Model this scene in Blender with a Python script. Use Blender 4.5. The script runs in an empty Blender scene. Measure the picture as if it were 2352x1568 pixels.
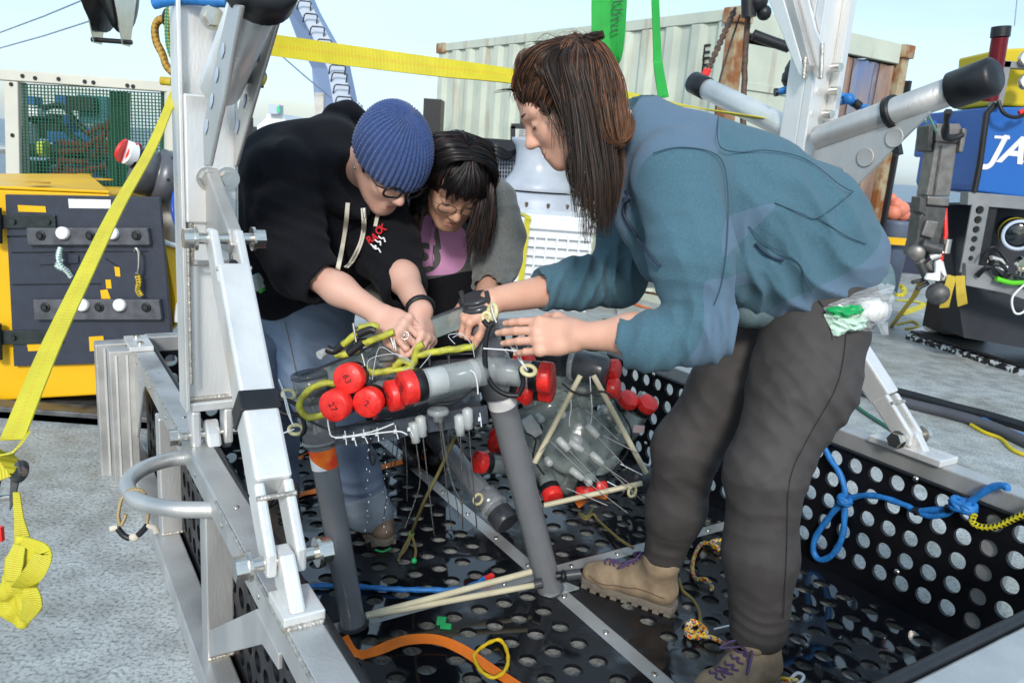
import bpy, math, random
import numpy as np
from mathutils import Vector
random.seed(7); rng=np.random.RandomState(7)
S=bpy.context.scene; COL=S.collection
# ---------------- camera, sky, sun, exposure ----------------
F_PX=1802.0; PITCH=13.3; ROLL=4.2; CAM=np.array([0,0,1.2])
def _axes():
    p,r=math.radians(PITCH),math.radians(ROLL)
    f=np.array([0,math.cos(p),-math.sin(p)]); rt=np.array([1.,0,0]); up=np.cross(rt,f)
    return math.cos(r)*rt+math.sin(r)*up, -math.sin(r)*rt+math.cos(r)*up, f
RT,UP,FW=_axes()
from mathutils import Matrix
cd=bpy.data.cameras.new('camera'); cam=bpy.data.objects.new('camera',cd); COL.objects.link(cam)
cd.sensor_width=23.5; cd.lens=F_PX/2352*23.5; cd.clip_start=.05; cd.clip_end=6000
cam.matrix_world=Matrix(((RT[0],UP[0],-FW[0],CAM[0]),(RT[1],UP[1],-FW[1],CAM[1]),(RT[2],UP[2],-FW[2],CAM[2]),(0,0,0,1)))
cd.dof.use_dof=True; cd.dof.focus_distance=1.95; cd.dof.aperture_fstop=5.6
S.camera=cam
S.view_settings.view_transform='Standard'; S.view_settings.look='None'; S.view_settings.gamma=1
S.view_settings.exposure=0.9
SUN_EL=math.radians(30); SUN_AZ=math.radians(-2)   # sun lamp stands in for the camera flash, behind the photographer; azimuth measured off -Y towards -X
W=bpy.data.worlds.new('World'); S.world=W; W.use_nodes=True
nt=W.node_tree; nt.nodes.clear()
def N(t,ty,**k):
    n=t.nodes.new(ty)
    for a,b in k.items():
        if a.startswith('i_'): n.inputs[a[2:].replace('_',' ')].default_value=b
        else: setattr(n,a,b)
    return n
sunv=Vector((math.sin(SUN_AZ)*math.cos(SUN_EL),-math.cos(SUN_AZ)*math.cos(SUN_EL),math.sin(SUN_EL)))
sk=N(nt,'ShaderNodeTexSky',sky_type='NISHITA',sun_disc=False,sun_elevation=SUN_EL,sun_rotation=math.atan2(sunv.x,sunv.y),air_density=1.2,dust_density=1.5,ozone_density=1.5)
tc=N(nt,'ShaderNodeTexCoord'); mp=N(nt,'ShaderNodeMapping'); mp.inputs['Scale'].default_value=(1.3,1.3,5.0)
nz=N(nt,'ShaderNodeTexNoise'); nz.inputs['Scale'].default_value=1.5; nz.inputs['Detail'].default_value=5; nz.inputs['Roughness'].default_value=.5
cr=N(nt,'ShaderNodeValToRGB'); cr.color_ramp.elements[0].position=.36; cr.color_ramp.elements[0].color=(.22,.22,.22,1); cr.color_ramp.elements[1].position=.66; cr.color_ramp.elements[1].color=(1,1,1,1)
mx=N(nt,'ShaderNodeMix',data_type='RGBA'); mx.inputs[7].default_value=(5.1,7.0,8.6,1)
bg=N(nt,'ShaderNodeBackground'); bg.inputs['Strength'].default_value=.088
wo=N(nt,'ShaderNodeOutputWorld')
L=nt.links
L.new(tc.outputs['Generated'],mp.inputs['Vector']); L.new(mp.outputs['Vector'],nz.inputs['Vector']); L.new(nz.outputs['Fac'],cr.inputs['Fac'])
L.new(cr.outputs['Color'],mx.inputs[0]); L.new(sk.outputs['Color'],mx.inputs[6]); L.new(mx.outputs[2],bg.inputs['Color']); L.new(bg.outputs[0],wo.inputs['Surface'])
sl=bpy.data.lights.new('sun','SUN'); sl.energy=1.5; sl.angle=math.radians(10); sl.color=(1,.955,.9)
so=bpy.data.objects.new('sun',sl); COL.objects.link(so); so.location=(0,-3,6); so.rotation_euler=sunv.to_track_quat('Z','Y').to_euler()
# ---------------- placing helpers ----------------
A3=lambda *a:np.array(a,float)
def ray(x,y): return FW+RT*(x-1176)/F_PX-UP*(y-784)/F_PX
def P(x,y,Y): d=ray(x,y); return CAM+d*(Y/d[1])
def PZ(x,y,z): d=ray(x,y); return CAM+d*((z-CAM[2])/d[2])
def PP(x,y,O,n): d=ray(x,y); return CAM+d*(np.dot(O-CAM,n)/np.dot(d,n))
BO=A3(.13,2.11,0); _t=math.radians(-57.3); BU=A3(math.cos(_t),math.sin(_t),0); BV=A3(-BU[1],BU[0],0); ZZ=A3(0,0,1)
def B(a,b,z): return BO+BU*a+BV*b+A3(0,0,z)
def nrm(v): v=np.asarray(v,float); return v/np.linalg.norm(v)
def spl(pts,n=8,closed=False):
    pts=[np.asarray(p,float) for p in pts]; m=len(pts); out=[]
    g=(lambda i:pts[i%m]) if closed else (lambda i:pts[min(max(i,0),m-1)])
    for i in range(m if closed else m-1):
        a,b,c,d=g(i-1),g(i),g(i+1),g(i+2)
        for k in range(n):
            t=k/n; out.append(.5*((2*b)+(c-a)*t+(2*a-5*b+4*c-d)*t*t+(3*b-a-3*c+d)*t**3))
    if not closed: out.append(pts[-1])
    return out
# ---------------- mesh builder ----------------
class MB:
    def __init__(s): s.v=[]; s.f=[]; s.sm=[]; s.uv=[]; s.mi=[]; s.m=0; s.hasuv=False
    def add(s,vs,fs,smooth=False,uvs=None):
        o=len(s.v); s.v.extend([tuple(map(float,q)) for q in vs])
        for i,f in enumerate(fs):
            s.f.append(tuple(j+o for j in f)); s.sm.append(smooth); s.mi.append(s.m)
            s.uv.append(uvs[i] if uvs else None)
        if uvs: s.hasuv=True
        return s
    def box(s,c,h,ax=(A3(1,0,0),A3(0,1,0),A3(0,0,1))):
        c=np.asarray(c,float); ax=[np.asarray(a,float) for a in ax]
        v=[c+ax[0]*h[0]*i+ax[1]*h[1]*j+ax[2]*h[2]*k for i in(-1,1) for j in(-1,1) for k in(-1,1)]
        return s.add(v,[(0,1,3,2),(4,6,7,5),(0,4,5,1),(2,3,7,6),(0,2,6,4),(1,5,7,3)])
    def beam(s,p,q,w,h,up=ZZ,ext=0):
        p=np.asarray(p,float);q=np.asarray(q,float); d=nrm(q-p); x=nrm(np.cross(up,d)); y=np.cross(d,x)
        return s.box((p+q)/2,(w/2,h/2,np.linalg.norm(q-p)/2+ext),(x,y,d))
    def prism(s,pts,off):
        pts=[np.asarray(p,float) for p in pts]; n=len(pts); off=np.asarray(off,float)
        s.add(pts+[p+off for p in pts],[tuple(range(n))[::-1],tuple(range(n,2*n))]+[(i,(i+1)%n,n+(i+1)%n,n+i) for i in range(n)])
        return s
    def tube(s,pts,r,n=10,closed=False,cap=True,lobes=0,twist=0,flat=1.0,up=None,depth=.2):
        pts=[np.asarray(p,float) for p in pts]; m=len(pts)
        rr=r if hasattr(r,'__len__') else [r]*m
        T=[]
        for i in range(m):
            a=pts[(i-1)%m if closed else max(i-1,0)]; b=pts[(i+1)%m if closed else min(i+1,m-1)]
            T.append(nrm(b-a+1e-12))
        u=np.cross(T[0],up if up is not None else ZZ)
        if np.linalg.norm(u)<.05: u=np.cross(T[0],A3(1,0,0))
        u=nrm(u); vs=[]; ln=0; lens=[]
        for i in range(m):
            if i:
                u=u-T[i]*np.dot(u,T[i]); u=nrm(u); ln+=np.linalg.norm(pts[i]-pts[i-1])
            w=np.cross(T[i],u); lens.append(ln)
            for k in range(n):
                t=2*math.pi*k/n; R=rr[i]
                if lobes: R*=1+depth*math.cos(lobes*t+twist*ln)
                vs.append(pts[i]+(u*math.cos(t)+w*math.sin(t)*flat)*R)
        fs=[];uv=[]
        for i in range(m if closed else m-1):
            j=(i+1)%m; lj=lens[i+1] if i+1<m else ln+np.linalg.norm(pts[0]-pts[-1])
            for k in range(n):
                l=(k+1)%n; fs.append((i*n+k,i*n+l,j*n+l,j*n+k)); uv.append(((k/n,lens[i]),((k+1)/n,lens[i]),((k+1)/n,lj),(k/n,lj)))
        s.add(vs,fs,True,uv)
        if cap and not closed:
            s.add(vs[:n],[tuple(range(n))[::-1]]); s.add(vs[-n:],[tuple(range(n))])
        return s
    def cyl(s,p,q,r,r2=None,n=20):
        return s.tube([p,q],[r,r if r2 is None else r2],n)
    def lathe(s,c,ax,prof,n=24,smooth=True,cap=True):
        c=np.asarray(c,float);ax=nrm(ax); u=np.cross(ax,A3(1,0,0) if abs(ax[0])<.8 else A3(0,1,0)); u=nrm(u); w=np.cross(ax,u)
        vs=[c+ax*z+(u*math.cos(2*math.pi*k/n)+w*math.sin(2*math.pi*k/n))*r for r,z in prof for k in range(n)]
        fs=[(i*n+k,i*n+(k+1)%n,(i+1)*n+(k+1)%n,(i+1)*n+k) for i in range(len(prof)-1) for k in range(n)]
        s.add(vs,fs,smooth)
        if cap:
            if prof[0][0]>1e-4: s.add(vs[:n],[tuple(range(n))[::-1]])
            if prof[-1][0]>1e-4: s.add(vs[-n:],[tuple(range(n))])
        return s
    def ribbon(s,pts,w,sides,th=.0025):
        """strap: centre line pts, width w, sides = list of across-directions"""
        m=len(pts); vs=[]; ln=0; lens=[]
        ww=w if hasattr(w,'__len__') else [w]*m
        for i in range(m):
            T=nrm(pts[min(i+1,m-1)]-pts[max(i-1,0)]); sd=sides[i]-T*np.dot(sides[i],T); sd=nrm(sd); no=np.cross(T,sd)
            if i: ln+=np.linalg.norm(pts[i]-pts[i-1])
            lens.append(ln)
            for a,b in((-.5,-.5),(.5,-.5),(.5,.5),(-.5,.5)):
                for _ in(0,1): vs.append(pts[i]+sd*ww[i]*a+no*th*b)
        fs=[];uv=[]
        us=[(0,1),(1,1),(1,0),(0,0)]
        for i in range(m-1):
            for k in range(4):
                l=(k+1)%4; a,b=us[k]; e0=2*k+1;e1=2*l; fs.append((i*8+e0,i*8+e1,i*8+8+e1,i*8+8+e0)); uv.append(((a,lens[i]),(b,lens[i]),(b,lens[i+1]),(a,lens[i+1])))
        fs+= [(6,4,2,0),tuple(8*(m-1)+2*k for k in range(4))]; uv+=[((0,0),)*4]*2
        return s.add(vs,fs,True,uv)
    def sphere(s,c,r,n=12,sc=(1,1,1),ax=None):
        c=np.asarray(c,float); ax=ax or (A3(1,0,0),A3(0,1,0),A3(0,0,1)); vs=[];m=n//2
        for i in range(m+1):
            p=math.pi*i/m
            for k in range(n):
                t=2*math.pi*k/n; vs.append(c+r*(ax[0]*sc[0]*math.sin(p)*math.cos(t)+ax[1]*sc[1]*math.sin(p)*math.sin(t)+ax[2]*sc[2]*math.cos(p)))
        return s.add(vs,[(i*n+k,(i+1)*n+k,(i+1)*n+(k+1)%n,i*n+(k+1)%n) for i in range(m) for k in range(n)],True)
    def plate(s,O,e1,e2,nn,S0,S1,T0,T1,sh,th_,r,thick,seg=24):
        """perforated plate: real round holes at the grid sh x th_"""
        O,e1,e2,nn=[np.asarray(q,float) for q in(O,e1,e2,nn)]
        pt=lambda a,b,c:O+e1*a+e2*b-nn*c
        ps=sh[1]-sh[0]; pt_=th_[1]-th_[0]
        a0,a1=sh[0]-ps/2,sh[-1]+ps/2; b0,b1=th_[0]-pt_/2,th_[-1]+pt_/2
        for (x0,x1,y0,y1) in((S0,a0,T0,T1),(a1,S1,T0,T1),(a0,a1,T0,b0),(a0,a1,b1,T1)):
            if x1-x0>1e-4 and y1-y0>1e-4:
                for z in(0,thick): s.add([pt(x0,y0,z),pt(x1,y0,z),pt(x1,y1,z),pt(x0,y1,z)],[(0,1,2,3) if z==0 else (3,2,1,0)])
        q=[(S0,T0),(S1,T0),(S1,T1),(S0,T1)]
        for i in range(4):
            a,b=q[i],q[(i+1)%4]; s.add([pt(*a,0),pt(*b,0),pt(*b,thick),pt(*a,thick)],[(3,2,1,0)])
        cs=[(math.cos(2*math.pi*k/seg),math.sin(2*math.pi*k/seg)) for k in range(seg)]
        for x in sh:
            for y in th_:
                vs=[]
                for z in(0,thick):
                    for c,d in cs:
                        m=max(abs(c),abs(d)); vs.append(pt(x+c/m*ps/2,y+d/m*pt_/2,z))
                    for c,d in cs: vs.append(pt(x+c*r,y+d*r,z))
                g=seg;f1=[(k,(k+1)%g,g+(k+1)%g,g+k) for k in range(g)]; f2=[(2*g+k,3*g+k,3*g+(k+1)%g,2*g+(k+1)%g) for k in range(g)]
                s.add(vs,f1+f2); 
                s.add(vs[g:2*g]+vs[3*g:],[(k,(k+1)%g,g+(k+1)%g,g+k) for k in range(g)],True)
        return s
OFF={}
def mk(name,mb,mats,parent=None,bevel=0,loc=None,attrs=None,sub=0):
    if not isinstance(mats,(list,tuple)): mats=[mats]
    if parent is not None: off=OFF[parent.name]
    else:
        V=np.array(mb.v); off=A3((V[:,0].min()+V[:,0].max())/2,(V[:,1].min()+V[:,1].max())/2,V[:,2].min()) if loc is None else np.asarray(loc,float)
    me=bpy.data.meshes.new(name); V=np.array(mb.v)-off
    me.from_pydata(V.tolist(),[],mb.f)
    me.polygons.foreach_set('use_smooth',mb.sm); me.polygons.foreach_set('material_index',mb.mi)
    if mb.hasuv:
        l=me.uv_layers.new(name='UVMap'); fl=[]
        for f,u in zip(mb.f,mb.uv):
            for k in range(len(f)): fl.extend(u[k] if u and k<len(u) else (0,0))
        l.data.foreach_set('uv',fl)
    for m in mats: me.materials.append(m)
    if attrs:
        for k,a in attrs.items(): at=me.attributes.new(k,'FLOAT','POINT'); at.data.foreach_set('value',np.asarray(a,np.float32))
    me.update(); o=bpy.data.objects.new(name,me); COL.objects.link(o)
    if parent is not None: o.parent=parent
    else: o.location=off
    OFF[o.name]=off
    if bevel:
        b=o.modifiers.new('bevel','BEVEL'); b.width=bevel; b.segments=2; b.limit_method='ANGLE'; b.angle_limit=math.radians(50); b.use_clamp_overlap=True
    return o
def thing(name,label,cat,loc,group=None):
    o=bpy.data.objects.new(name,None); COL.objects.link(o); o.location=loc; o.empty_display_size=.1
    o['label']=label;o['category']=cat
    if group:o['group']=group
    OFF[o.name]=np.asarray(loc,float); return o
def tag(o,label,cat,group=None):
    o['label']=label;o['category']=cat
    if group:o['group']=group
    return o
def struct(o): o['kind']='structure'; return o
def stuff(o): o['kind']='stuff'; return o
# ---------------- materials ----------------
def math_n(t,op,a,b=None):
    n=N(t,'ShaderNodeMath',operation=op)
    for i,q in enumerate((a,b)):
        if q is None: continue
        if isinstance(q,(int,float)): n.inputs[i].default_value=q
        else: t.links.new(q,n.inputs[i])
    return n.outputs[0]
MATS={}
def mat(name,c,rough=.5,metal=0.,var=.2,vs=6.,bump=0.,bs=60.,trans=0.,ior=1.45,c2=None,rv=0.,coat=0.,sheen=0.,alpha=1.,det=5,sss=0.,spec=.5,cr=(.35,.65),stretch=None,emit=0):
    m=bpy.data.materials.new(name); m.use_nodes=True; t=m.node_tree; b=t.nodes['Principled BSDF']; l=t.links
    b.inputs['Metallic'].default_value=metal; b.inputs['IOR'].default_value=ior; b.inputs['Specular IOR Level'].default_value=spec
    b.inputs['Transmission Weight'].default_value=trans; b.inputs['Coat Weight'].default_value=coat; b.inputs['Alpha'].default_value=alpha
    b.inputs['Sheen Weight'].default_value=sheen
    if sss: b.inputs['Subsurface Weight'].default_value=sss; b.inputs['Subsurface Radius'].default_value=(.012,.005,.003); b.inputs['Subsurface Scale'].default_value=1.
    tcn=N(t,'ShaderNodeTexCoord'); vec=tcn.outputs['Object']
    if stretch:
        mpn=N(t,'ShaderNodeMapping'); mpn.inputs['Scale'].default_value=stretch; l.new(vec,mpn.inputs['Vector']); vec=mpn.outputs['Vector']
    n1=N(t,'ShaderNodeTexNoise'); n1.inputs['Scale'].default_value=vs; n1.inputs['Detail'].default_value=det; l.new(vec,n1.inputs['Vector'])
    r=N(t,'ShaderNodeValToRGB'); r.color_ramp.elements[0].position=cr[0]; r.color_ramp.elements[1].position=cr[1]
    c2=c2 or tuple(q*(1-var) for q in c)
    r.color_ramp.elements[0].color=(*c2,1); r.color_ramp.elements[1].color=(*c,1)
    l.new(n1.outputs['Fac'],r.inputs['Fac']); l.new(r.outputs['Color'],b.inputs['Base Color'])
    if rv:
        mr=N(t,'ShaderNodeMapRange'); mr.inputs['From Min'].default_value=.35; mr.inputs['From Max'].default_value=.65; mr.inputs['To Min'].default_value=max(.02,rough-rv); mr.inputs['To Max'].default_value=rough+rv
        l.new(n1.outputs['Fac'],mr.inputs['Value']); l.new(mr.outputs['Result'],b.inputs['Roughness'])
    else: b.inputs['Roughness'].default_value=rough
    if bump:
        n2=N(t,'ShaderNodeTexNoise'); n2.inputs['Scale'].default_value=bs; n2.inputs['Detail'].default_value=3; l.new(vec,n2.inputs['Vector'])
        bm=N(t,'ShaderNodeBump'); bm.inputs['Strength'].default_value=1; bm.inputs['Distance'].default_value=bump; l.new(n2.outputs['Fac'],bm.inputs['Height']); l.new(bm.outputs['Normal'],b.inputs['Normal'])
    MATS[name]=m; return m
def uvmat(name,c,c2,kind,rough=.6,freq=400,trans=0):
    """kind 'web': woven strap with ribs and dashed stitched centre; 'rope': helical flecks"""
    m=bpy.data.materials.new(name); m.use_nodes=True; t=m.node_tree; b=t.nodes['Principled BSDF']; b.inputs['Roughness'].default_value=rough; l=t.links
    u=N(t,'ShaderNodeTexCoord'); sp=N(t,'ShaderNodeSeparateXYZ'); l.new(u.outputs['UV'],sp.inputs[0]); X,Y=sp.outputs[0],sp.outputs[1]
    nz=N(t,'ShaderNodeTexNoise'); nz.inputs['Scale'].default_value=18; l.new(u.outputs['Object'],nz.inputs['Vector'])
    mixc=N(t,'ShaderNodeMix',data_type='RGBA'); mixc.inputs[6].default_value=(*c,1); mixc.inputs[7].default_value=(*c2,1)
    if kind=='web':
        d1=math_n(t,'LESS_THAN',math_n(t,'ABSOLUTE',math_n(t,'SUBTRACT',math_n(t,'ABSOLUTE',math_n(t,'SUBTRACT',X,.5)),.04)),.011)
        d2=math_n(t,'GREATER_THAN',math_n(t,'SINE',math_n(t,'MULTIPLY',Y,freq*3.1)),-.2)
        fac=math_n(t,'MULTIPLY',d1,d2)
        hgt=math_n(t,'SINE',math_n(t,'MULTIPLY',Y,freq*7)); dist=.00035
    else:
        ph=math_n(t,'ADD',math_n(t,'MULTIPLY',X,6.283*2),math_n(t,'MULTIPLY',Y,freq))
        ph2=math_n(t,'SUBTRACT',math_n(t,'MULTIPLY',X,6.283*2),math_n(t,'MULTIPLY',Y,freq))
        pr=math_n(t,'MULTIPLY',math_n(t,'SINE',ph),math_n(t,'SINE',ph2))
        fac=math_n(t,'GREATER_THAN',pr,.25); hgt=pr; dist=.0007
    l.new(fac,mixc.inputs[0])
    m2=N(t,'ShaderNodeMix',data_type='RGBA',blend_type='MULTIPLY'); m2.inputs[0].default_value=.35; l.new(mixc.outputs[2],m2.inputs[6]); l.new(nz.outputs['Fac'],m2.inputs[7]); l.new(m2.outputs[2],b.inputs['Base Color'])
    bm=N(t,'ShaderNodeBump'); bm.inputs['Distance'].default_value=dist; l.new(hgt,bm.inputs['Height']); l.new(bm.outputs['Normal'],b.inputs['Normal'])
    return m
alu=mat('aluminium',(.80,.80,.785),.36,.45,.14,9,.0006,180,rv=.1,stretch=(1,1,.25))  # pale copy: blown-out brightness of posts and braces is put into its colour
alu_r=mat('aluminium_rail',(.56,.56,.55),.42,.6,.2,9,.0006,180,rv=.1,stretch=(1,1,.25))  # duller copy of the same metal, for the less brightly lit rails
alu_d=mat('aluminium_dull',(.52,.51,.49),.5,.6,.25,7,.0008,120,rv=.12)
weld=mat('weld_bead',(.62,.58,.52),.45,.8,.35,70,.003,220)
steel=mat('stainless_steel',(.68,.64,.58),.24,1,.1,20,.0003,60)
blackp=mat('black_plastic_wet',(.008,.009,.012),.2,0,.3,3.2,.0012,14,rv=.17,det=6,spec=.6)
t_f=blackp.node_tree; b_f=t_f.nodes['Principled BSDF']; tcf=N(t_f,'ShaderNodeTexCoord'); nf=N(t_f,'ShaderNodeTexNoise'); nf.inputs['Scale'].default_value=6; nf.inputs['Detail'].default_value=3; t_f.links.new(tcf.outputs['Object'],nf.inputs['Vector'])
rf=N(t_f,'ShaderNodeMapRange'); rf.inputs['From Min'].default_value=.5; rf.inputs['From Max'].default_value=.6; rf.inputs['To Min'].default_value=.05; rf.inputs['To Max'].default_value=.42; t_f.links.new(nf.outputs['Fac'],rf.inputs['Value']); t_f.links.new(rf.outputs[0],b_f.inputs['Roughness'])
bf=b_f.inputs['Normal'].links[0].from_node; hf=math_n(t_f,'ADD',bf.inputs['Height'].links[0].from_socket,math_n(t_f,'MULTIPLY',rf.outputs[0],.0)); t_f.links.new(math_n(t_f,'MULTIPLY',bf.inputs['Height'].links[0].from_socket,math_n(t_f,'MULTIPLY',rf.outputs[0],2.4)),bf.inputs['Height'])
b_f.inputs['IOR'].default_value=1.5
blackw=mat('black_plastic_wall',(.006,.006,.008),.4,0,.3,10,.0004,40,rv=.1,spec=.35)
rubber=mat('black_rubber',(.012,.013,.016),.42,0,.3,30,.0006,90)
pvc=mat('grey_pvc',(.19,.20,.215),.22,0,.07,14,.0006,90,rv=.03,coat=.5)
pvcd=mat('dark_grey_pvc',(.05,.055,.064),.32,0,.3,16,.0003,70,rv=.1)
white=mat('white_paint',(.78,.79,.8),.45,0,.1,10)
redcap=mat('red_cap',(.82,.035,.025),.35,0,.18,60,.0008,160,c2=(.62,.02,.02),rv=.14)
# ---------------- sea, deck, bulwark ----------------
def grid(mb,x0,x1,y0,y1,z,n=1):
    mb.add([(x0,y0,z),(x1,y0,z),(x1,y1,z),(x0,y1,z)],[(0,1,2,3)])
sea_m=mat('sea_water',(.05,.085,.13),.28,0,.35,.06,.35,.9,c2=(.035,.065,.11),ior=1.33,det=8)
m=MB(); grid(m,-3000,3000,-300,5000,-3.2); struct(mk('sea',m,sea_m,loc=(0,0,-3.2)))
deck_m=mat('deck_paint',(.47,.50,.50),.55,0,.3,9,.0035,60,c2=(.34,.36,.36),rv=.12,det=12,cr=(.35,.6))
t=deck_m.node_tree; bnode=t.nodes['Principled BSDF']
n3=N(t,'ShaderNodeTexNoise'); n3.inputs['Scale'].default_value=95; n3.inputs['Detail'].default_value=6
tcx=N(t,'ShaderNodeTexCoord'); t.links.new(tcx.outputs['Object'],n3.inputs['Vector'])
rr_=N(t,'ShaderNodeValToRGB'); rr_.color_ramp.elements[0].position=.36; rr_.color_ramp.elements[0].color=(.45,.45,.44,1); rr_.color_ramp.elements[1].position=.52; rr_.color_ramp.elements[1].color=(1,1,1,1)
t.links.new(n3.outputs['Fac'],rr_.inputs['Fac'])
mm=N(t,'ShaderNodeMix',data_type='RGBA',blend_type='MULTIPLY'); mm.inputs[0].default_value=.85
src=bnode.inputs['Base Color'].links[0].from_socket; t.links.new(src,mm.inputs[6]); t.links.new(rr_.outputs['Color'],mm.inputs[7])
n4=N(t,'ShaderNodeTexNoise'); n4.inputs['Scale'].default_value=1.6; n4.inputs['Detail'].default_value=4; t.links.new(tcx.outputs['Object'],n4.inputs['Vector'])
r4=N(t,'ShaderNodeValToRGB'); r4.color_ramp.elements[0].position=.38; r4.color_ramp.elements[0].color=(.78,.76,.71,1); r4.color_ramp.elements[1].position=.6; r4.color_ramp.elements[1].color=(1,1,1,1); t.links.new(n4.outputs['Fac'],r4.inputs['Fac'])
m5=N(t,'ShaderNodeMix',data_type='RGBA',blend_type='MULTIPLY'); m5.inputs[0].default_value=1; t.links.new(mm.outputs[2],m5.inputs[6]); t.links.new(r4.outputs['Color'],m5.inputs[7])
t.links.new(m5.outputs[2],bnode.inputs['Base Color'])
m=MB(); m.prism([A3(-9,-3,-.035),A3(14,-3,-.035),A3(14,12.2,-.035),A3(4,14,-.035),A3(-9,28,-.035)],A3(0,0,-.4)); m.f=[f[::-1] for f in m.f]; struct(mk('deck',m,deck_m,loc=(0,0,-.035)))
navy=mat('navy_paint',(.012,.02,.055),.45,0,.3,3,.002,8,rv=.1)
navyl=mat('light_blue_paint',(.2,.28,.42),.5,0,.2,3)
t_=thing('bulwark','dark navy blue ship bulwark along the deck edge behind the container','bulwark',(7.5,11.2,-.1))
m=MB(); b0=PZ(2110,640,-.1); b1=PZ(2110,640,-.1)+A3(6.5,-1.5,0); b00=b0-nrm(b1-b0)*2.2
m.beam(b00+A3(0,0,.5),b1+A3(0,0,.5),.06,1.0,ZZ); mk('plating',m,navy,t_)
m=MB(); m.beam(b00+A3(0,0,1.03),b1+A3(0,0,1.03),.16,.05); mk('cap_rail',m,navy,t_,.005)
for i in range(9):
    q=b00+(b1-b00)*(i+.5)/9; m=MB(); d_=nrm(np.cross(b1-b00,ZZ)); m.prism([q+d_*.03,q+d_*.35,q+d_*.03+A3(0,0,.95)],nrm(b1-b00)*.012); mk('bracket',m,navy,t_)
# ---------------- shipping container ----------------
CT=2.49; cn=PZ(1700,15,CT); cl=PZ(1010,100,CT); du=nrm(cl-cn); dv=nrm((PZ(2090,105,CT)-cn)*A3(1,1,0))
CW=2.34; CL=np.linalg.norm(cl-cn); CB=-.1; CH=CT-CB
cpaint=mat('container_cream_paint',(.56,.60,.50),.5,0,.1,4,.001,40,c2=(.49,.53,.44),rv=.1)
t=cpaint.node_tree; bnode=t.nodes['Principled BSDF']
tcx=N(t,'ShaderNodeTexCoord'); mpp=N(t,'ShaderNodeMapping'); mpp.inputs['Scale'].default_value=(6,6,.8); t.links.new(tcx.outputs['Object'],mpp.inputs['Vector'])
n3=N(t,'ShaderNodeTexNoise'); n3.inputs['Scale'].default_value=1.4; n3.inputs['Detail'].default_value=7; t.links.new(mpp.outputs['Vector'],n3.inputs['Vector'])
rr_=N(t,'ShaderNodeValToRGB'); rr_.color_ramp.elements[0].position=.58; rr_.color_ramp.elements[0].color=(0,0,0,1); rr_.color_ramp.elements[1].position=.74; rr_.color_ramp.elements[1].color=(.55,.55,.55,1)
t.links.new(n3.outputs['Fac'],rr_.inputs['Fac']); mm=N(t,'ShaderNodeMix',data_type='RGBA'); mm.inputs[7].default_value=(.27,.13,.05,1)
src=bnode.inputs['Base Color'].links[0].from_socket; t.links.new(src,mm.inputs[6]); t.links.new(rr_.outputs['Color'],mm.inputs[0]); t.links.new(mm.outputs[2],bnode.inputs['Base Color'])
rusty=mat('rusty_cream_frame',(.40,.34,.22),.6,0,.5,7,.002,50,c2=(.26,.10,.03),det=8,cr=(.42,.62))
ct=thing('shipping_container','old cream corrugated shipping container with rust streaks and a plastic strip curtain','container',cn-A3(0,0,CH))
def CP(a,b,z): return cn+du*a+dv*b+A3(0,0,z-CT)
def corr(mb,f,s0,s1,z0,z1,outd,pitch=.28,dep=.036):
    n=int((s1-s0)/pitch); p=(s1-s0)/n; pr=[]
    for i in range(n): x=s0+i*p; pr+= [(x,0),(x+p*.3,0),(x+p*.5,dep),(x+p*.8,dep)]
    pr.append((s1,0)); vs=[]
    for x,d in pr: vs+= [f(x,z0)-outd*d,f(x,z1)-outd*d]
    mb.add(vs,[(2*i,2*i+2,2*i+3,2*i+1) for i in range(len(pr)-1)])
m=MB(); corr(m,lambda x,z:CP(x,0,z),.1,CL-.1,CB+.15,CT-.1,-dv*1.0); mk('side_wall',m,cpaint,ct)
m=MB(); corr(m,lambda x,z:CP(x,CW,z),.1,CL-.1,CB+.15,CT-.1,dv); mk('side_wall',m,cpaint,ct)
m=MB(); corr(m,lambda x,z:CP(CL-.03,x,z),.1,CW-.1,CB+.15,CT-.1,du); mk('end_wall',m,cpaint,ct)
m=MB(); m.box(CP(CL/2,CW/2,CT-.04),(CL/2-.06,CW/2-.06,.02),(du,dv,ZZ)); mk('roof',m,cpaint,ct)
m=MB(); m.box(CP(CL/2,CW/2,CB+.1),(CL/2-.06,CW/2-.06,.04),(du,dv,ZZ)); mk('floor',m,rusty,ct)
for a in(.05,CL-.05):
    for b in(.05,CW-.05):
        m=MB(); m.box(CP(a,b,(CT+CB)/2),(.055,.055,CH/2-.12),(du,dv,ZZ)); mk('corner_post',m,rusty if a<1 else cpaint,ct,.005)
        for z in(CT-.06,CB+.06):
            m=MB(); m.box(CP(a,b,z),(.085,.08,.06),(du,dv,ZZ)); mk('corner_casting',m,rusty,ct,.008)
for b in(.04,CW-.04):
    for z in(CT-.05,CB+.08):
        m=MB(); m.box(CP(CL/2,b,z),(CL/2-.13,.035,.045),(du,dv,ZZ)); mk('side_rail',m,cpaint if b>1 or z<1 else cpaint,ct,.004)
m=MB(); m.box(CP(.04,CW/2,CT-.09),(.035,CW/2-.13,.09),(du,dv,ZZ)); mk('door_header',m,cpaint,ct,.005)
m=MB(); m.box(CP(.04,CW/2,CB+.1),(.035,CW/2-.13,.08),(du,dv,ZZ)); mk('door_sill',m,rusty,ct,.005)
stripm=mat('vinyl_strip',(.40,.25,.17),.16,0,.4,3,.004,5,c2=(.2,.12,.09),stretch=(2,2,.6),spec=.7)  # brown vinyl, with warm light from inside put into the colour
stripb=mat('vinyl_strip_blue',(.12,.17,.32),.12,0,.4,3,.004,5,c2=(.26,.2,.19),stretch=(2,2,.6),spec=.8)
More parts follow.
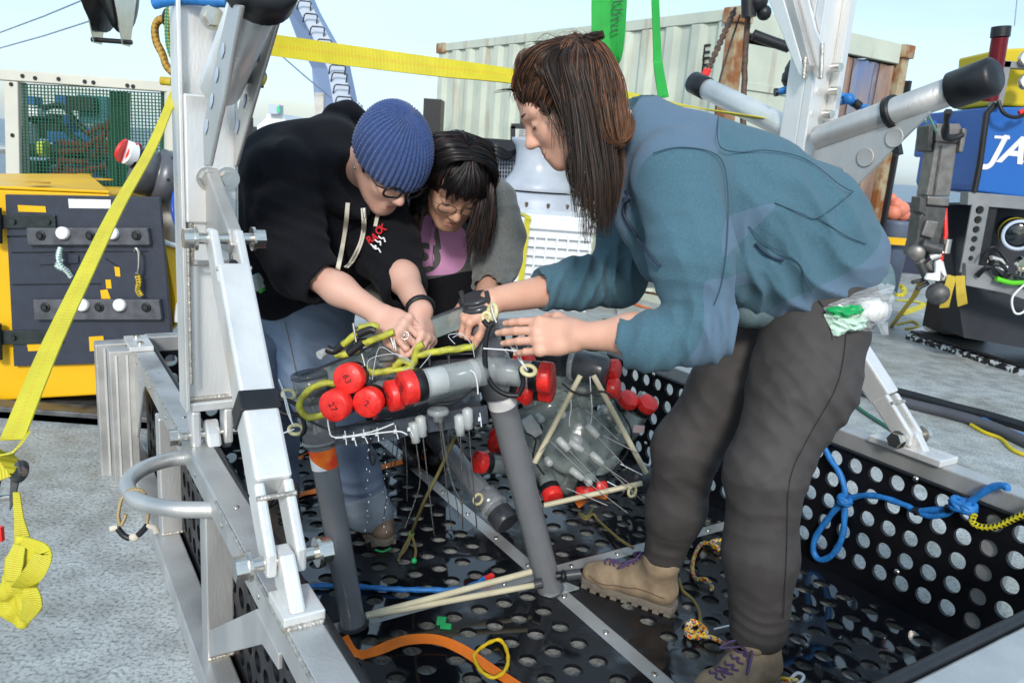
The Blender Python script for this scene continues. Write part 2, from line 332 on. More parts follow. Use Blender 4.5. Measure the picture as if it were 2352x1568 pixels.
# open doorway: left leaf closed panel, right part a strip curtain
m=MB(); m.box(CP(.03,.62,(CT+CB)/2-.04),(.018,.5,CH/2-.22),(du,dv,ZZ)); mk('door_leaf',m,cpaint,ct,.004)
for z in(.5,1.2,1.9):
    m=MB(); m.box(CP(.006,.62,z),(.01,.42,.03),(du,dv,ZZ)); mk('door_rib',m,cpaint,ct,.004)
for i in range(11):
    b=1.16+i*.098; pts=[CP(.05+.012*math.sin(i*2.1+k*.9)*k/8,b+.01*math.sin(i+k*.5),CT-.2-k*(CH-.36)/10) for k in range(11)]
    m=MB(); m.ribbon(pts,.115,[nrm(dv+du*(.25*math.sin(i*1.7)))]*11,.003); mk('curtain_strip',m,stripb if 5<=i<=8 else stripm,ct)
orange=mat('orange_rubber',(.75,.19,.06),.5,0,.3,8)
m=MB()
for i,(b,z,r) in enumerate([(1.35,1.5,.09),(1.5,1.62,.1),(1.6,1.4,.08)]): m.sphere(CP(.35,b,z),r)
mk('hanging_float',m,orange,ct)
m=MB(); m.box(CP(-.02,CW+.02,(CT+CB)/2-.1),(.03,.02,CH/2-.22),(du,dv,ZZ)); mk('gasket_strip',m,rubber,ct)
def text(s,size,c,ex,ey,m,parent=None,name='lettering',shear=0,ext=.0008,bold=0,al='CENTER'):
    cu=bpy.data.curves.new(name,'FONT'); cu.body=s; cu.size=size; cu.extrude=ext; cu.shear=shear; cu.offset=bold; cu.align_x=al; cu.align_y='CENTER'
    o=bpy.data.objects.new('tmp',cu); COL.objects.link(o); dg=bpy.context.evaluated_depsgraph_get(); dg.update()
    me=bpy.data.meshes.new_from_object(o.evaluated_get(dg)); bpy.data.objects.remove(o)
    ex=nrm(ex);ey=nrm(ey-ex*np.dot(ex,ey)); ez=np.cross(ex,ey); mb=MB()
    mb.v=[tuple(np.asarray(c)+ex*v.co.x+ey*v.co.y+ez*v.co.z) for v in me.vertices]
    for p in me.polygons: mb.f.append(tuple(p.vertices)); mb.sm.append(False); mb.mi.append(0); mb.uv.append(None)
    return mk(name,mb,m,parent)
blackpaint=mat('black_lettering',(.012,.012,.014),.6,0,.4,40)
pa=PP(1622,124,cn,dv); pb=PP(1620,153,cn,dv)
for s_,q in(('F',pa),('F',pb)): text(s_,.2,q-dv*.004,-du,ZZ,blackpaint,ct)
# chains and ropes in front of container
def chain(name,p,q,mt,n,r,label,cat,sag=0):
    o=thing(name,label,cat,q); d=(q-p)/n
    for i in range(n):
        c=p+d*(i+.5)+A3(0,0,-sag*math.sin(math.pi*(i+.5)/n)); dd=nrm(d); s_=nrm(np.cross(dd,A3(.3,1,.1))); w=np.cross(dd,s_); s2=s_ if i%2 else w
        l=np.linalg.norm(d)*.72; pts=[c+dd*l*math.cos(a)+s2*l*.55*math.sin(a) for a in np.linspace(0,2*math.pi,13)[:-1]]
        m=MB(); m.tube(pts,r,5,closed=True); mk('chain_link',m,mt,o)
    return o
rust=mat('rusty_iron',(.16,.10,.07),.7,.4,.5,30,.002,60,c2=(.08,.06,.05))
chain('lashing_chain',P(1688,22,5.9),P(1622,170,5.6),rust,22,.012,'rusty chain running slantwise from the container corner down to the red hook','chain')
m=MB(); m.beam(P(1626,160,5.58),P(1618,176,5.56),.05,.03); tag(mk('chain_hook',m,redcap,None,.005),'small red grab hook at the lower end of the slanting chain','hook')
m=MB(); m.tube([P(1612,195,5.5),P(1600,225,5.45),P(1590,250,5.4)],.012,6); 
m=MB(); m.tube(spl([P(1720,20,5.7),P(1712,120,5.7),P(1708,250,5.65),P(1706,370,5.6)],6),.02,8,lobes=3,twist=60); tag(mk('hanging_rope',m,rust),'rusty brown rope hanging straight down in front of the container corner','rope')
m=MB(); m.tube(spl([P(1700,35,5.8),P(1672,120,5.75),P(1650,200,5.7),P(1640,300,5.6)],6),.007,6); tag(mk('thin_line',m,rubber),'thin dark line slanting down beside the rusty rope on the container','line')
m=MB(); m.tube([P(1712,-420,5.6),P(1720,40,5.6)],.05,12); m.sphere(P(1740,4,5.6),.07,12); m.sphere(P(1755,30,5.6),.05,12); tag(mk('lifting_hook_block',m,rubber),'black shackle and hook block at the top corner of the container','hook block')
m=MB(); m.tube([P(1730,80,5.6),P(1772,96,5.6),P(1812,110,5.6)],.035,10); tag(mk('black_hose_end',m,rubber),'short black hose end poking out beside the container top corner','hose')
m=MB(); m.sphere(P(1822,170,4.8),.07,10,(.8,.8,1.3)); m.sphere(P(1818,180,4.8),.06,10); tag(mk('black_cap_bundle',m,rubber),'black rag bundle tied behind the right frame post','rag')
# A frame with rungs
steelblue=mat('ship_blue_grey_paint',(.24,.32,.50),.45,0,.08,2)
steelwht=mat('ship_pale_grey_paint',(.48,.55,.66),.45,0,.08,2)
cr_=thing('stern_crane','pale blue grey ship crane leg with staple ladder rungs leaning left','crane',P(740,330,14))
Yc=14
le=[(560,-240),(655,17),(682,89),(716,156),(728,300),(738,516)]; mi=[(578,-240),(684,17),(722,93),(753,158),(776,300),(800,520)]; ri=[(606,-240),(718,17),(759,91),(790,147),(822,300),(856,522)]
m=MB()
vl=[P(x,y,Yc+.35) for x,y in le]; vm=[P(x,y,Yc) for x,y in mi]; vr=[P(x,y,Yc) for x,y in ri]; vb=[q+A3(0,.5,0) for q in vr]; vc=[a+(d-c) for a,c,d in zip(vl,vm,vb)]
n=len(le); allv=vl+vm+vr+vb; fs=[]
for i in range(n-1):
    for k in range(4): l2=(k+1)%4; fs.append((k*n+i,l2*n+i,l2*n+i+1,k*n+i+1))
m.add(allv,fs); mk('leg',m,steelblue,cr_)
m=MB(); m.add([q+A3(0,-.01,0) for q in vm]+[q+A3(0,-.01,0) for q in vr],[(i,n+i,n+i+1,i+1) for i in range(n-1)]); mk('ladder_face',m,steelwht,cr_)
for i in range(11):
    y=2+i*29.5 if i<6 else 2+i*27.5; 
    ys=[q[1] for q in mi]; xm=np.interp(y,ys,[q[0] for q in mi]); xr=np.interp(y,[q[1] for q in ri],[q[0] for q in ri])
    a,b=xm+(xr-xm)*.22,xr+2
    m=MB(); m.tube([P(a-3,y+20,Yc-.02),P(a,y+4,Yc-.12),P(a+4,y,Yc-.14),P(b-3,y+2,Yc-.14),P(b+1,y+6,Yc-.12),P(b-1,y+22,Yc-.02)],.012,6); mk('rung',m,rubber,cr_)
m=MB(); m.box(P(735,262,13),(.07,.07,.32)); m.sphere(P(733,240,13),.07,10); tag(mk('crane_fender',m,alu_d),'small dark grey fitting at the foot of the crane leg','fitting')
m=MB(); m.box(P(800,262,13.5),(.22,.1,.16)); m.box(P(804,240,13.5),(.15,.08,.04)); tag(mk('winch_housing',m,steelwht),'pale winch housing at the foot of the ladder crane','winch')
# distant superstructure
t_=thing('distant_deckhouse','white stepped deckhouse with green lit mast box far behind the hoodie','deckhouse',P(620,330,22))
m=MB(); m.prism([P(584,450,22),P(588,292,22),P(612,270,22),P(612,262,22),P(648,262,22),P(668,300,22),P(672,450,22)],A3(0,2,0)); mk('house',m,white,t_)
m=MB(); m.box(P(634,252,22),(.14,.2,.12)); mk('mast_box',m,steelwht,t_)
m=MB(); m.box(P(640,252,21.75),(.04,.02,.08)); mk('green_light',m,mat('green_glass',(.05,.6,.25),.2),t_)
m=MB(); m.beam(P(572,460,20),P(572,290,20),.3,.3); m.cyl(P(577,300,20),P(577,270,20),.05); tag(mk('dark_vent',m,rubber),'dark deck vent beside the distant white deckhouse','vent')
t_=thing('deck_gear_behind','dark machinery just left of the container behind the blue hat','machinery',P(998,330,9.5))
m=MB(); m.box(P(996,275,9.5),(.1,.2,.22)); mk('housing',m,rubber,t_)
m=MB(); m.cyl(P(975,236,9.5),P(1008,240,9.5),.03); m.cyl(P(985,236,9.5),P(990,270,9.5),.025); mk('bracket',m,alu_d,t_)
# overhead block and wires
t_=thing('sheave_block','black rubber lined sheave block hanging at the top left','pulley',P(252,30,4.5))
m=MB(); m.lathe(P(250,-60,4.5),A3(1,.1,0),[(.02,-.035),(.26,-.06),(.3,-.05),(.2,-.012),(.2,.012),(.3,.05),(.26,.06),(.02,.055)],32); mk('wheel',m,rubber,t_)
for sx in(-1,1):
    m=MB(); c=P(250,-60,4.5)+A3(sx*.075,0,0); m.prism([c+A3(0,-.13,-.1),c+A3(0,.13,-.1),c+A3(0,.04,-.36),c+A3(0,-.04,-.36)],A3(.006*sx,0,0)); mk('cheek',m,steel,t_)
m=MB(); m.cyl(P(250,-60,4.5)+A3(-.11,0,-.34),P(250,-60,4.5)+A3(.11,0,-.34),.013,n=8); mk('pin',m,rubber,t_)
wire=mat('wire',(.25,.32,.42),.5)
for a,b,lb in(((-40,90),(240,-20),'upper of the two thin wires crossing the sky at top left'),((-40,122),(240,38),'lower of the two thin wires running left from the hanging sheave')):
    m=MB(); m.tube([P(*a,9),P((a[0]+b[0])/2,(a[1]+b[1])/2+3,8),P(*b,7)],.007,5); tag(mk('sky_wire',m,wire),lb,'wire','wires across the sky')
m=MB(); m.tube([P(625,110,12),P(700,175,12.5),P(760,225,13)],.011,5); tag(mk('sky_wire',m,wire),'thin stay wire slanting down from the left post towards the crane','wire','wires across the sky')
m=MB(); m.tube([P(2330,60,7),P(2338,-20,7)],.004,5); tag(mk('sky_wire',m,wire),'hair thin line in the sky above the yellow float block at right','wire','wires across the sky')
# capstan behind the crate
capm=mat('pale_grey_capstan_paint',(.42,.46,.52),.4,0,.15,5,.001,30,rv=.1)
t_=thing('capstan','large pale grey flared ship capstan on a round base behind the white crate','capstan',P(1235,620,7.6))
c0=P(1235,437,7.6); k=7.6/1802
m=MB(); m.lathe(c0,ZZ,[(82*k,0),(84*k,.03),(74*k,.08),(60*k,.16),(55*k,.24),(54*k,.33),(57*k,.40),(66*k,.445),(66*k,.47),(20*k,.475),(0.001,.475)],40); mk('drum',m,capm,t_)
m=MB(); m.lathe(c0,ZZ,[(105*k,-.9),(108*k,-.25),(104*k,-.1),(98*k,-.03),(60*k,-.01)],40); mk('base',m,capm,t_)
for i in range(14):
    a=math.pi*2*i/14; m=MB(); q=c0+A3(math.cos(a),math.sin(a),0)*101*k+A3(0,0,-.14); m.cyl(q,q+A3(math.cos(a)*.02,math.sin(a)*.02,.04),.016,n=8); mk('base_bolt',m,rust,t_)
# milk crates/dark cages left of capstan
t_=thing('black_cage','black lattice cage standing behind the capstan','cage',P(1195,470,8.4))
m=MB(); m.box(P(1215,310,8.4),(.1,.12,.22)); mk('back_box',m,rubber,t_)
for x in(1178,1252): m=MB(); m.beam(P(x,290,8.3),P(x,420,8.3),.05,.05,A3(0,1,0)); mk('cage_post',m,rubber,t_)
m=MB(); m.beam(P(1174,290,8.3),P(1256,290,8.3),.05,.05); mk('cage_bar',m,rubber,t_)
m=MB()
for i in range(9): m.beam(P(1186+i*3.4,296,8.22),P(1184+i*3.4,334,8.22),.004,.004,A3(0,1,0))
for i in range(10): m.beam(P(1186,298+i*4,8.22),P(1214,299+i*4,8.22),.004,.004)
mk('lattice',m,white,t_)
t_=thing('wire_mesh_bin','dark wire mesh bin full of black hose left of the capstan','bin',P(1150,470,8.0))
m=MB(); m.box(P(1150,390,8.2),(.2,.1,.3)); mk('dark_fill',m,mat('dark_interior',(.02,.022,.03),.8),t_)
wm=mat('galvanised_wire',(.22,.25,.3),.5,.5)
m=MB()
for i in range(12): m.beam(P(1116+i*6.4,345,7.95),P(1113+i*6.4,440,7.95),.01,.01,A3(0,1,0))
for i in range(11): m.beam(P(1110,345+i*9,7.95),P(1190,347+i*9,7.95),.008,.008)
mk('wire_front',m,wm,t_)
for i in range(3):
    m=MB(); m.tube(spl([P(1105+i*9,348,7.9),P(1135,335+i*8,7.8),P(1165,350+i*6,7.85),P(1188,342,7.9)],6),.03,8); mk('hose',m,rubber,t_)
# white crate with strap
crw=mat('white_crate_plastic',(.76,.78,.80),.38,0,.06,8,.0006,30)
CRY=5.6
t_=thing('fish_crate','large white ribbed plastic crate strapped with yellow webbing behind the people','crate',P(1190,740,CRY)*A3(1,1,0)+A3(0,0,-.1))
q0=PZ(1347,733,-.1); cx1=q0[0]; CRY=q0[1]; cx0=cx1-1.15; zt=P(1345,512,CRY)[2]; zb=-.1; ex=A3(1,.0,0)
m=MB(); m.box(A3((cx0+cx1)/2,CRY+.45,(zt+zb)/2),((cx1-cx0)/2-.02,.43,(zt-zb)/2-.02)); mk('shell',m,crw,t_,.02)
m=MB(); m.box(A3((cx0+cx1)/2,CRY+.45,zt-.035),((cx1-cx0)/2+.01,.47,.045)); mk('rim',m,crw,t_,.012)
for i in range(13):
    x=cx0+.03+i*(cx1-cx0-.06)/12; m=MB(); m.box(A3(x,CRY,(zt+zb)/2-.05),(.008,.022,(zt-zb)/2-.06)); mk('rib',m,crw,t_,.003)
for i in range(9):
    z=zb+.06+i*(zt-zb-.2)/8; m=MB(); m.box(A3((cx0+cx1)/2,CRY+.001,z),((cx1-cx0)/2-.012,.019,.008)); mk('rib',m,crw,t_,.003)
for i in range(6):
    m=MB(); m.box(A3(cx0+.12+i*.19,CRY+.9-.02,zt+.03),(.075,.03,.045)); mk('lid_tab',m,crw,t_,.006)
m=MB(); m.box(A3((cx0+cx1)/2,CRY+.5,zt+.02),((cx1-cx0)/2-.03,.4,.012)); mk('lid',m,crw,t_,.006)
yel=uvmat('yellow_webbing',(.72,.62,.01),(.8,.25,.02),'web',.5,260)
yel2=uvmat('yellow_green_webbing',(.66,.60,.03),(.72,.34,.03),'web',.5,260)
sx=P(1208,540,CRY)[0]
m=MB(); pts=[A3(sx-.35,CRY+.8,zt+.06),A3(sx-.14,CRY+.35,zt+.04),A3(sx,CRY-.03,zt+.02),A3(sx,CRY-.04,zt-.05),A3(sx-.01,CRY-.035,zt-.4),A3(sx-.02,CRY-.03,zb+.05)]
m.ribbon(spl(pts,5),.05,[A3(1,0,0)]*26,.003); tag(mk('crate_strap',m,yel2),'yellow webbing strap running over the front of the white crate','strap')
# bits of deck gear between arm and jacket
t_=thing('steel_canister','brushed steel canister with blue ring lying behind the arm of the blue jacket','canister',PZ(1480,665,-.1))
c=P(1476,632,5.0); m=MB(); m.cyl(c-A3(.11,0,0),c+A3(.11,.05,0),.085); mk('canister',m,steel,t_); m=MB(); m.cyl(c-A3(.13,0,0),c-A3(.11,0,0),.09); mk('end_ring',m,mat('cobalt',(.02,.05,.5),.3),t_)
m=MB(); m.box(PZ(1480,740,-.1)+A3(0,0,.05),(.25,.1,.05)); m.cyl(PZ(1400,700,-.1)+A3(0,0,.06),PZ(1460,690,-.1)+A3(0,0,.06),.05); tag(mk('weight_blocks',m,alu_d),'grey metal weight blocks on the deck beneath the outstretched blue sleeve','weights')
m=MB(); m.box(P(1400,655,5.3),(.03,.03,.05)); m.box(P(1424,668,5.2),(.05,.03,.03)); tag(mk('red_fitting',m,redcap),'small red fitting on the deck beside the steel canister','fitting')
for i,(a,b) in enumerate((((1370,690),(1500,712)),((1385,735),(1540,745)))):
    m=MB(); m.tube(spl([PZ(*a,-.025),PZ((a[0]+b[0])/2,(a[1]+b[1])/2-8,-.025),PZ(*b,-.025)],6),.012,8); tag(mk('deck_hose',m,rubber if i else MATS['orange_rubber']),('thin orange cord' if i==0 else 'thin black hose')+' lying on the deck behind the outstretched arm','hose')
# ---------------- yellow sled with slate panel (left) ----------------
yp=mat('yellow_paint',(.78,.44,.006),.4,0,.08,4,.0006,20,rv=.08)
slate=mat('slate_blue_plastic',(.035,.042,.062),.42,0,.15,20,.0008,60)
slat2=mat('worn_grey_bar',(.10,.105,.12),.5,0,.4,25,.0008,60)
dkgrn=mat('dark_bronze_metal',(.045,.055,.055),.4,.5,.3,30)
YS=3.25
t_=thing('yellow_equipment_sled','yellow box sled with dark slate front panel standing on a steel pallet','equipment sled',PZ(120,1000,-.1))
def S3(x,y,d=0): return P(x,y,YS)+A3(0,d,0)
ft=[(-60,425),(45,430),(250,452),(395,470)]
# body
m=MB(); m.prism([S3(-90,432),S3(250,446),S3(262,905),S3(-90,925)][::-1],A3(0,.55,0)); mk('body',m,yp,t_,.008)
m=MB(); m.prism([P(-90,404,YS+.62),P(205,405,YS+.62),S3(251,445,.0),S3(-90,430,0)],A3(0,0,.012)); mk('lid',m,yp,t_,.004)
m=MB(); m.prism([S3(250,500,.05),S3(366,560,.05),S3(432,612,.3),S3(436,700,.3),S3(400,742,.05),S3(250,905,.05)][::-1],A3(0,.05,0)); mk('side_plate',m,yp,t_,.003)
m=MB(); m.tube([S3(368,558,.03),S3(434,610,.28)],.012,6); m.tube([S3(398,742,.03),S3(404,700,.03)],.012,6); mk('white_edge',m,white,t_)
recess=mat('yellow_recess_shade',(.6,.33,.01),.5,0,.1)  # flat discs; the shade inside the recesses is put into the darker yellow
for x,y,w in((88,418,24),(195,400,19),(235,411,25)):
    c=PZ(x*1.0,y,P(100,415,YS+.3)[2]+.012); m=MB(); m.lathe(c,ZZ,[(w/1802*3.4*1.0,-.004),(w/1802*3.4,.001)],20); mk('lid_recess_disc',m,recess,t_)
def fquad(a,b,c,d,th,y0=0): # front-facing slab from 4 px corners
    m=MB(); m.prism([S3(*a,y0),S3(*b,y0),S3(*c,y0),S3(*d,y0)][::-1],A3(0,-th,0)); return m
mk('front_panel',fquad((20,446),(372,452),(404,826),(40,838),.02,-.005),slate,t_,.003)
for q in(((50,470),(113,473),(115,487),(52,485)),((70,783),(128,780),(132,800),(74,803)),((212,770),(245,768),(247,800),(214,803)),((238,664),(254,662),(268,700),(244,703)),((250,640),(262,640),(264,660),(252,660)),((270,610),(282,612),(284,633),(273,632))):
    mk('slot',fquad(*q,.0015,-.026),yp,t_)
mk('label',fquad((165,456),(262,458),(262,478),(167,477),.001,-.026),white,t_)
for q in(((25,540),(350,533),(352,537),(26,544)),((35,577),(345,574),(346,577),(36,580)),((38,650),(240,648),(240,651),(38,653)),((250,590),(283,612),(281,614),(248,592))):
    mk('groove',fquad(*q,.001,-.026),blackp,t_)
for y0,y1,x0,x1,ws,hs in((521,560,78,352,(164,275),(112,224,328)),(683,729,93,378,(292,208),(122,244,350))):
    mk('clamp_bar',fquad((x0,y0),(x1,y0),(x1+6,y1),(x0+3,y1),.028,-.026),slat2,t_,.004)
    for x in ws:
        m=MB(); c=S3(x,y0+12,-.054); m.lathe(c,A3(0,-1,.15),[(.001,.02),(.022,.02),(.026,.016),(.026,0)][::-1],20); mk('white_button',m,white,t_)
    for x in hs:
        m=MB(); c=S3(x,y0+17,-.054); m.lathe(c,A3(0,-1,0),[(.02,0),(.02,.003),(.013,.003)],18); mk('bolt_washer',m,rubber,t_); m=MB(); m.cyl(c,c-A3(0,.012,0),.01,n=6); mk('bolt',m,dkgrn,t_)
for y,x1 in((505,150),(768,165)):
    mk('hinge_plate',fquad((-40,y-14),(x1-12,y-12),(x1-10,y+16),(-40,y+20),.012,-.026),dkgrn,t_,.003)
    for x in(45,x1-26):
        m=MB(); c=S3(x,y+2,-.038); m.cyl(c,c-A3(0,.012,0),.012,n=6); mk('hinge_bolt',m,dkgrn,t_)
    m=MB(); m.cyl(S3(8,y-30,-.05),S3(10,y+50,-.05),.022); mk('hinge_pin',m,dkgrn,t_)
m=MB(); m.tube(spl([S3(325,572,-.06),S3(331,566,-.07),S3(337,578,-.07),S3(337,610,-.07),S3(331,624,-.06),S3(329,620,-.06)],6),.006,8); mk('spring_hook',m,steel,t_)
ropeYB=uvmat('yellow_black_rope',(.7,.5,.03),(.02,.02,.025),'rope',.6,300); 
m=MB(); m.tube(spl([S3(332,628,-.06),S3(336,645,-.065),S3(333,660,-.06),S3(340,674,-.06)],5),.011,8,lobes=3,twist=90); mk('lanyard',m,ropeYB,t_)
ropeGW=uvmat('green_white_rope',(.7,.75,.74),(.04,.3,.25),'rope',.6,300)
m=MB(); m.tube(spl([S3(158,565,-.06),S3(160,590,-.08),S3(167,606,-.08),S3(174,616,-.07),S3(182,632,-.06)],6),.011,8,lobes=3,twist=90); m.tube(spl([S3(166,590,-.07),S3(156,604,-.08),S3(168,612,-.08)],6),.009,8); mk('toggle_rope',m,ropeGW,t_)
mk('latch_bar',fquad((100,587),(190,584),(190,602),(100,606),.008,-.026),slate,t_,.002)
# pallet
t_=thing('steel_pallet','dark galvanised steel pallet under the yellow sled','pallet',PZ(120,1000,-.1))
galv=mat('galvanised_steel',(.16,.165,.17),.45,.5,.5,12,.001,50,rv=.15)
zt=P(100,925,YS)[2]
yb=PZ(100,1000,-.1)[1]
for z,h in((-.02,.035),(zt-.03,.028)):
    m=MB(); m.box(A3(-2.35,yb+.05,z),(.86,.05,h)); mk('frame_bar',m,galv,t_,.006)
for x in(-2.6,-1.98,-1.53):
    m=MB(); m.box(A3(x,yb+.055,(zt-.1)/2),(.03,.035,(zt+.02)/2)); mk('stringer',m,galv,t_,.006)
m=MB(); m.box(A3(-2.35,yb+.3,zt-.02),(.86,.25,.015)); mk('top_plate',m,galv,t_)
m=MB(); m.box(A3(-2.35,yb+.6,-.04),(.86,.04,.05)); mk('frame_bar',m,galv,t_)
# ---------------- cream frame cage with green mesh ----------------
cream=mat('cream_paint',(.60,.60,.53),.45,0,.12,5,.0006,30,rv=.08)
green=mat('green_coated_wire',(.012,.10,.055),.45)
YG=4.3
t_=thing('mesh_cage_skid','cream framed equipment cage with green wire mesh side behind the yellow sled','cage',PZ(200,760,-.1))
G=lambda x,y,d=0:P(x,y,YG)+A3(0,d,0)
m=MB(); m.prism([G(-80,152),G(380,188),G(404,192),G(404,214),G(370,210),G(-80,178)][::-1],A3(0,.09,0)); mk('top_rail',m,cream,t_,.005)
m=MB(); m.prism([G(8,186),G(40,188),G(46,460),G(14,460)][::-1],A3(0,.09,0)); mk('corner_post',m,cream,t_,.005)
m=MB(); m.cyl(G(392,192,.05),G(391,470,.05),.052,n=24); mk('round_post',m,cream,t_)
m=MB(); m.cyl(G(391,472,.05),G(391,480,.05),.1,n=24); m.cyl(G(391,480,.05),G(390,740,.05),.052,n=20); mk('post_flange',m,cream,t_)
for x,y in((52,175),(81,180),(135,182),(195,188),(215,190),(293,197),(306,199),(26,194),(29,311)):
    m=MB(); m.cyl(G(x,y,.001),G(x,y,-.004),.011,n=10); mk('rail_hole',m,rubber,t_)
m=MB()
for i in range(42):
    x=38+i*8.0; a=.8 if i%3 else 1; m.beam(G(x,188+x*.07,.03),G(x+8,440,.03),.005,.005,A3(0,1,0))
for i in range(34):
    y=192+i*7.6; m.beam(G(36,y,.037),G(370,y+14,.037),.005,.005)
stuff(mk('green_mesh',m,green,t_))
m=MB()
for x in(222,240,345): m.beam(G(x,205,.2),G(x+4,440,.2),.05,.05,A3(0,1,0))
mk('inner_post',m,green,t_)
# machinery behind the mesh
t_=thing('hydraulic_machinery','jumble of hydraulic hoses, pipes and blocks seen through the green mesh','machinery',PZ(200,700,-.1)+A3(0,.8,0))
rr=np.random.RandomState(3); G2=lambda x,y,d=0:P(x,y,5.0)+A3(0,d,0)
cols=[('blue_block',mat('blue_enamel',(.03,.12,.35),.4)),('grey_block',mat('grey_block_metal',(.35,.4,.45),.4,.3)),('dark_block',rubber),('white_block',white),('teal_block',mat('teal_paint',(.05,.17,.22),.4))]
for i in range(26):
    nm,mt=cols[rr.randint(5)]; x=rr.uniform(45,230);y=rr.uniform(215,420); m=MB(); m.box(G2(x,y,rr.uniform(0,.4)),(rr.uniform(.02,.12),.05,rr.uniform(.02,.09))); mk(nm,m,mt,t_,.004)
m=MB(); m.cyl(G2(-20,340,-.2),G2(100,345,-.2),.03); mk('cylinder_rod',m,steel,t_)
m=MB(); m.cyl(G2(100,345,-.2),G2(240,352,-.2),.04); mk('cylinder_barrel',m,rubber,t_)
m=MB(); m.cyl(G2(148,343,-.25),G2(163,343,-.25),.045); mk('yellow_band',m,mat('lime_tape',(.5,.6,.05),.4),t_)
for i in range(6):
    m=MB(); a=(rr.uniform(40,120),rr.uniform(220,400)); m.tube(spl([G2(*a),G2(a[0]+50,a[1]+rr.uniform(-30,30),.1),G2(a[0]+110,a[1]+rr.uniform(-20,40)),G2(a[0]+150,a[1]+60)],6),.018,8); mk('hydraulic_hose',m,rubber,t_)
redr=mat('orange_red_chain_paint',(.32,.04,.025),.5,0,.3,30)
for i,(a,b) in enumerate((((322,262),(275,360)),((332,270),(298,352)),((330,280),(262,310)),((318,300),(250,345)),((200,330),(265,335)),((200,350),(270,345)),((195,368),(265,372)),((200,385),(270,392)),((170,405),(300,380)),((210,360),(190,410)),((235,385),(245,420)),((330,300),(310,352)))):
    m=MB(); pts=spl([G2(*a,-.3),G2((a[0]+b[0])/2+4,(a[1]+b[1])/2,-.33),G2(*b,-.3)],7); rad=[.021*(1 if k%3 else .55) for k in range(len(pts))]; m.tube(pts,rad,8); mk('red_corded_hose',m,redr,t_)
m=MB(); m.box(G2(260,440,-.2),(.3,.1,.07)); mk('lower_beam',m,rubber,t_)
# ---------------- strobe housing ----------------
t_=thing('instrument_housing','dark grey cylindrical instrument with red and white beacon tilted behind the yellow strap','instrument',PZ(400,700,-.1)*A3(1,0,1)+A3(0,3.6,0))
hs=mat('grey_anodised',(.13,.135,.15),.35,.3,.3,14)
c=P(350,400,3.4); ax=nrm(P(400,410,3.42)-P(330,388,3.36)); 
m=MB(); m.lathe(c-ax*.085,ax,[(.001,0),(.09,0),(.1,.008),(.1,.09),(.085,.095),(.118,.1),(.118,.17),(.1,.175),(.001,.175)],32); mk('housing',m,hs,t_)
for k in range(7):
    a=k*.9; u_=nrm(np.cross(ax,ZZ)); w_=np.cross(ax,u_); q=c+ax*.05+(u_*math.cos(a)+w_*math.sin(a))*.118; m=MB(); m.cyl(q,q+(q-c-ax*.05)*.03,.006,n=8); mk('screw',m,rubber,t_)
m=MB(); m.prism([P(402,362,3.45),P(415,350,3.45),P(408,420,3.45),P(372,470,3.45),P(366,460,3.45),P(395,415,3.45)],A3(0,.02,0)); mk('bracket',m,alu,t_,.003)
ld=nrm(P(291,358,3.3)-P(330,370,3.38)); 
m=MB(); m.cyl(P(326,368,3.33),P(302,360,3.3),.047); mk('beacon_collar',m,rubber,t_)
m=MB(); m.cyl(P(310,356,3.3),P(304,353,3.3),.05); m.cyl(P(286,348,3.27),P(281,346,3.27),.05); mk('red_band',m,redcap,t_)
refl=mat('reflective_tape',(.9,.9,.9),.25,0,.05)
m=MB(); m.cyl(P(305,354,3.3),P(286,348,3.27),.049); mk('white_band',m,refl,t_)
m=MB(); m.cyl(P(281,346,3.27),P(277,344,3.27),.042); mk('red_lens',m,redcap,t_)
m=MB(); m.box(P(402,398,3.4),(.025,.03,.03)); m.box(P(410,412,3.4),(.02,.03,.02)); m.tube(spl([P(415,418,3.4),P(402,440,3.35),P(397,480,3.3),P(405,515,3.3),P(424,545,3.3)],8),.009,8); mk('blue_cable',m,mat('blue_cable_jacket',(.02,.09,.5),.35),t_)
for i,(x,y) in enumerate(((392,480),(380,500),(402,520),(412,560),(388,540))):
    m=MB(); m.box(P(x,y,3.5),(.03,.03,.03+.01*(i%3))); mk('clamp_block',m,(alu,rubber,alu_d)[i%3],t_,.004)
m=MB(); m.cyl(P(392,455,3.5),P(394,600,3.5),.045); mk('lower_tube',m,alu_d,t_)
m=MB(); m.beam(P(408,495,3.7),P(432,488,3.7),.06,.03); tag(mk('red_strut',m,orange),'short red orange strut behind the left frame post','strut')
alu_g=mat('grey_anodised_frame',(.26,.27,.28),.5,.3,.2,8,rv=.1)
# ---------------- underwater vehicle on the right ----------------
YR=5.3
t_=thing('underwater_vehicle','large remotely operated vehicle with blue float block lettered in white on a black skid','underwater vehicle',PZ(2352,850,-.1))
R3=lambda x,y,d=0:P(x,y,YR)+A3(0,d,0)
blue=mat('blue_float_paint',(.012,.115,.42),.4,0,.06,3,.0006,20)
yfl=mat('yellow_float_paint',(.62,.47,.008),.45,0,.08,3)
m=MB(); m.prism([R3(2270,246),R3(2480,246),R3(2480,470),R3(2242,440),R3(2238,425)][::-1],A3(0,.8,0)); mk('float_block',m,blue,t_,.012)
m=MB(); m.prism([R3(2228,268,.5),R3(2250,270,.5),R3(2240,360,.5),R3(2214,362,.5)][::-1],A3(0,.2,0)); mk('side_pad',m,blue,t_,.02)
m=MB(); m.prism([R3(2318,108,.1),R3(2480,100,.1),R3(2480,248,.1),R3(2308,240,.1)][::-1],A3(0,.5,0)); mk('yellow_float',m,yfl,t_,.015)
wl=mat('white_lettering',(.8,.8,.8),.5)
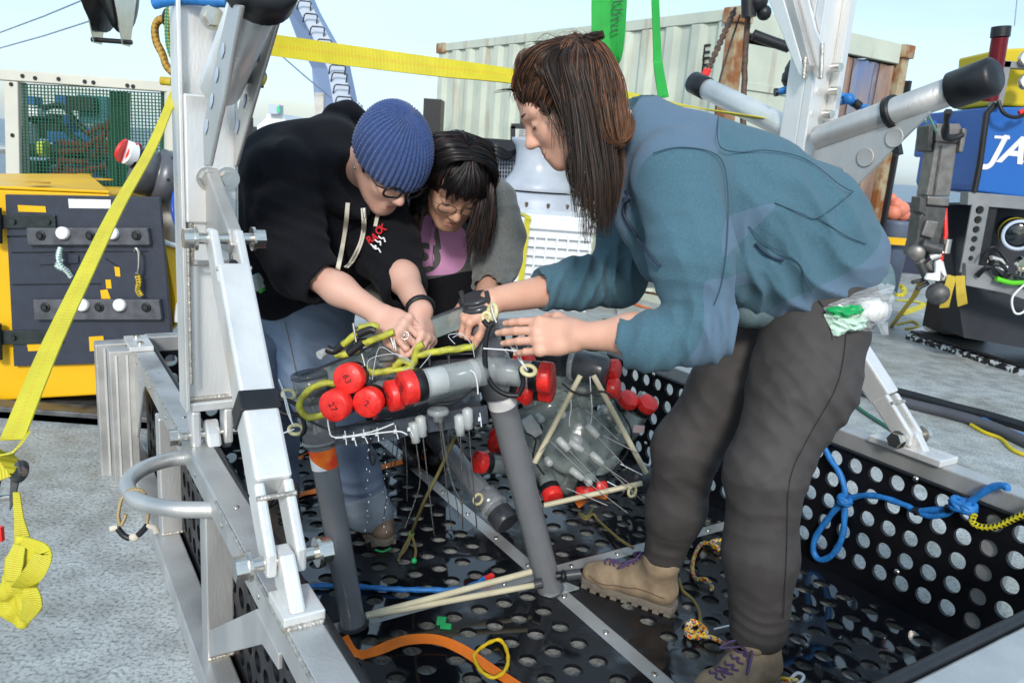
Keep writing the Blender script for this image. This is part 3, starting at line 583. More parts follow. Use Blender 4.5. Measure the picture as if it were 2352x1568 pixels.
o_=R3(2278,337,-.003); o2=text('JASON',.235,R3(2276,343,-.004),A3(1,0,-.02),ZZ,wl,t_,shear=.3,bold=.006,al='LEFT'); m=MB(); m.box(R3(2301,316,-.004),(.05,.001,.009)); mk('letter_serif',m,wl,t_)
m=MB(); m.cyl(P(2300,62,4.9),P(2297,86,4.9),.052,n=24); mk('sensor_cap',m,rubber,t_)
wine=mat('dark_red_anodised',(.16,.012,.02),.3,.3)
m=MB(); m.cyl(P(2297,86,4.9),P(2274,232,4.95),.045,n=24); mk('sensor_tube',m,wine,t_)
m=MB(); m.tube([R3(2228,440,-.05),R3(2240,380,-.05),R3(2256,262,-.05),R3(2275,240,-.06)],.02,10); mk('black_conduit',m,rubber,t_)
m=MB(); m.tube(spl([R3(2272,235,-.1),R3(2280,262,-.12),R3(2310,272,-.12),R3(2350,256,-.1)],6),.012,8); mk('loop_cable',m,rubber,t_)
m=MB(); m.cyl(R3(2312,262,-.13),R3(2330,254,-.13),.015,n=10); mk('red_plug',m,redcap,t_)
m=MB(); m.box(R3(2330,152,-.02),(.16,.03,.02)); m.box(R3(2292,195,-.02),(.03,.03,.14)); mk('upper_bracket',m,alu_g,t_,.003)
for y in(138,190):
    m=MB(); m.lathe(R3(2346,y,-.05),A3(-.3,-1,0),[(.05,0),(.05,.04),(.035,.045),(.001,.03)],20); mk('lamp_fitting',m,steel,t_)
m=MB(); m.prism([R3(2215,440,-.05),R3(2480,462,-.05),R3(2480,492,-.05),R3(2213,470,-.05)][::-1],A3(0,.1,0)); mk('frame_bar',m,alu_g,t_,.004)
# perforated upright
e1=nrm(P(2233,472,YR)-P(2205,625,YR)); hh=np.linalg.norm(P(2233,472,YR)-P(2205,625,YR)); ex=nrm(A3(1,0,0)-e1*np.dot(A3(1,0,0),e1)); 
m=MB(); o_=P(2205,625,YR-.06); m.plate(o_,ex,e1,A3(0,-1,0),0,.115,0,hh,[.03,.085][:2] if False else [.055,.155],[hh*(k+.5)/7 for k in range(7)],.024,.01,16)
m2=MB(); 
for k in range(7):
    pass
m=MB()
seg=16; cs=[(math.cos(2*math.pi*k/seg),math.sin(2*math.pi*k/seg)) for k in range(seg)]
for k in range(7):
    cy=hh*(k+.5)/7; r=.016+.003*k/1.5; vs=[]
    for z in(0,.012):
        for c_,d_ in cs: mm_=max(abs(c_),abs(d_)); vs.append(o_+ex*(.055+c_/mm_*.055)+e1*(cy+d_/mm_*hh/14)+A3(0,z,0))
        for c_,d_ in cs: vs.append(o_+ex*(.055+c_*r)+e1*(cy+d_*r)+A3(0,z,0))
    g=seg; m.add(vs,[(i,(i+1)%g,g+(i+1)%g,g+i) for i in range(g)]+[(g+i,g+(i+1)%g,3*g+(i+1)%g,3*g+i) for i in range(g)]+[(i,2*g+i,2*g+(i+1)%g,(i+1)%g) for i in range(g)])
mk('perforated_upright',m,alu_g,t_)
m=MB(); m.beam(o_+ex*.16+A3(0,.1,0),o_+ex*.16+e1*hh+A3(0,.1,0),.06,.12,A3(0,1,0)); mk('rear_upright',m,rubber,t_)
# camera
c=R3(2319,537,-.1); axc=nrm(A3(-.35,-1,-.1))
m=MB(); m.lathe(c-axc*.28,axc,[(.001,0),(.085,0),(.085,.1),(.095,.11),(.1,.28),(.085,.28),(.07,.25)],28); mk('camera_housing',m,rubber,t_)
m=MB(); m.lathe(c,axc,[(.1,-.01),(.103,.008),(.085,.012),(.08,0)],28,cap=False); mk('camera_ring',m,steelwht,t_)
m=MB(); m.lathe(c-axc*.02,axc,[(.082,0),(.06,.012),(.001,.02)],24); mk('camera_lens',m,mat('dark_lens_glass',(.01,.015,.02),.05,0,.1,spec=1),t_)
m=MB(); m.lathe(c-axc*.13,axc,[(.098,0),(.1,.01),(.1,.03),(.098,.035)],24,cap=False); mk('yellow_band',m,yfl,t_)
m=MB(); m.prism([R3(2200,600,-.1),R3(2275,612,-.1),R3(2480,700,-.1),R3(2480,730,-.1),R3(2290,668,-.1),R3(2200,650,-.1)][::-1],A3(0,.06,0)); mk('lower_frame',m,alu_g,t_,.004)
m=MB(); m.tube(spl([R3(2258,632,-.15),R3(2290,641,-.15),R3(2330,643,-.15),R3(2400,660,-.15)],6),.017,8); mk('green_hose',m,mat('neon_green_hose',(.12,.62,.02),.4),t_)
rr=np.random.RandomState(9)
for i in range(16):
    x,y=rr.uniform(2250,2352),rr.uniform(595,640); m=MB(); d_=A3(rr.uniform(-1,1),rr.uniform(-.4,.4),rr.uniform(-.3,.3))*.07
    m.cyl(R3(x,y,.02)-d_,R3(x,y,.02)+d_,rr.uniform(.012,.035),n=10); mk('valve_fitting',m,(steel,rubber,alu,white)[rr.randint(4)],t_)
for i in range(7):
    x,y=rr.uniform(2215,2320),rr.uniform(580,640); m=MB(); m.tube(spl([R3(x,y,-.12),R3(x+20,y-rr.uniform(5,30),-.16),R3(x+60,y+rr.uniform(-10,20),-.1),R3(x+85,y+20,0)],6),.009,7); mk('cable',m,rubber,t_)
m=MB(); m.prism([R3(2250,480,.45),R3(2480,480,.45),R3(2480,830,.2),R3(2250,790,.2)][::-1],A3(0,.3,0)); mk('dark_bay',m,mat('dark_bay_fill',(.01,.013,.02),.6),t_)  # solid near-black block filling the bay behind the frame
chip=mat('chipped_black_paint',(.012,.012,.014),.4,0,.1,26,.001,60,c2=(.6,.63,.66),det=3,cr=(.44,.47))
sk0=PZ(2088,776,-.03); sk1=PZ(2480,900,-.03)
dk=nrm(sk1-sk0)
m=MB(); m.beam(sk0,sk1,.08,.07); mk('skid_runner',m,chip,t_,.004)
pk=np.cross(ZZ,dk); 
m=MB(); m.prism([sk0+A3(0,0,.045),sk1+A3(0,0,.045),sk1+pk*.95+A3(0,0,.045),sk0+pk*.95+A3(0,0,.045)],A3(0,0,.02)); mk('skid_deck',m,rubber,t_)
m=MB(); q=sk0+pk*.1; m.beam(q+A3(-.05,0,.03),q+pk*.75+A3(.25,0,.35),.12,.03); mk('skid_horn',m,alu,t_)
m=MB(); c=PZ(2215,770,.05); m.prism([c+A3(-.2,-.05,0),c+A3(.1,-.12,0),c+A3(.22,.05,0),c+A3(.22,.3,0),c+A3(-.2,.3,0)],A3(0,0,.3)); bt=mk('battery_box',m,rubber,t_,.012)
m=MB(); m.box(c+A3(.0,-.11,.07),(.07,.004,.025)); mk('yellow_label',m,yfl,t_)
m=MB(); m.box(c+A3(-.12,-.08,.31),(.05,.03,.02)); mk('white_block',m,white,t_)
for i in range(8):
    m=MB(); m.sphere(c+A3(rr.uniform(-.18,.18),-.1,rr.uniform(.08,.28)),.012,8); mk('glint_bolt',m,steel,t_)
m=MB(); m.tube(spl([R3(2320,635,-.2),R3(2285,670,-.2),R3(2290,705,-.2),R3(2312,700,-.2),R3(2320,660,-.2)],6),.007,7); mk('wire_loop',m,white,t_)
# manipulator
t_=thing('manipulator_arm','folded grey titanium manipulator arm standing left of the blue float block','robot arm',P(2120,640,5.2)*A3(1,1,0)+A3(0,0,.2))
ti=mat('titanium_grey',(.22,.21,.20),.42,.6,.3,20,.0008,60)
tid=mat('titanium_dark',(.10,.10,.10),.45,.5,.4,25,.001,60)
YM=5.1; M3=lambda x,y,d=0:P(x,y,YM)+A3(0,d,0)
def slab(pts,th,mt,nm,d0=0,bv=.008):
    m=MB(); m.prism([M3(x,y,d0) for x,y in pts][::-1],A3(0,th,0)); mk(nm,m,mt,t_,bv)
slab([(2152,284),(2206,284),(2212,300),(2200,330),(2150,326)],.16,ti,'shoulder_joint')
slab([(2206,294),(2217,298),(2206,352),(2196,350)],.2,ti,'joint_plate',-.03)
slab([(2137,288),(2150,290),(2145,350),(2134,346)],.16,tid,'joint_plate',.02)
slab([(2150,326),(2200,330),(2182,452),(2128,450)],.14,ti,'upper_arm')
slab([(2159,335),(2164,335),(2147,448),(2142,448)],.005,tid,'arm_groove',-.006,.001)
slab([(2128,450),(2178,454),(2176,474),(2126,470)],.16,ti,'elbow_block',-.02)
slab([(2112,452),(2128,456),(2126,496),(2108,486)],.12,tid,'elbow_plate',-.01)
slab([(2128,474),(2176,478),(2160,560),(2128,600),(2096,588),(2106,548),(2112,500)],.14,tid,'forearm')
slab([(2124,505),(2152,508),(2138,548),(2112,540)],.03,ti,'forearm_cover',-.03)
for a,b,r,mt in(((2110,560),(2150,572),.05,tid),((2098,585),(2120,640),.035,tid),((2120,600),(2150,636),.04,ti),((2090,570),(2104,600),.045,ti),((2116,640),(2085,645),.018,tid),((2124,648),(2096,660),.018,tid),((2150,600),(2158,640),.03,alu),((2130,590),(2150,580),.03,alu)):
    m=MB(); m.cyl(M3(*a,-.04),M3(*b,-.06),r*.8,r*.7,14); mk('wrist_part',m,mt,t_)
m=MB(); m.lathe(M3(2094,578,-.06),A3(-.4,-1,0),[(.001,.05),(.04,.05),(.05,.04),(.05,-.03)][::-1],20); mk('wrist_joint',m,ti,t_)
slab([(2128,596),(2142,590),(2138,640),(2104,636),(2110,622),(2128,622)],.03,white,'white_gripper_plate',-.12)
m=MB(); m.tube([M3(2180,480,.05),M3(2172,540,.0),M3(2160,600,.0)],.014,8); mk('arm_hose',m,redcap,t_)
m=MB(); m.cyl(M3(2172,548,-.02),M3(2166,580,-.02),.03); mk('chrome_fitting',m,steel,t_)
m=MB(); m.tube(spl([M3(2120,262,-.3),M3(2135,285,-.2),M3(2152,312,-.1),M3(2175,318,-.06),M3(2200,310,-.05)],6),[.02]*25,8,lobes=2,twist=30); mk('black_tape_wrap',m,rubber,t_)
gr=uvmat('pale_green_rope',(.35,.62,.45),(.1,.35,.25),'rope',.6,200)
m=MB(); m.tube([P(2112,256,4.0),P(2126,282,5.0)],.008,6); m.tube([P(2124,250,4.0),P(2152,305,5.0)],.008,6); tag(mk('green_lashing_line',m,gr),'thin pale green line from the right tube down to the robot arm','line')
ys=uvmat('ochre_webbing',(.55,.40,.03),(.6,.3,.02),'web',.6,200)
for i,(a,b) in enumerate((((2150,700),(2168,628)),((2192,694),(2186,628)))):
    m=MB(); pts=spl([M3(a[0],a[1],-.1),M3((a[0]+b[0])/2-5,(a[1]+b[1])/2,-.12),M3(*b,-.1)],5); m.ribbon(pts,.06,[A3(1,0,0)]*len(pts),.006); tag(mk('webbing_loop',m,ys),('left' if i==0 else 'right')+' leg of the ochre webbing loop hanging under the robot arm gripper','strap')
m=MB(); m.lathe(M3(2136,668,-.1),A3(-.5,-1,.2),[(.001,.02),(.06,.02),(.07,0),(.07,-.03),(.001,-.03)][::-1],24); tag(mk('round_fitting',m,tid),'round dark fitting on the deck below the robot arm','fitting')
pts=[PZ(2046,752,-.06),P(2075,712,5.6),P(2100,680,5.3),P(2116,645,5.1)]
m=MB(); m.ribbon(spl(pts,5),.05,[nrm(A3(1,0,.5))]*16,.004); tag(mk('deck_strap',m,ys),'ochre ratchet strap running from the deck up to the robot arm','strap')
pts=[PZ(2060,690,-.03),PZ(2090,690,-.02),PZ(2125,700,-.03),PZ(2070,720,-.02)]
m=MB(); m.ribbon(spl(pts,5),.07,[nrm(A3(.4,1,.1))]*16,.004); m.tube([PZ(2065+12*math.cos(a),668+12*math.sin(a),-.03) for a in np.linspace(0,6,20)],.03,6); tag(mk('strap_heap',m,yel),'heap of yellow webbing on the deck beside the jacket hem','strap')
m=MB(); m.tube(spl([PZ(2060,745,-.025),PZ(2095,738,-.025),PZ(2110,750,-.025),PZ(2080,755,-.025)],6),.012,8); tag(mk('cord_coil',m,ys),'small coil of yellow cord on the deck right of the clear bag','cord')
# grey bin with orange content
t_=thing('grey_bin','blue grey plastic bin filled with orange floats beside the container','bin',PZ(2070,690,-.1)*A3(1,1,0)+A3(0,1.6,-.1))
YB=8.2; Q3=lambda x,y,d=0:P(x,y,YB)+A3(0,d,0)
m=MB(); m.lathe(Q3(2062,505),A3(0,0,-1),[(.14,0),(.155,.0),(.15,.05),(.12,.75),(.001,.75)],24,cap=False); mk('bin_body',m,mat('bin_plastic',(.10,.13,.19),.5),t_)
for i,(x,y,r) in enumerate(((2052,488,.09),(2068,482,.09),(2058,470,.07),(2048,455,.05),(2074,494,.07))):
    m=MB(); m.sphere(Q3(x,y,.0),r,14); mk('orange_float',m,mat('salmon_float',(.75,.24,.15),.5) if i==0 else MATS['salmon_float'],t_)
m=MB(); m.beam(P(2030,552,8.0),P(2092,556,8.0),.06,.07); tag(mk('yellow_rail',m,yp),'short yellow rail in front of the grey bin','rail')
# hoses on deck right
def hose(pts,r,mt,lb,nm='deck_hose',cat='hose'):
    m=MB(); m.tube(spl([PZ(x,y,-.035+r*.9) for x,y in pts],10),r,10); return tag(mk(nm,m,mt),lb,cat)
hose([(1940,862),(1990,885),(2080,905),(2190,935),(2280,958),(2420,1000)],.028,rubber,'thick black hose across the deck at right, farthest of the bundle')
hose([(1940,880),(2000,905),(2100,930),(2200,955),(2290,985),(2420,1045)],.03,mat('grey_hose_jacket',(.07,.075,.09),.5),'thick dark grey sleeved hose beside the black hose on the deck')
hose([(2228,948),(2260,962),(2310,985),(2420,1020)],.010,mat('bright_blue_line',(.03,.25,.75),.4),'thin bright blue line lying on the black hose')
hose([(2230,975),(2260,992),(2300,1008),(2330,1035),(2400,1060)],.010,yfl,'thin yellow line lying beside the grey sleeved hose')
hose([(1950,920),(1990,950),(2060,995),(2150,1060),(2230,1090)],.011,mat('dark_green_hose',(.01,.12,.08),.4),'thin dark green hose on the deck behind the right basket rail')
# ---------------- perforated work basket with frame ----------------
BT=.45; HB=.87; A0,A1=-1.38,1.15
bk=thing('work_basket','aluminium framed basket of perforated black panels with two upright posts on the ship deck','equipment basket',BO+A3(0,0,-.1))
fp=.081; fr=.0245
def frange(s,p,lo,hi): 
    k0=math.ceil((lo-s)/p); k1=math.floor((hi-s)/p); return [s+p*k for k in range(k0,k1+1)]
for (a0,a1) in((A0+.02,-.025),(.025,A1-.02)):
    for(b0,b1) in((-HB+.005,-.025),(.025,HB-.005)):
        m=MB(); o=B(0,0,0); m.plate(o,BU,BV,ZZ,a0,a1,b0,b1,frange(.0855,fp,a0+.05,a1-.05),frange(.065-fp,.0785,b0+.04,b1-.04),fr,.010); mk('floor_panel',m,blackp,bk)
m=MB(); m.beam(B(A0,0,-.008),B(A1,0,-.008),.07,.012); mk('floor_strip',m,alu_r,bk)
for s0,s1 in((-HB,-.035),(.035,HB)):
    m=MB(); m.beam(B(0,s0,-.0085),B(0,s1,-.0085),.07,.012); mk('floor_strip',m,alu_r,bk)
for a in list(np.arange(-1.2,1.15,.19)):
    m=MB(); m.lathe(B(a,.0,-.002),ZZ,[(.008,0),(.008,.003),(.004,.004)],10); mk('rivet',m,steel,bk)
for b in(-.7,-.5,-.3,-.12,.12,.3,.5,.7):
    m=MB(); m.lathe(B(0,b,-.002),ZZ,[(.008,0),(.008,.003),(.004,.004)],10); mk('rivet',m,steel,bk)
for b in(-.45,.45):
    m=MB(); m.beam(B(A0,b,-.035),B(A1,b,-.045),.035,.05); mk('joist',m,alu_d,bk)
# right and left wall panels (holes measured .069 x .0716)
wa=frange(.5905,.0687,A0+.05,A1-.05); wz=[.07+.0716*k for k in range(5)]
m=MB(); m.plate(B(0,HB,0),BU,ZZ,-BV,A0+.02,A1-.02,-.01,BT-.055,wa,wz,.0235,.012); mk('side_panel',m,blackw,bk)
m=MB(); m.plate(B(0,-HB,0),BU,ZZ,BV,A0+.02,A1-.02,-.01,BT-.055,wa,wz,.0235,.012); mk('side_panel',m,blackw,bk)
wb=frange(0,.0716,-HB+.05,HB-.05)
m=MB(); m.plate(B(A0,0,0),BV,ZZ,BU,-HB+.02,HB-.02,-.01,BT-.055,wb,wz,.0235,.012); mk('end_panel',m,blackw,bk)
m=MB(); m.plate(B(A1,0,0),BV,ZZ,-BU,-HB+.02,HB-.02,-.01,BT-.055,wb,wz,.0235,.012); mk('end_panel',m,blackw,bk)
for a in(-1.1,-.55,0,.55,.93):
    for z in(.11+.0,.40):
        m=MB(); q=B(a+.03,HB-.013,z-.004); m.lathe(q,-BV,[(.009,0),(.008,.003),(.003,.005)],10); mk('screw',m,steel,bk)
# rails
rw=.085
m=MB(); m.beam(B(A0-.05,-HB-.03,BT-.03),B(A1+.09,-HB-.03,BT-.03),.062,.06,ZZ); mk('top_rail',m,alu_r,bk,.005)
m=MB(); m.beam(B(A0-.05,HB+.04,BT-.03),B(A1+.09,HB+.04,BT-.03),.07,.06,ZZ); mk('top_rail',m,alu_r,bk,.005)
m=MB(); m.beam(B(A1+.045,-HB,BT-.04),B(A1+.045,HB,BT-.04),rw,.075,ZZ); mk('end_rail',m,alu_r,bk,.005)
m=MB(); m.beam(B(A0-.04,-HB,BT-.03),B(A0-.04,HB,BT-.03),.06,.06,ZZ); mk('end_rail',m,alu_r,bk,.005)
m=MB(); m.tube([B(A0,HB-.005,BT-.052),B(A1,HB-.005,BT-.052)],.006,6); m.tube([B(A1-.012,-HB,BT-.005),B(A1-.012,HB,BT-.005)],.012,8);m.tube([B(A0,-HB+.004,BT-.01),B(A1,-HB+.004,BT-.01)],.012,8); mk('edge_trim',m,rubber,bk)
m=MB(); m.beam(B(A0-.05,-HB-.055,-.005),B(A1+.1,-HB-.055,-.005),.07,.055,ZZ); mk('base_beam',m,alu_r,bk,.004)
m=MB(); m.beam(B(A0-.05,HB+.04,-.06),B(A1+.1,HB+.04,-.06),.08,.06,ZZ); mk('base_beam',m,alu_r,bk,.004)
m=MB(); m.beam(B(A1+.05,-HB,-.06),B(A1+.05,HB,-.06),.08,.06,ZZ); mk('base_beam',m,alu_r,bk,.004)
for a in(-.66,.0,.92):
    m=MB(); m.beam(B(a,-HB-.04,.02),B(a,-HB-.04,BT-.06),.06,.062,BU); mk('upright',m,alu_r,bk,.004)
for a in(.03,):
    m=MB(); m.prism([B(a,-HB-.066,.03),B(a,-HB-.066,.10),B(a+.42,-HB-.066,BT-.055),B(a+.56,-HB-.066,BT-.055),B(a+.56,-HB-.066,BT-.085),B(a+.46,-HB-.066,BT-.10)],BV*.008); mk('gusset_plate',m,alu_r,bk,.002)
m=MB(); m.prism([B(-1.32,-HB-.066,BT-.055),B(-.95,-HB-.066,BT-.055),B(-1.0,-HB-.066,BT-.10),B(-1.2,-HB-.066,.12),B(-1.32,-HB-.066,.08)],BV*.008); mk('gusset_plate',m,alu_d,bk,.002)
for a in(-.8,0,.8,1.1):
    m=MB(); m.beam(B(a,HB+.04,.0),B(a,HB+.04,BT-.06),.06,.06,BU); mk('upright',m,alu_r,bk,.004)
# far left corner channel
for da,db,w in((-1.33,-.995,.10),(-1.22,-.97,.085)):
    m=MB(); m.beam(B(da,db,-.08),B(da,db,BT+.005),w,.07,BU); mk('corner_channel',m,alu_d,bk,.004)
    for k in(-.022,.012):
        m=MB(); m.beam(B(da+.036,db+k,-.06),B(da+.036,db+k,BT-.01),.006,.006,BU); mk('channel_ridge',m,alu,bk)
m=MB(); m.box(B(-1.27,-HB-.04,BT+.009),(.09,.038,.008),(BU,BV,ZZ)); mk('corner_plate',m,alu,bk,.002)
for s in(-.05,.05):
    m=MB(); m.cyl(B(-1.27+s,-HB-.04,BT+.017),B(-1.27+s,-HB-.04,BT+.026),.011,n=6); mk('bolt',m,steel,bk)
# U handle
z=BT-.055; hp2_=[PZ(x,y,BT-.05) for x,y in((445,1050),(385,1056),(325,1078),(292,1112),(318,1150),(400,1168),(500,1170))]; m=MB(); m.tube(spl(hp2_,8),.0185,14)
mk('grab_handle',m,alu_r,bk)
for q_ in(hp2_[0],hp2_[-1]): m=MB(); m.tube([q_+BU*.022*math.cos(t)+ZZ*.022*math.sin(t) for t in np.linspace(0,6.28,14)[:-1]],.005,6,closed=True); mk('weld',m,weld,bk)
PN=-BV
# posts
def post(s,a=-.25,ztop=2.6):
    b=s*HB+(-.0 if s<0 else .01); z0=BT+.09
    m=MB(); m.beam(B(a-.02,b,z0),B(a-.02,b,ztop),.125,.07,BU); mk('post',m,alu,bk,.006)
    # channel flanges on camera side
    for k in(-1,1):
        m=MB(); m.beam(B(a+.03,b+k*.058,z0+.01),B(a+.03,b+k*.058,ztop),.009,.03,BU); mk('post_flange',m,alu,bk,.002)
    m=MB(); m.beam(B(a+.0,b-.062,z0+.012),B(a+.0,b+.062,z0+.012),.07,.022,ZZ); mk('foot_plate',m,alu,bk,.003)
    m=MB(); m.tube([B(a+.018,b-.05,z0+.03),B(a+.018,b+.05,z0+.03)],.006,6); mk('weld',m,weld,bk)
    for k in(-1,1):
        m=MB(); m.prism([B(a-.028,b+k*.038-.011,z0),B(a+.028,b+k*.038-.011,z0),B(a+.028,b+k*.038-.011,z0-.09),B(a,b+k*.038-.011,z0-.115),B(a-.028,b+k*.038-.011,z0-.09)],BV*.022); mk('clevis_ear',m,alu,bk,.006)
    m=MB(); m.prism([B(a-.02,b-.016,BT),B(a+.05,b-.016,BT),B(a+.03,b-.016,z0-.06),B(a+.0,b-.016,z0-.03),B(a-.02,b-.016,z0-.06)],BV*.034); mk('lug',m,alu,bk,.006)
    hexbolt(B(a,b-.075,z0-.07),B(a,b+.075,z0-.07),.012,.021)
def hexbolt(p,q,r,h):
    d=nrm(q-p); m=MB(); m.cyl(p,q,r,n=12); mk('pin',m,steel,bk)
    for e,sg in((p,-1),(q,1)):
        m=MB(); m.cyl(e-d*sg*.004,e-d*sg*.001*0+d*sg*0.002,h*1.15,n=20); mk('washer',m,steel,bk)
        m=MB(); m.cyl(e+d*sg*.002,e+d*sg*.022,h,n=6); mk('hex_nut',m,steel,bk,.002)
post(-1); post(1,a=.015)
# braces (square tube, pinned both ends)
def brace(s,top,foot,w=.07):
    b=s*HB+(0 if s<0 else .01); d=nrm(foot-top); x=BV
    m=MB(); m.beam(top+d*.09,foot-d*.13,w,w*.85,BV); y=None; mk('brace',m,alu,bk,.006)
    for e,sg in((top,1),(foot,-1)):
        for k in(-1,1):
            o=e+d*sg*.1; n_=np.cross(d,BV); hw=w*.4
            m=MB(); m.prism([o+BV*(k*w*.33-.009)+n_*hw+d*sg*.03,o+BV*(k*w*.33-.009)-n_*hw+d*sg*.03,e+BV*(k*w*.33-.009)-n_*hw*.9,e-d*sg*.028+BV*(k*w*.33-.009),e+BV*(k*w*.33-.009)+n_*hw*.9],BV*.018); mk('clevis_ear',m,alu,bk,.005)
        m=MB(); m.tube([e+d*sg*.1-BV*w*.45+np.cross(BV,d)*hw*1.0*-1,e+d*sg*.1+BV*w*.45+np.cross(BV,d)*hw*-1.0],.005,6); mk('weld',m,weld,bk)
        hexbolt(e-BV*.058,e+BV*.058,.012,.022)
    return d
topL=PP(516,548,B(0,-HB-.02,0),BV); ftL=PZ(652,1283,.523)
dL=brace(-1,topL,ftL,.074)
a_=np.dot(ftL-BO,BU); b_l=np.dot(ftL-BO,BV); m=MB(); m.prism([B(a_-.005,b_l-.013,BT+.02),B(a_+.085,b_l-.013,BT+.02),B(a_+.022,b_l-.013,ftL[2]+.018),B(a_-.018,b_l-.013,ftL[2]+.02),B(a_-.026,b_l-.013,ftL[2]-.01)],BV*.026); mk('lug',m,alu,bk,.005)
m=MB(); m.box(B(a_+.045,-HB-.03,BT+.01),(.045,.034,.01),(BU,BV,ZZ)); mk('lug_plate',m,alu,bk,.003)
def bead(p,q,n=26,r=.0045,mt=None):
    pts=[p+(q-p)*i/n for i in range(n+1)]; m=MB(); m.tube(pts,[r*(1+.35*(i%2)) for i in range(n+1)],7); mk('weld_bead',m,mt or weld,bk)
z_=BT+.001
for a in(a_+.0,a_+.092): bead(B(a,-HB-.06,z_),B(a,-HB+.0,z_),12)
bead(B(a_+.0,-HB-.062,z_),B(a_+.092,-HB-.062,z_),12)
for k in(-1,1): bead(B(-.19,-HB+k*.053,.62),B(-.19,-HB+k*.053,.95),40,.0035)
bead(B(.10,-HB-.0605,BT-.003),B(1.1,-HB-.0605,BT-.003),120,.003); bead(B(-1.2,-HB-.0605,BT-.003),B(-.3,-HB-.0605,BT-.003),90,.003)
for a in(-1.15,-.85,-.55,-.12,.16,.45,.72,.95):
    for zz in(BT-.03,):
        m=MB(); m.lathe(B(a,-HB-.0615,zz),-BV,[(.007,0),(.006,.002),(.002,.003)],10); mk('rivet',m,steel,bk)
for a in(-.9,-.45,.15,.5,.85):
    m=MB(); m.lathe(B(a,-HB-.03,BT+.0005),ZZ,[(.007,0),(.006,.002),(.002,.003)],10); mk('rivet',m,steel,bk)
    m=MB(); m.lathe(B(a,HB+.04,BT+.0005),ZZ,[(.007,0),(.006,.002),(.002,.003)],10); mk('rivet',m,steel,bk)
for b in(-.5,-.1,.3,.6):
    m=MB(); m.lathe(B(A1+.045,b,BT-.002),ZZ,[(.016,0),(.014,.002),(.006,.003),(.005,.006)],14); mk('rivet',m,steel,bk)
for a in(-.66,.0): bead(B(a+.031,-HB-.07,.026),B(a+.031,-HB-.01,.026),10)
m=MB(); at=np.dot(topL-BO,BU); m.prism([B(-.25+.01,-HB-.014,topL[2]+.16),B(at,-HB-.014,topL[2]+.02),B(at+.025,-HB-.014,topL[2]-.01),B(at,-HB-.014,topL[2]-.03),B(-.24,-HB-.014,topL[2]-.04)],BV*.028); mk('lug',m,alu_d,bk,.004)
m=MB(); m.box(B(-.206,-HB,topL[2]+.06),(.01,.04,.14),(BU,BV,ZZ)); mk('doubler_plate',m,alu,bk,.003)
m=MB(); z_=topL[2]+.06; m.tube([B(-.197,-HB-.045,z_-.15),B(-.197,-HB-.045,z_+.15),B(-.197,-HB+.045,z_+.15),B(-.197,-HB+.045,z_-.15)],.006,6,closed=True); mk('weld',m,weld,bk)
m=MB(); d=dL; q=topL+(ftL-topL)*.585; m.tube([q-BV*.05,q+BV*.05],.002,4); 
m=MB(); m.beam(q-d*.02,q+d*.02,.08,.07,BV); mk('black_band',m,rubber,bk,.002)
for f in(.13,.78):
    q=topL+(ftL-topL)*f; n_=nrm(np.cross(BV,d)); n_=n_ if np.dot(n_,CAM-q)>0 else -n_; m=MB(); m.cyl(q+n_*.03,q+n_*.0335,.0085,n=16); mk('tapped_hole',m,rubber,bk)
topR=PP(1960,800,B(0,HB,0),BV); ftR=PP(2090,1003,B(0,HB+.03,0),BV)
topR=ftR+nrm(topR-ftR)*.9
brace(1,topR,ftR,.07)
m=MB(); a_=np.dot(ftR-BO,BU); m.prism([B(a_-.05,HB+.02,BT),B(a_+.07,HB+.02,BT),B(a_+.02,HB+.02,ftR[2]+.02),B(a_-.02,HB+.02,ftR[2]+.02)],BV*.03); mk('lug',m,alu,bk,.005)
m=MB(); m.box(B(a_+.01,HB+.035,BT+.01),(.11,.045,.01),(BU,BV,ZZ)); mk('lug_plate',m,alu,bk,.003)
# bumper tubes with gusset plates: left post points at camera and up, right post both ways
def bumper(s,base,tip,r,capl,capr,holes,gus,mt_=None,gd=-1):
    d=nrm(tip-base); L_=np.linalg.norm(tip-base)
    m=MB(); m.lathe(base,d,[(r,0),(r,L_),(r-.006,L_),(r-.006,L_-.15)],28,cap=False); mk('bumper_tube',m,mt_ or alu,bk)
    if capl:
        m=MB(); m.lathe(tip-d*capl,d,[(r+.001,0),(r+capr,.003),(r+capr,capl-.01),(r+capr-.01,capl),(r*.55,capl),(r*.5,capl-.04)] if s<0 else [(r+.001,0),(r+capr,.003),(r+capr,capl-.01),(r+capr-.01,capl),(.001,capl+.002)],28,cap=False); mk('rubber_cap',m,rubber,bk)
    if gus:
        for k in gus[2]:
            g=[base+BV*k+A3(0,0,gus[0]),base+BV*k+A3(0,0,-gus[1]),base+BV*k+A3(0,0,-gus[1])+d*.06,base+d*L_*.62+BV*k-A3(0,0,.12),base+d*L_*.66+BV*k]
            g=[base+BV*k+A3(0,0,gus[0]),base+BV*k-A3(0,0,gus[1]),base+d*L_*gus[3]+BV*k-A3(0,0,gus[4]),base+d*L_*gus[3]+BV*k]
            m=MB(); m.prism(g,BV*.008); mk('gusset_plate',m,alu_r,bk,.003)
            for f in holes:
                c=(base*(1-f)+ (base+d*L_)*f)+BV*(k-.0015)-A3(0,0,gus[1]*(1-f*1.2)*.5+.02); 
                m=MB(); m.lathe(c,-BV,[(.001,.001),(.024,.001),(.028,.002),(.028,0)],20); mk('plate_hole',m,steelwht if s<0 else alu_d,bk)
    return d
hp=B(-.2,-HB,0); b_=PP(514,185,B(0,-HB+.0,0),BV); e_=PP(611,-20,B(0,-HB,0),BV)
e_=PP(612,-62,B(0,-HB,0),BV)
bumper(-1,b_-nrm(e_-b_)*.03,e_,.042,.06,.02,(),None)
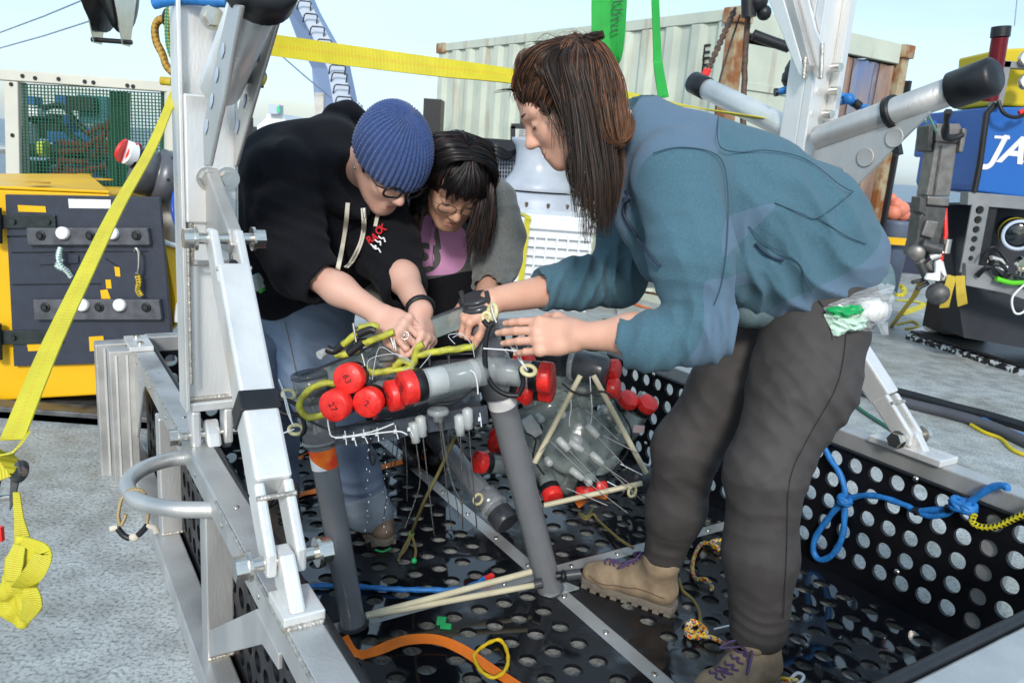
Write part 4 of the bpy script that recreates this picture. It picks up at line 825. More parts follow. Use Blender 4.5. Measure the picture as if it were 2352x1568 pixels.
for k in(-.048,.048):
    # tapering plates from the post foot up to the ring, left post
    pl=[PP(x,y,B(0,-HB+k,0),BV) for x,y in(((468,382),(480,382),(515,220),(553,12),(524,8),(482,200),(466,300)) if k<0 else ((531,382),(541,382),(580,240),(640,36),(626,-10),(592,20),(556,200),(530,330)))]
    m=MB(); m.prism(pl,BV*.008); mk('gusset_plate',m,alu_r,bk,.003)
    for x,y in(((513,117),(499,173),(487,233),(475,292)) if k<0 else((592,127),(562,233),(546,292))):
        c=PP(x,y,B(0,-HB+k,0),BV)-BV*.0015; up_=PP(x+4,y-14,B(0,-HB+k,0),BV)-PP(x,y,B(0,-HB+k,0),BV); m=MB(); m.tube([c-up_,c-up_*.6,c+up_*.6,c+up_],[.003,.010,.010,.003],12,flat=.12,up=BV); mk('slot',m,steelwht,bk)
m=MB(); zpl=PP(515,440,B(0,-HB,0),BV)[2]; z2=PP(515,470,B(0,-HB,0),BV)[2]; m.box(B(-.194,-HB,(PP(515,300,B(-.2,-HB,0),BU)[2]+PP(515,440,B(-.2,-HB,0),BU)[2])/2),(.007,.055,.14),(BU,BV,ZZ)); mk('bolting_plate',m,alu,bk,.004)
for x,y in((478,410),(523,410),(487,42)):
    c=PP(x,y,B(-.187,0,0),BU); m=MB(); m.cyl(c,c+BU*.004,.026,n=24); mk('washer',m,steel,bk); m=MB(); m.cyl(c+BU*.004,c+BU*.02,.018,n=6); mk('hex_bolt',m,steel,bk,.002)
rb=PP(1880,318,B(0,HB,0),BV); rt=PP(2290,172,B(0,HB,0),BV)
d=bumper(1,rb,rt,.038,.115,.011,(.2,.36,.52),(.0,.32,(-.012,),.70,.045),alu_r)
m=MB(); q=rb+(rt-rb)*.47; m.lathe(q-d*.012,d,[(.039,0),(.047,0),(.047,.02),(.039,.02)],24,cap=False); m.prism([q-BV*.01-A3(0,0,.05),q+d*.02-BV*.01-A3(0,0,.05),q+d*.05-BV*.01-A3(0,0,.13),q+d*.03-BV*.01-A3(0,0,.13)],BV*.02); mk('tube_clamp',m,rubber,bk)
lb=PP(1840,310,B(0,HB,0),BV); lt=PP(1590,188,B(-.3,HB,0),BV)
bumper(1,lb,lt,.036,.085,.003,(),None,alu)
# upper inclined channel braces, right post
for k,pg in((-.095,((1748,-40),(1788,-40),(1850,172),(1842,182),(1832,168))),(-.066,((1800,-40),(1846,-40),(1874,70),(1889,99),(1889,178),(1880,183),(1868,172)))):
    m=MB(); m.prism([PP(x,y,B(0,HB+k,0),BV) for x,y in pg],BV*.009); mk('upper_brace_plate',m,alu,bk,.003)
m=MB(); m.prism([PP(x,y,B(0,HB-.092,0),BV) for x,y in((1786,-40),(1812,-40),(1862,150),(1852,168))],BV*.02); mk('upper_brace',m,alu_d,bk,.003)
for k in(-.095,-.066):
    m=MB(); m.tube([PP(1850,132,B(0,HB+k,0),BV),PP(1846,180,B(0,HB+k,0),BV)] if k<-.08 else [PP(1889,100,B(0,HB+k,0),BV),PP(1886,180,B(0,HB+k,0),BV)],.006,8); mk('weld',m,weld,bk)
for x,y in((1912,156),(1908,210),(1893,263)):
    c=PP(x,y,B(.052,0,0),BU); m=MB(); m.cyl(c,c+BU*.03,.014,n=6); mk('hex_bolt',m,steel,bk)
# right post angle cheek
m=MB(); m.beam(B(.02,HB+.095,.6),B(.02,HB+.095,2.6),.035,.05,BU); mk('angle_cheek',m,alu,bk,.004)
# band of black tape low on left post lug
# ---------------- smooth-union body sculpting (numpy) ----------------
def smin(a,b,k):
    if k<=0: return np.minimum(a,b)
    h=np.maximum(k-np.abs(a-b),0)/k
    return np.minimum(a,b)-h*h*k*.25
class SD:
    def __init__(s): s.p=[]
    def cap(s,a,b,ra,rb=None,k=.03,op='u',ey=1.0,eax=None):
        s.p.append(('cap',np.asarray(a,float),np.asarray(b,float),ra,ra if rb is None else rb,k,op,ey,eax)); return s
    def chain(s,pts,rs,k=.03,**kw):
        for i in range(len(pts)-1): s.cap(pts[i],pts[i+1],rs[i],rs[i+1],k,**kw)
        return s
    def ell(s,c,r,ax=None,k=.03,op='u'):
        s.p.append(('ell',np.asarray(c,float),np.asarray(r,float),np.asarray(ax if ax is not None else np.eye(3),float),k,op)); return s
    def bounds(s):
        lo=np.full(3,1e9);hi=-lo
        for q in s.p:
            if q[-1]=='s' or (q[0]=='cap' and q[6]=='s'): continue
            if q[0]=='cap':
                r=max(q[3],q[4])*max(1,q[7]); l=np.minimum(q[1],q[2])-r; h=np.maximum(q[1],q[2])+r
            else: r=q[2].max(); l=q[1]-r;h=q[1]+r
            lo=np.minimum(lo,l);hi=np.maximum(hi,h)
        return lo,hi
    def mesh(s,cell,lo=None,hi=None,noise=None):
        l,h=s.bounds(); l=l-3*cell; h=h+3*cell
        if lo is not None: l=np.maximum(l,lo)
        if hi is not None: h=np.minimum(h,hi)
        n=np.ceil((h-l)/cell).astype(int)+1; n=np.maximum(n,4)
        D=np.full(n,.5,np.float32)
        xs=[(l[i]+cell*np.arange(n[i])).astype(np.float32) for i in range(3)]
        for q in s.p:
            op=q[6] if q[0]=='cap' else q[5]; k=q[5] if q[0]=='cap' else q[4]
            if q[0]=='cap': r=max(q[3],q[4])*max(1,q[7]); bl=np.minimum(q[1],q[2])-r; bh=np.maximum(q[1],q[2])+r
            else: r=q[2].max(); bl=q[1]-r;bh=q[1]+r
            mg=k+3*cell
            i0=np.maximum(((bl-mg-l)/cell).astype(int),0); i1=np.minimum(((bh+mg-l)/cell).astype(int)+2,n)
            if (i1<=i0).any(): continue
            X,Y,Z=np.meshgrid(xs[0][i0[0]:i1[0]],xs[1][i0[1]:i1[1]],xs[2][i0[2]:i1[2]],indexing='ij')
            if q[0]=='cap':
                a,b,ra,rb,ey,ea=q[1],q[2],q[3],q[4],q[7],q[8]
                px,py,pz=X-np.float32(a[0]),Y-np.float32(a[1]),Z-np.float32(a[2]); ba=(b-a).astype(np.float32)
                t=np.clip((px*ba[0]+py*ba[1]+pz*ba[2])/max(ba@ba,1e-9),0,1)
                px-=t*ba[0];py-=t*ba[1];pz-=t*ba[2]
                if ey!=1:
                    e=np.asarray(ea if ea is not None else (0,1,0),np.float32); dd=(px*e[0]+py*e[1]+pz*e[2])*(1-1/ey); px-=dd*e[0];py-=dd*e[1];pz-=dd*e[2]
                d=np.sqrt(px*px+py*py+pz*pz)-(ra+(rb-ra)*t)
            else:
                c,rd,ax=q[1],q[2],q[3]; px,py,pz=X-np.float32(c[0]),Y-np.float32(c[1]),Z-np.float32(c[2])
                u=[(px*ax[i][0]+py*ax[i][1]+pz*ax[i][2]) for i in range(3)]
                k0=np.sqrt(sum((u[i]/rd[i])**2 for i in range(3))); k1=np.sqrt(sum((u[i]/rd[i]**2)**2 for i in range(3)))
                d=k0*(k0-1)/np.maximum(k1,1e-6)
            sl=tuple(slice(i0[i],i1[i]) for i in range(3)); D0=D[sl]
            D[sl]= smin(D0,d,k) if op=='u' else -smin(-D0,d,k)
        if noise is not None:
            act=np.where(np.abs(D)<.05); Pt=np.stack([xs[i][act[i]] for i in range(3)],1)
            D[act]+=noise(Pt).astype(np.float32)
        return nets(D,l,cell)
def nets(D,l,cell):
    n=np.array(D.shape); ins=D<0
    c=[ins[i:n[0]-1+i,j:n[1]-1+j,k:n[2]-1+k] for i in(0,1) for j in(0,1) for k in(0,1)]
    cnt=sum(x.astype(np.int8) for x in c); act=(cnt>0)&(cnt<8)
    I=np.argwhere(act); idx=-np.ones(act.shape,np.int32); idx[act]=np.arange(len(I))
    vals=np.stack([D[I[:,0]+i,I[:,1]+j,I[:,2]+k] for i in(0,1) for j in(0,1) for k in(0,1)],1)
    co=np.array([(i,j,k) for i in(0,1) for j in(0,1) for k in(0,1)],float)
    acc=np.zeros((len(I),3)); w=np.zeros(len(I))
    for a in range(8):
        for b in range(a+1,8):
            if np.abs(co[a]-co[b]).sum()==1:
                va,vb=vals[:,a],vals[:,b]; cr=(va<0)!=(vb<0); t=np.where(cr,va/(va-vb+1e-12),0)
                acc+=np.where(cr[:,None],co[a]+(co[b]-co[a])*t[:,None],0); w+=cr
    V=l+cell*(I+acc/w[:,None])
    F=[]
    for ax in range(3):
        o=[q for q in range(3) if q!=ax]
        sl0=[slice(None)]*3; sl1=[slice(None)]*3; sl0[ax]=slice(0,n[ax]-1); sl1[ax]=slice(1,n[ax])
        for q in o: sl0[q]=slice(1,n[q]-1); sl1[q]=slice(1,n[q]-1)
        a=ins[tuple(sl0)];b=ins[tuple(sl1)]; E=np.argwhere(a!=b)
        if not len(E): continue
        s=a[tuple(E.T)]; e=E.copy(); 
        for q in o: e[:,q]+=1
        def at(d0,d1): f=e.copy(); f[:,o[0]]-=d0; f[:,o[1]]-=d1; return idx[tuple(f.T)]
        q=np.stack([at(1,1),at(0,1),at(0,0),at(1,0)],1)
        fl=s if ax!=1 else ~s
        q[~fl]=q[~fl][:,::-1]; F.append(q)
    F=np.concatenate(F); F=F[(F>=0).all(1)]
    return V,F
def relax(V,F,it=2,lam=.5):
    n=len(V); e=np.concatenate([F[:,[0,1]],F[:,[1,2]],F[:,[2,3]],F[:,[3,0]]]); e=np.concatenate([e,e[:,::-1]])
    deg=np.maximum(np.bincount(e[:,0],minlength=n),1)
    for _ in range(it):
        S_=np.stack([np.bincount(e[:,0],weights=V[e[:,1],i],minlength=n) for i in range(3)],1)/deg[:,None]; V=V+(S_-V)*lam
    return V
def vnorm(V,F):
    fn=np.cross(V[F[:,2]]-V[F[:,0]],V[F[:,3]]-V[F[:,1]]); N_=np.zeros_like(V)
    for k in range(4):
        for i in range(3): N_[:,i]+=np.bincount(F[:,k],weights=fn[:,i],minlength=len(V))
    return N_/np.maximum(np.linalg.norm(N_,axis=1,keepdims=True),1e-9)
_w=np.random.RandomState(5); NW=[(_w.normal(size=3),_w.uniform(0,6.28)) for _ in range(60)]
def fn(Pt,f,seed=0,octv=3):
    o=np.zeros(len(Pt)); 
    for k in range(octv):
        g=np.zeros(len(Pt))
        for j in range(5):
            d,ph=NW[(seed*7+k*5+j)%60]; g+=np.sin(Pt@(d/np.linalg.norm(d))*f*(2**k)*6.28+ph+1.5*np.sin(Pt@NW[(seed+j+11)%60][0]*f*(2**k)*3))
        o+=g/5/(1.7**k)
    return o
def wrinkle(Pt,c,R,d,lam,amp,seed=0,ph=0):
    """localised cloth folds: ridges running across direction d around c"""
    c=np.asarray(c);d=nrm(d); q=Pt-c; r2=(q**2).sum(1)/R**2; w=np.exp(-r2*1.5)
    am=.55+.6*fn(Pt,3.5,seed+3,1); return 1.25*amp*w*am*(1-1.7*np.abs(np.sin((q@d)*math.pi/lam*.95+2.3*fn(Pt,2.0,seed,2)+ph)))
def skin_obj(name,parts,mats,parent,matfn=None,attrs=None):
    """join several (V,F) into one mesh object"""
    off=OFF[parent.name]; VV=[];FF=[];o=0
    for V,F in parts: VV.append(V);FF.append(F+o);o+=len(V)
    V=np.concatenate(VV);F=np.concatenate(FF)
    if not isinstance(mats,(list,tuple)): mats=[mats]
    me=bpy.data.meshes.new(name); me.vertices.add(len(V)); me.vertices.foreach_set('co',(V-off).astype(np.float32).ravel())
    me.loops.add(len(F)*4); me.loops.foreach_set('vertex_index',F.ravel().astype(np.int32)); me.polygons.add(len(F)); me.polygons.foreach_set('loop_start',np.arange(0,len(F)*4,4,dtype=np.int32))
    me.polygons.foreach_set('use_smooth',np.ones(len(F),bool))
    for m in mats: me.materials.append(m)
    if matfn is not None: me.polygons.foreach_set('material_index',matfn(V[F].mean(1)).astype(np.int32))
    me.update(calc_edges=True); me.validate()
    for k,a in (attrs or {}).items():
        at=me.attributes.new(k,'FLOAT','POINT'); at.data.foreach_set('value',np.asarray(a(V),np.float32))
    ob=bpy.data.objects.new(name,me); COL.objects.link(ob); ob.parent=parent; OFF[ob.name]=off
    return ob
def frame(fwd,up):
    y=nrm(fwd); z=nrm(np.asarray(up)-y*np.dot(up,y)); x=np.cross(y,z); return x,y,z
def head_sdf(s,c,fwd,up,sc=1.0):
    x,y,z=frame(fwd,up); T=lambda a,b,d:c+(x*a+y*b+z*d)*sc; AX=[x,y,z]; q=lambda *r:np.array(r)*sc
    s.ell(T(0,-.012,.03),q(.074,.094,.084),AX,.02*sc)
    s.ell(T(0,.028,-.03),q(.062,.062,.078),AX,.03*sc); s.ell(T(0,.03,.045),q(.060,.054,.052),AX,.02*sc)
    s.ell(T(0,.03,-.065),q(.046,.05,.045),AX,.025*sc)
    for e in(-1,1): s.cap(T(e*.056,-.01,-.045),T(e*.018,.066,-.098),.016*sc,.015*sc,.03*sc)
    s.ell(T(0,.07,-.099),q(.019,.016,.015),AX,.02*sc)
    for e in(-1,1):
        s.cap(T(e*.012,.082,.02),T(e*.044,.066,.024),.009*sc,.009*sc,.02*sc)
        s.ell(T(e*.034,.058,-.03),q(.021,.02,.018),AX,.025*sc)
        s.ell(T(e*.032,.094,-.0),q(.016,.014,.0105),AX,.012*sc,'s')
        s.ell(T(e*.031,.072,-.001),q(.0145,.0135,.0115),AX,.004*sc)
        s.ell(T(e*.0735,-.008,-.012),q(.0075,.017,.028),[nrm(x+e*y*.35),nrm(y-e*x*.35),z],.006*sc)
        s.ell(T(e*.011,.094,-.037),q(.0085,.011,.0075),AX,.008*sc)
    s.cap(T(0,.082,.012),T(0,.1,-.022),.0065*sc,.009*sc,.014*sc)
    s.ell(T(0,.105,-.032),q(.011,.0125,.0105),AX,.012*sc)
    for e in(-1,1): s.ell(T(e*.007,.103,-.046),q(.0035,.005,.004),AX,.003*sc,'s')
    s.ell(T(0,.08,-.07),q(.022,.013,.02),AX,.014*sc)
    s.cap(T(-.015,.087,-.0635),T(.015,.087,-.0635),.0042*sc,.0042*sc,.006*sc)
    s.cap(T(-.012,.087,-.074),T(.012,.087,-.074),.0055*sc,.0055*sc,.006*sc)
    s.cap(T(0,.094,-.0695),T(.021,.088,-.064),.0015*sc,.0012*sc,.002*sc,'s'); s.cap(T(0,.094,-.0695),T(-.021,.088,-.064),.0015*sc,.0012*sc,.002*sc,'s')
    return T,AX
def lips_attr(T,sc=1.0):
    a=T(0,.091,-.0685)
    ax=[nrm(T(1,0,0)-T(0,0,0)),nrm(T(0,1,0)-T(0,0,0)),nrm(T(0,0,1)-T(0,0,0))]
    def f(V):
        d=V-a; return 1-np.sqrt((d@ax[0]/(.021*sc))**2+(d@ax[2]/(.0095*sc))**2+(np.minimum(d@ax[1]+.012,0)/.01)**2)
    return f
def hand_sdf(s,Wp,D,Nb,side,curl,sc=1.0,thumb=(.5,.3),spread=.05,tl=1.0):
    """Wp wrist, D hand direction, Nb back-of-hand normal, side=+1 thumb towards D x Nb. curl: per finger list of 3 bends (rad)"""
    D=nrm(D); Nb=nrm(np.asarray(Nb)-D*np.dot(Nb,D)); X=np.cross(D,Nb)*side  # X towards thumb
    fl=[(.040,.024,.020),(.044,.028,.021),(.041,.026,.020),(.032,.019,.018)]; rr=[.0088,.0089,.0084,.0076]
    tips=[]
    for i in range(4):
        o=(1.5-i)*.0195*sc; base=Wp+X*o*.55+D*.012*sc; kn=Wp+X*o+D*(.084-.004*abs(i-1))*sc+Nb*(.004 if i in(1,2) else 0)*sc
        s.cap(base-Nb*.004*sc,kn-Nb*.003*sc,.0135*sc,.0108*sc,.016*sc)
        s.ell(kn,np.array((.0105,.0105,.0105))*sc,None,.006*sc)
        a=(1.5-i)*spread; d=nrm(D*math.cos(a)+X*math.sin(a)); p=kn; th=0
        for j in range(3):
            th+=curl[i][j]; dd=d*math.cos(th)-Nb*math.sin(th); q=p+dd*fl[i][j]*sc
            s.cap(p,q,rr[i]*(1-.09*j)*sc,rr[i]*(.93-.1*j)*sc,.004*sc)
            p=q
        tips.append((p,dd,d))
    # thenar + thumb
    cm=Wp+X*.022*sc+D*.022*sc-Nb*.012*sc
    ta,tb=thumb
    d1=nrm(D*.75+X*(.75*ta+.15)-Nb*.35*tb); p1=cm+d1*.042*sc*tl; d2=nrm(D*.95+X*(.5*ta-.1)-Nb*.5*tb); p2=p1+d2*.031*sc*tl; d3=nrm(d2-X*.25*ta-Nb*.25*tb); p3=p2+d3*.024*sc
    s.cap(Wp+X*.012*sc-Nb*.006*sc,p1,.017*sc,.0125*sc,.016*sc); s.cap(p1,p2,.0112*sc,.0102*sc,.006*sc); s.cap(p2,p3,.0102*sc,.0085*sc,.004*sc)
    s.ell(Wp-X*.018*sc+D*.04*sc-Nb*.008*sc,np.array((.014,.014,.014))*sc,None,.02*sc)
    return tips,(p3,d3),X,D,Nb
def nails(parent,tips,Nb,X,m,sc=1.0):
    for i,(p,dd,d) in enumerate(tips):
        n_=np.cross(dd,X); n_=nrm(n_ if np.dot(n_,Nb)>-.2 or True else -n_)
        if np.dot(n_,np.cross(dd,X))<0: n_=-n_
        nb=nrm(Nb-dd*np.dot(Nb,dd)) if abs(np.dot(Nb,dd))<.97 else nrm(-d+dd*np.dot(d,dd))
        if np.dot(dd,Nb)<-.5: nb=nrm(d*1.0-dd*np.dot(d,dd)+Nb*.0)
        mb=MB(); mb.sphere(p-dd*.001+nb*.0052*sc,.0058*sc,10,(1,.8,.38),(dd,nrm(np.cross(nb,dd)),nb)); mk('fingernail',mb,m,parent)
def strands(name,roots,ctrl,mats,parent,w=.0009,n=12,jit=.006,seed=0,seg=None,taper=.35):
    """hair locks: ribbons along guide curves. ctrl(u,v)->list of points for root param"""
    r=np.random.RandomState(seed); vs=[];fs=[];o=0; mi=[]
    for g in roots:
        pts=np.array(spl(g['p'],g.get('n',5))); m=len(pts); cnt=g['c']; rad=g['r']
        for k in range(cnt):
            a=r.uniform(0,6.28); q=math.sqrt(r.uniform(0,1)); 
            T=nrm(pts[-1]-pts[0]); u=nrm(np.cross(T,A3(.3,1,.2))); v=np.cross(T,u)
            t=np.linspace(0,1,m)[:,None]; rr_=np.interp(t[:,0],np.linspace(0,1,len(rad)),rad)[:,None]
            wob=jit*(np.sin(t*r.uniform(3,9)+r.uniform(0,6))*r.normal()*u+np.sin(t*r.uniform(3,9)+r.uniform(0,6))*r.normal()*v)*t
            L_=min(1,r.uniform(.82,1.04)) if g.get('rag',1) else 1
            c=pts+(u*math.cos(a)+v*math.sin(a))*rr_*q+wob
            mm_=max(3,int(m*L_)); c=c[:mm_]
            wd=w*r.uniform(.6,1.4)*(1-(1-taper)*np.linspace(0,1,mm_)**3)
            sd=nrm(np.cross(T,nrm(r.normal(size=3))+ (CAM-pts[0])*0))
            tt=np.gradient(c,axis=0); tt/=np.maximum(np.linalg.norm(tt,axis=1,keepdims=True),1e-9); view=r.normal(size=3)*.4+FW*-1
            sdv=np.cross(tt,view); sdv/=np.maximum(np.linalg.norm(sdv,axis=1,keepdims=True),1e-9)
            vs.append(np.concatenate([c-sdv*wd[:,None],c+sdv*wd[:,None]])); 
            fs.append(np.stack([np.arange(mm_-1),np.arange(1,mm_),mm_+np.arange(1,mm_),mm_+np.arange(mm_-1)],1)+o); mi+= [r.choice(len(mats),p=g.get('pm'))]*(mm_-1); o+=2*mm_
    V=np.concatenate(vs);F=np.concatenate(fs); ob=skin_obj(name,[(V,F)],mats,parent); ob.data.polygons.foreach_set('material_index',np.array(mi,np.int32)); ob['kind']='stuff'; return ob
def skinmat(name,c,lip=(.42,.17,.14),red=(.6,.22,.15)):
    m=mat(name,c,.45,0,.14,26,.0007,420,sss=.2,c2=tuple(a*.72+b*.28 for a,b in zip(c,red)),cr=(.25,.7),rv=.06)
    t=m.node_tree; b=t.nodes['Principled BSDF']; at=N(t,'ShaderNodeAttribute',attribute_name='lips'); mr=N(t,'ShaderNodeMapRange'); mr.inputs['From Min'].default_value=0; mr.inputs['From Max'].default_value=.35
    t.links.new(at.outputs['Fac'],mr.inputs['Value']); mx_=N(t,'ShaderNodeMix',data_type='RGBA'); mx_.inputs[7].default_value=(*lip,1); src=b.inputs['Base Color'].links[0].from_socket
    t.links.new(mr.outputs[0],mx_.inputs[0]); t.links.new(src,mx_.inputs[6]); t.links.new(mx_.outputs[2],b.inputs['Base Color']); return m
def panelmat(m,attr,c2,rough2=None):
    """second cloth colour where the named attribute is positive"""
    t=m.node_tree; b=t.nodes['Principled BSDF']; at=N(t,'ShaderNodeAttribute',attribute_name=attr); g=math_n(t,'GREATER_THAN',at.outputs['Fac'],0.)
    mx_=N(t,'ShaderNodeMix',data_type='RGBA'); mx_.inputs[7].default_value=(*c2,1); src=b.inputs['Base Color'].links[0].from_socket
    t.links.new(g,mx_.inputs[0]); t.links.new(src,mx_.inputs[6]); t.links.new(mx_.outputs[2],b.inputs['Base Color']); return m

def surf_strands(name,VF,tgt,cnt,mats,parent,pm,steps=11,sl=.012,w=.0007,seed=0,sel=None,lift=.0022):
    """short locks combed over a surface: every strand walks along it in the direction tgt(p)"""
    r=np.random.RandomState(seed); V,F=VF; N_=vnorm(V,F); ii=np.arange(0,len(V),3); Vs=V[ii].astype(np.float32); Ns=N_[ii]
    cand=np.arange(len(V)) if sel is None else np.where(sel(V))[0]
    p=V[r.choice(cand,cnt)]+r.normal(size=(cnt,3))*.002; path=[]; lf=(lift+r.uniform(0,.004,cnt))[:,None]
    v2=(Vs**2).sum(1)
    for k in range(steps):
        j=np.argmin(v2[None]-2*(p.astype(np.float32)@Vs.T),1); n=Ns[j]; p=p-n*(((p-Vs[j])*n).sum(1))[:,None]; path.append(p+n*lf*(.3+.7*math.sin(min(1,k/3)*1.57)))
        d=tgt(p); d=d-n*(d*n).sum(1)[:,None]; L_=np.linalg.norm(d,axis=1,keepdims=True); p=p+d/np.maximum(L_,1e-6)*np.minimum(sl,L_)+r.normal(size=(cnt,3))*.0006
    C=np.stack(path,1); vs=[];fs=[];mi=[];o=0
    for i in range(cnt):
        c=C[i]; keep=np.concatenate([[True],np.linalg.norm(np.diff(c,axis=0),axis=1)>1e-3]); c=c[keep]
        if len(c)<3: continue
        c=np.array(spl(c,2)); t=np.gradient(c,axis=0); sd=np.cross(t,FW+r.normal(size=3)*.3); sd/=np.maximum(np.linalg.norm(sd,axis=1,keepdims=True),1e-9); m_=len(c); wd=w*r.uniform(.6,1.5)*np.sin(np.linspace(.35,2.9,m_))[:,None]
        vs.append(np.concatenate([c-sd*wd,c+sd*wd])); fs.append(np.stack([np.arange(m_-1),np.arange(1,m_),m_+np.arange(1,m_),m_+np.arange(m_-1)],1)+o); mi+=[r.choice(len(mats),p=pm)]*(m_-1); o+=2*m_
    ob=skin_obj(name,[(np.concatenate(vs),np.concatenate(fs))],mats,parent); ob.data.polygons.foreach_set('material_index',np.array(mi,np.int32)); ob['kind']='stuff'; return ob
skinA=skinmat('skin_light',(.68,.40,.29)); skinB=skinmat('skin_fair_pink',(.66,.41,.32)); skinC=skinmat('skin_warm',(.50,.30,.21))
nailm=mat('fingernail_pink',(.72,.42,.36),.3,0,.05)
hair_db=mat('hair_dark_brown',(.018,.010,.007),.5,0,.4,40,spec=.35); hair_mb=mat('hair_brown',(.075,.036,.02),.5,0,.4,40,spec=.35); hair_cb=mat('hair_chestnut',(.22,.09,.038),.5,0,.3,40,spec=.35)
hair_bk=mat('hair_black',(.008,.007,.008),.42,0,.4,40,spec=.4); hair_rd=mat('hair_reddish_tip',(.07,.02,.012),.36,0,.4,40)
fleece=mat('teal_fleece',(.070,.158,.21),.95,0,.12,260,.0022,520,sheen=.08,c2=(.056,.13,.175)); panelmat(fleece,'panel',(.098,.165,.24)); panelmat(fleece,'hem',(.098,.165,.24))
pantm=mat('charcoal_trouser_cloth',(.054,.049,.048),.75,0,.15,30,.0004,500); blackc=mat('black_sweatshirt',(.0085,.009,.012),1.,0,.2,90,.001,340,sheen=.02,spec=.2)
denim=mat('blue_denim',(.20,.26,.36),.85,0,.45,5,.0006,600,c2=(.11,.155,.24),cr=(.3,.7)); denimr=mat('pale_denim_cuff',(.20,.25,.31),.85,0,.3,20,.0006,600)
creamc=mat('cream_cord',(.62,.58,.47),.8,0,.1); tan=mat('tan_suede',(.30,.225,.145),.85,0,.25,35,.0008,200); peach=mat('peach_leather',(.5,.32,.22),.7,0,.15,30); solem=mat('boot_sole_rubber',(.18,.155,.125),.8,0,.2,30,.0008,90); purple=mat('purple_lace',(.09,.055,.14),.8)
# =============== woman in the blue fleece ===============
rwp=thing('person','person in blue fleece jacket and charcoal trousers, long brown hair, bending in from the right','person',PZ(1600,1400,0))
HC=P(1294,242,1.76); HF=A3(-.80,-.06,-.60); HU=A3(-.6,-.04,.8)
s=SD(); HT,HAX=head_sdf(s,HC,HF,HU,.98)
neck=P(1440,330,1.80); s.chain([HT(0,-.035,-.03),HT(0,-.055,-.09),neck],[.056,.05,.062],.04)
vh=s.mesh(.0026); lo=None
# torso + arms skeleton
shN=P(1555,400,1.66); shF=P(1470,385,1.99)
elN=P(1612,762,1.56); wrN=P(1330,772,1.63); elF=P(1420,640,2.02); wrF=P(1130,690,1.86)
hip=P(1885,640,1.86)
s=SD(); s.chain([neck,P(1600,430,1.82),hip],[.06,.11,.12],.06); s.chain([neck,shN,elN],[.05,.05,.04],.04); s.chain([neck,shF,elF],[.05,.05,.04],.04)
vt=s.mesh(.012)
s=SD(); s.chain([elN,elN*.45+wrN*.55,wrN],[.045,.040,.0275],.03)
hD=P(1120,770,1.69)-wrN
c_=[(.12,.2,.15)]*3+[(.18,.25,.15)]
tipsN=hand_sdf(s,wrN,hD,A3(.05,-.9,.42),1,[(.2,.18,.12),(.16,.2,.15),(.2,.25,.15),(.3,.35,.2)],1.12,thumb=(.5,1.3),spread=.012)
vn=s.mesh(.0025)
s=SD(); s.chain([elF,elF*.5+wrF*.5,wrF],[.045,.043,.031],.03)
hDF=P(1075,725,1.84)-wrF
tipsF=hand_sdf(s,wrF,hDF,A3(-.1,-.3,.95),-1,[(.9,1.3,.8)]*4,.95,thumb=(.4,1))
vf=s.mesh(.003)
skin_obj('body',[vh,vt,vn,vf],skinA,rwp,attrs={'lips':lips_attr(HT,.98)})
nails(rwp,tipsN[0],tipsN[4],tipsN[2],nailm)
# face details
lash=mat('dark_lash',(.02,.012,.01),.6)
m=MB()
for e in(-1,1): m.tube([HT(e*(.031+.013*math.cos(a)),.0855-.004*abs(math.cos(a))**2,-.0035-.0045*math.sin(a)) for a in np.linspace(0,math.pi,9)],.0013,5)
mk('eyelashes',m,lash,rwp)
m=MB()
for e in(-1,1): m.tube([HT(e*x_,y_,z_) for x_,y_,z_ in((.014,.0925,.024),(.024,.091,.029),(.036,.083,.029),(.047,.071,.024))],[.0016,.0028,.0026,.0012],6,flat=.5)
mk('eyebrows',m,hair_mb,rwp)
# jacket
def jac_noise(Pt):
    d=np.zeros(len(Pt))
    d-=wrinkle(Pt,P(1620,700,1.56),.14,A3(1,0,.6),.045,0.0078,1); d-=wrinkle(Pt,P(1470,760,1.58),.13,A3(1,0,-.2),.04,0.0065,2); d-=wrinkle(Pt,P(1330,620,1.9),.14,A3(1,0,-.5),.04,0.0078,3)
    d-=wrinkle(Pt,P(1880,620,1.72),.2,A3(.4,0,1),.06,0.0091,4); d-=wrinkle(Pt,P(1720,480,1.68),.14,A3(.7,0,.7),.06,0.0065,5); d-=wrinkle(Pt,P(1560,600,1.6),.12,A3(.2,0,1),.04,0.0052,6)
    d-=wrinkle(Pt,P(1620,770,1.52),.12,A3(1,0,.1),.03,0.0078,7); d-=wrinkle(Pt,P(1560,480,1.6),.14,A3(.9,0,.5),.06,0.0065,8); d-=wrinkle(Pt,P(1850,480,1.7),.2,A3(.6,0,.8),.07,0.0091,9); d-=wrinkle(Pt,P(1740,640,1.68),.14,A3(1,0,.3),.05,0.0091,11); d-=wrinkle(Pt,P(1440,650,1.9),.12,A3(1,0,.2),.035,0.0078,12); d-=wrinkle(Pt,P(1280,660,1.9),.08,A3(1,0,-.2),.025,0.0065,13)
    d+=.0026*fn(Pt,2.5,3,3); return d
s=SD(); k=.05
s.chain([P(1500,345,1.81),P(1575,400,1.82),P(1700,470,1.84),P(1830,540,1.86),P(1890,585,1.87)],[.095,.13,.158,.158,.12],.05,ey=1.22)
s.chain([P(1610,470,1.82),P(1690,580,1.83),P(1760,615,1.84),P(1830,615,1.86),P(1895,600,1.87)],[.10,.105,.108,.115,.118],.06,ey=1.42)
s.ell(P(1640,600,1.82),(.09,.17,.08),None,.05)
s.chain([shN,P(1590,590,1.585),elN,P(1500,785,1.57),P(1408,790,1.605)],[.096,.083,.060,.055,.050],.035)
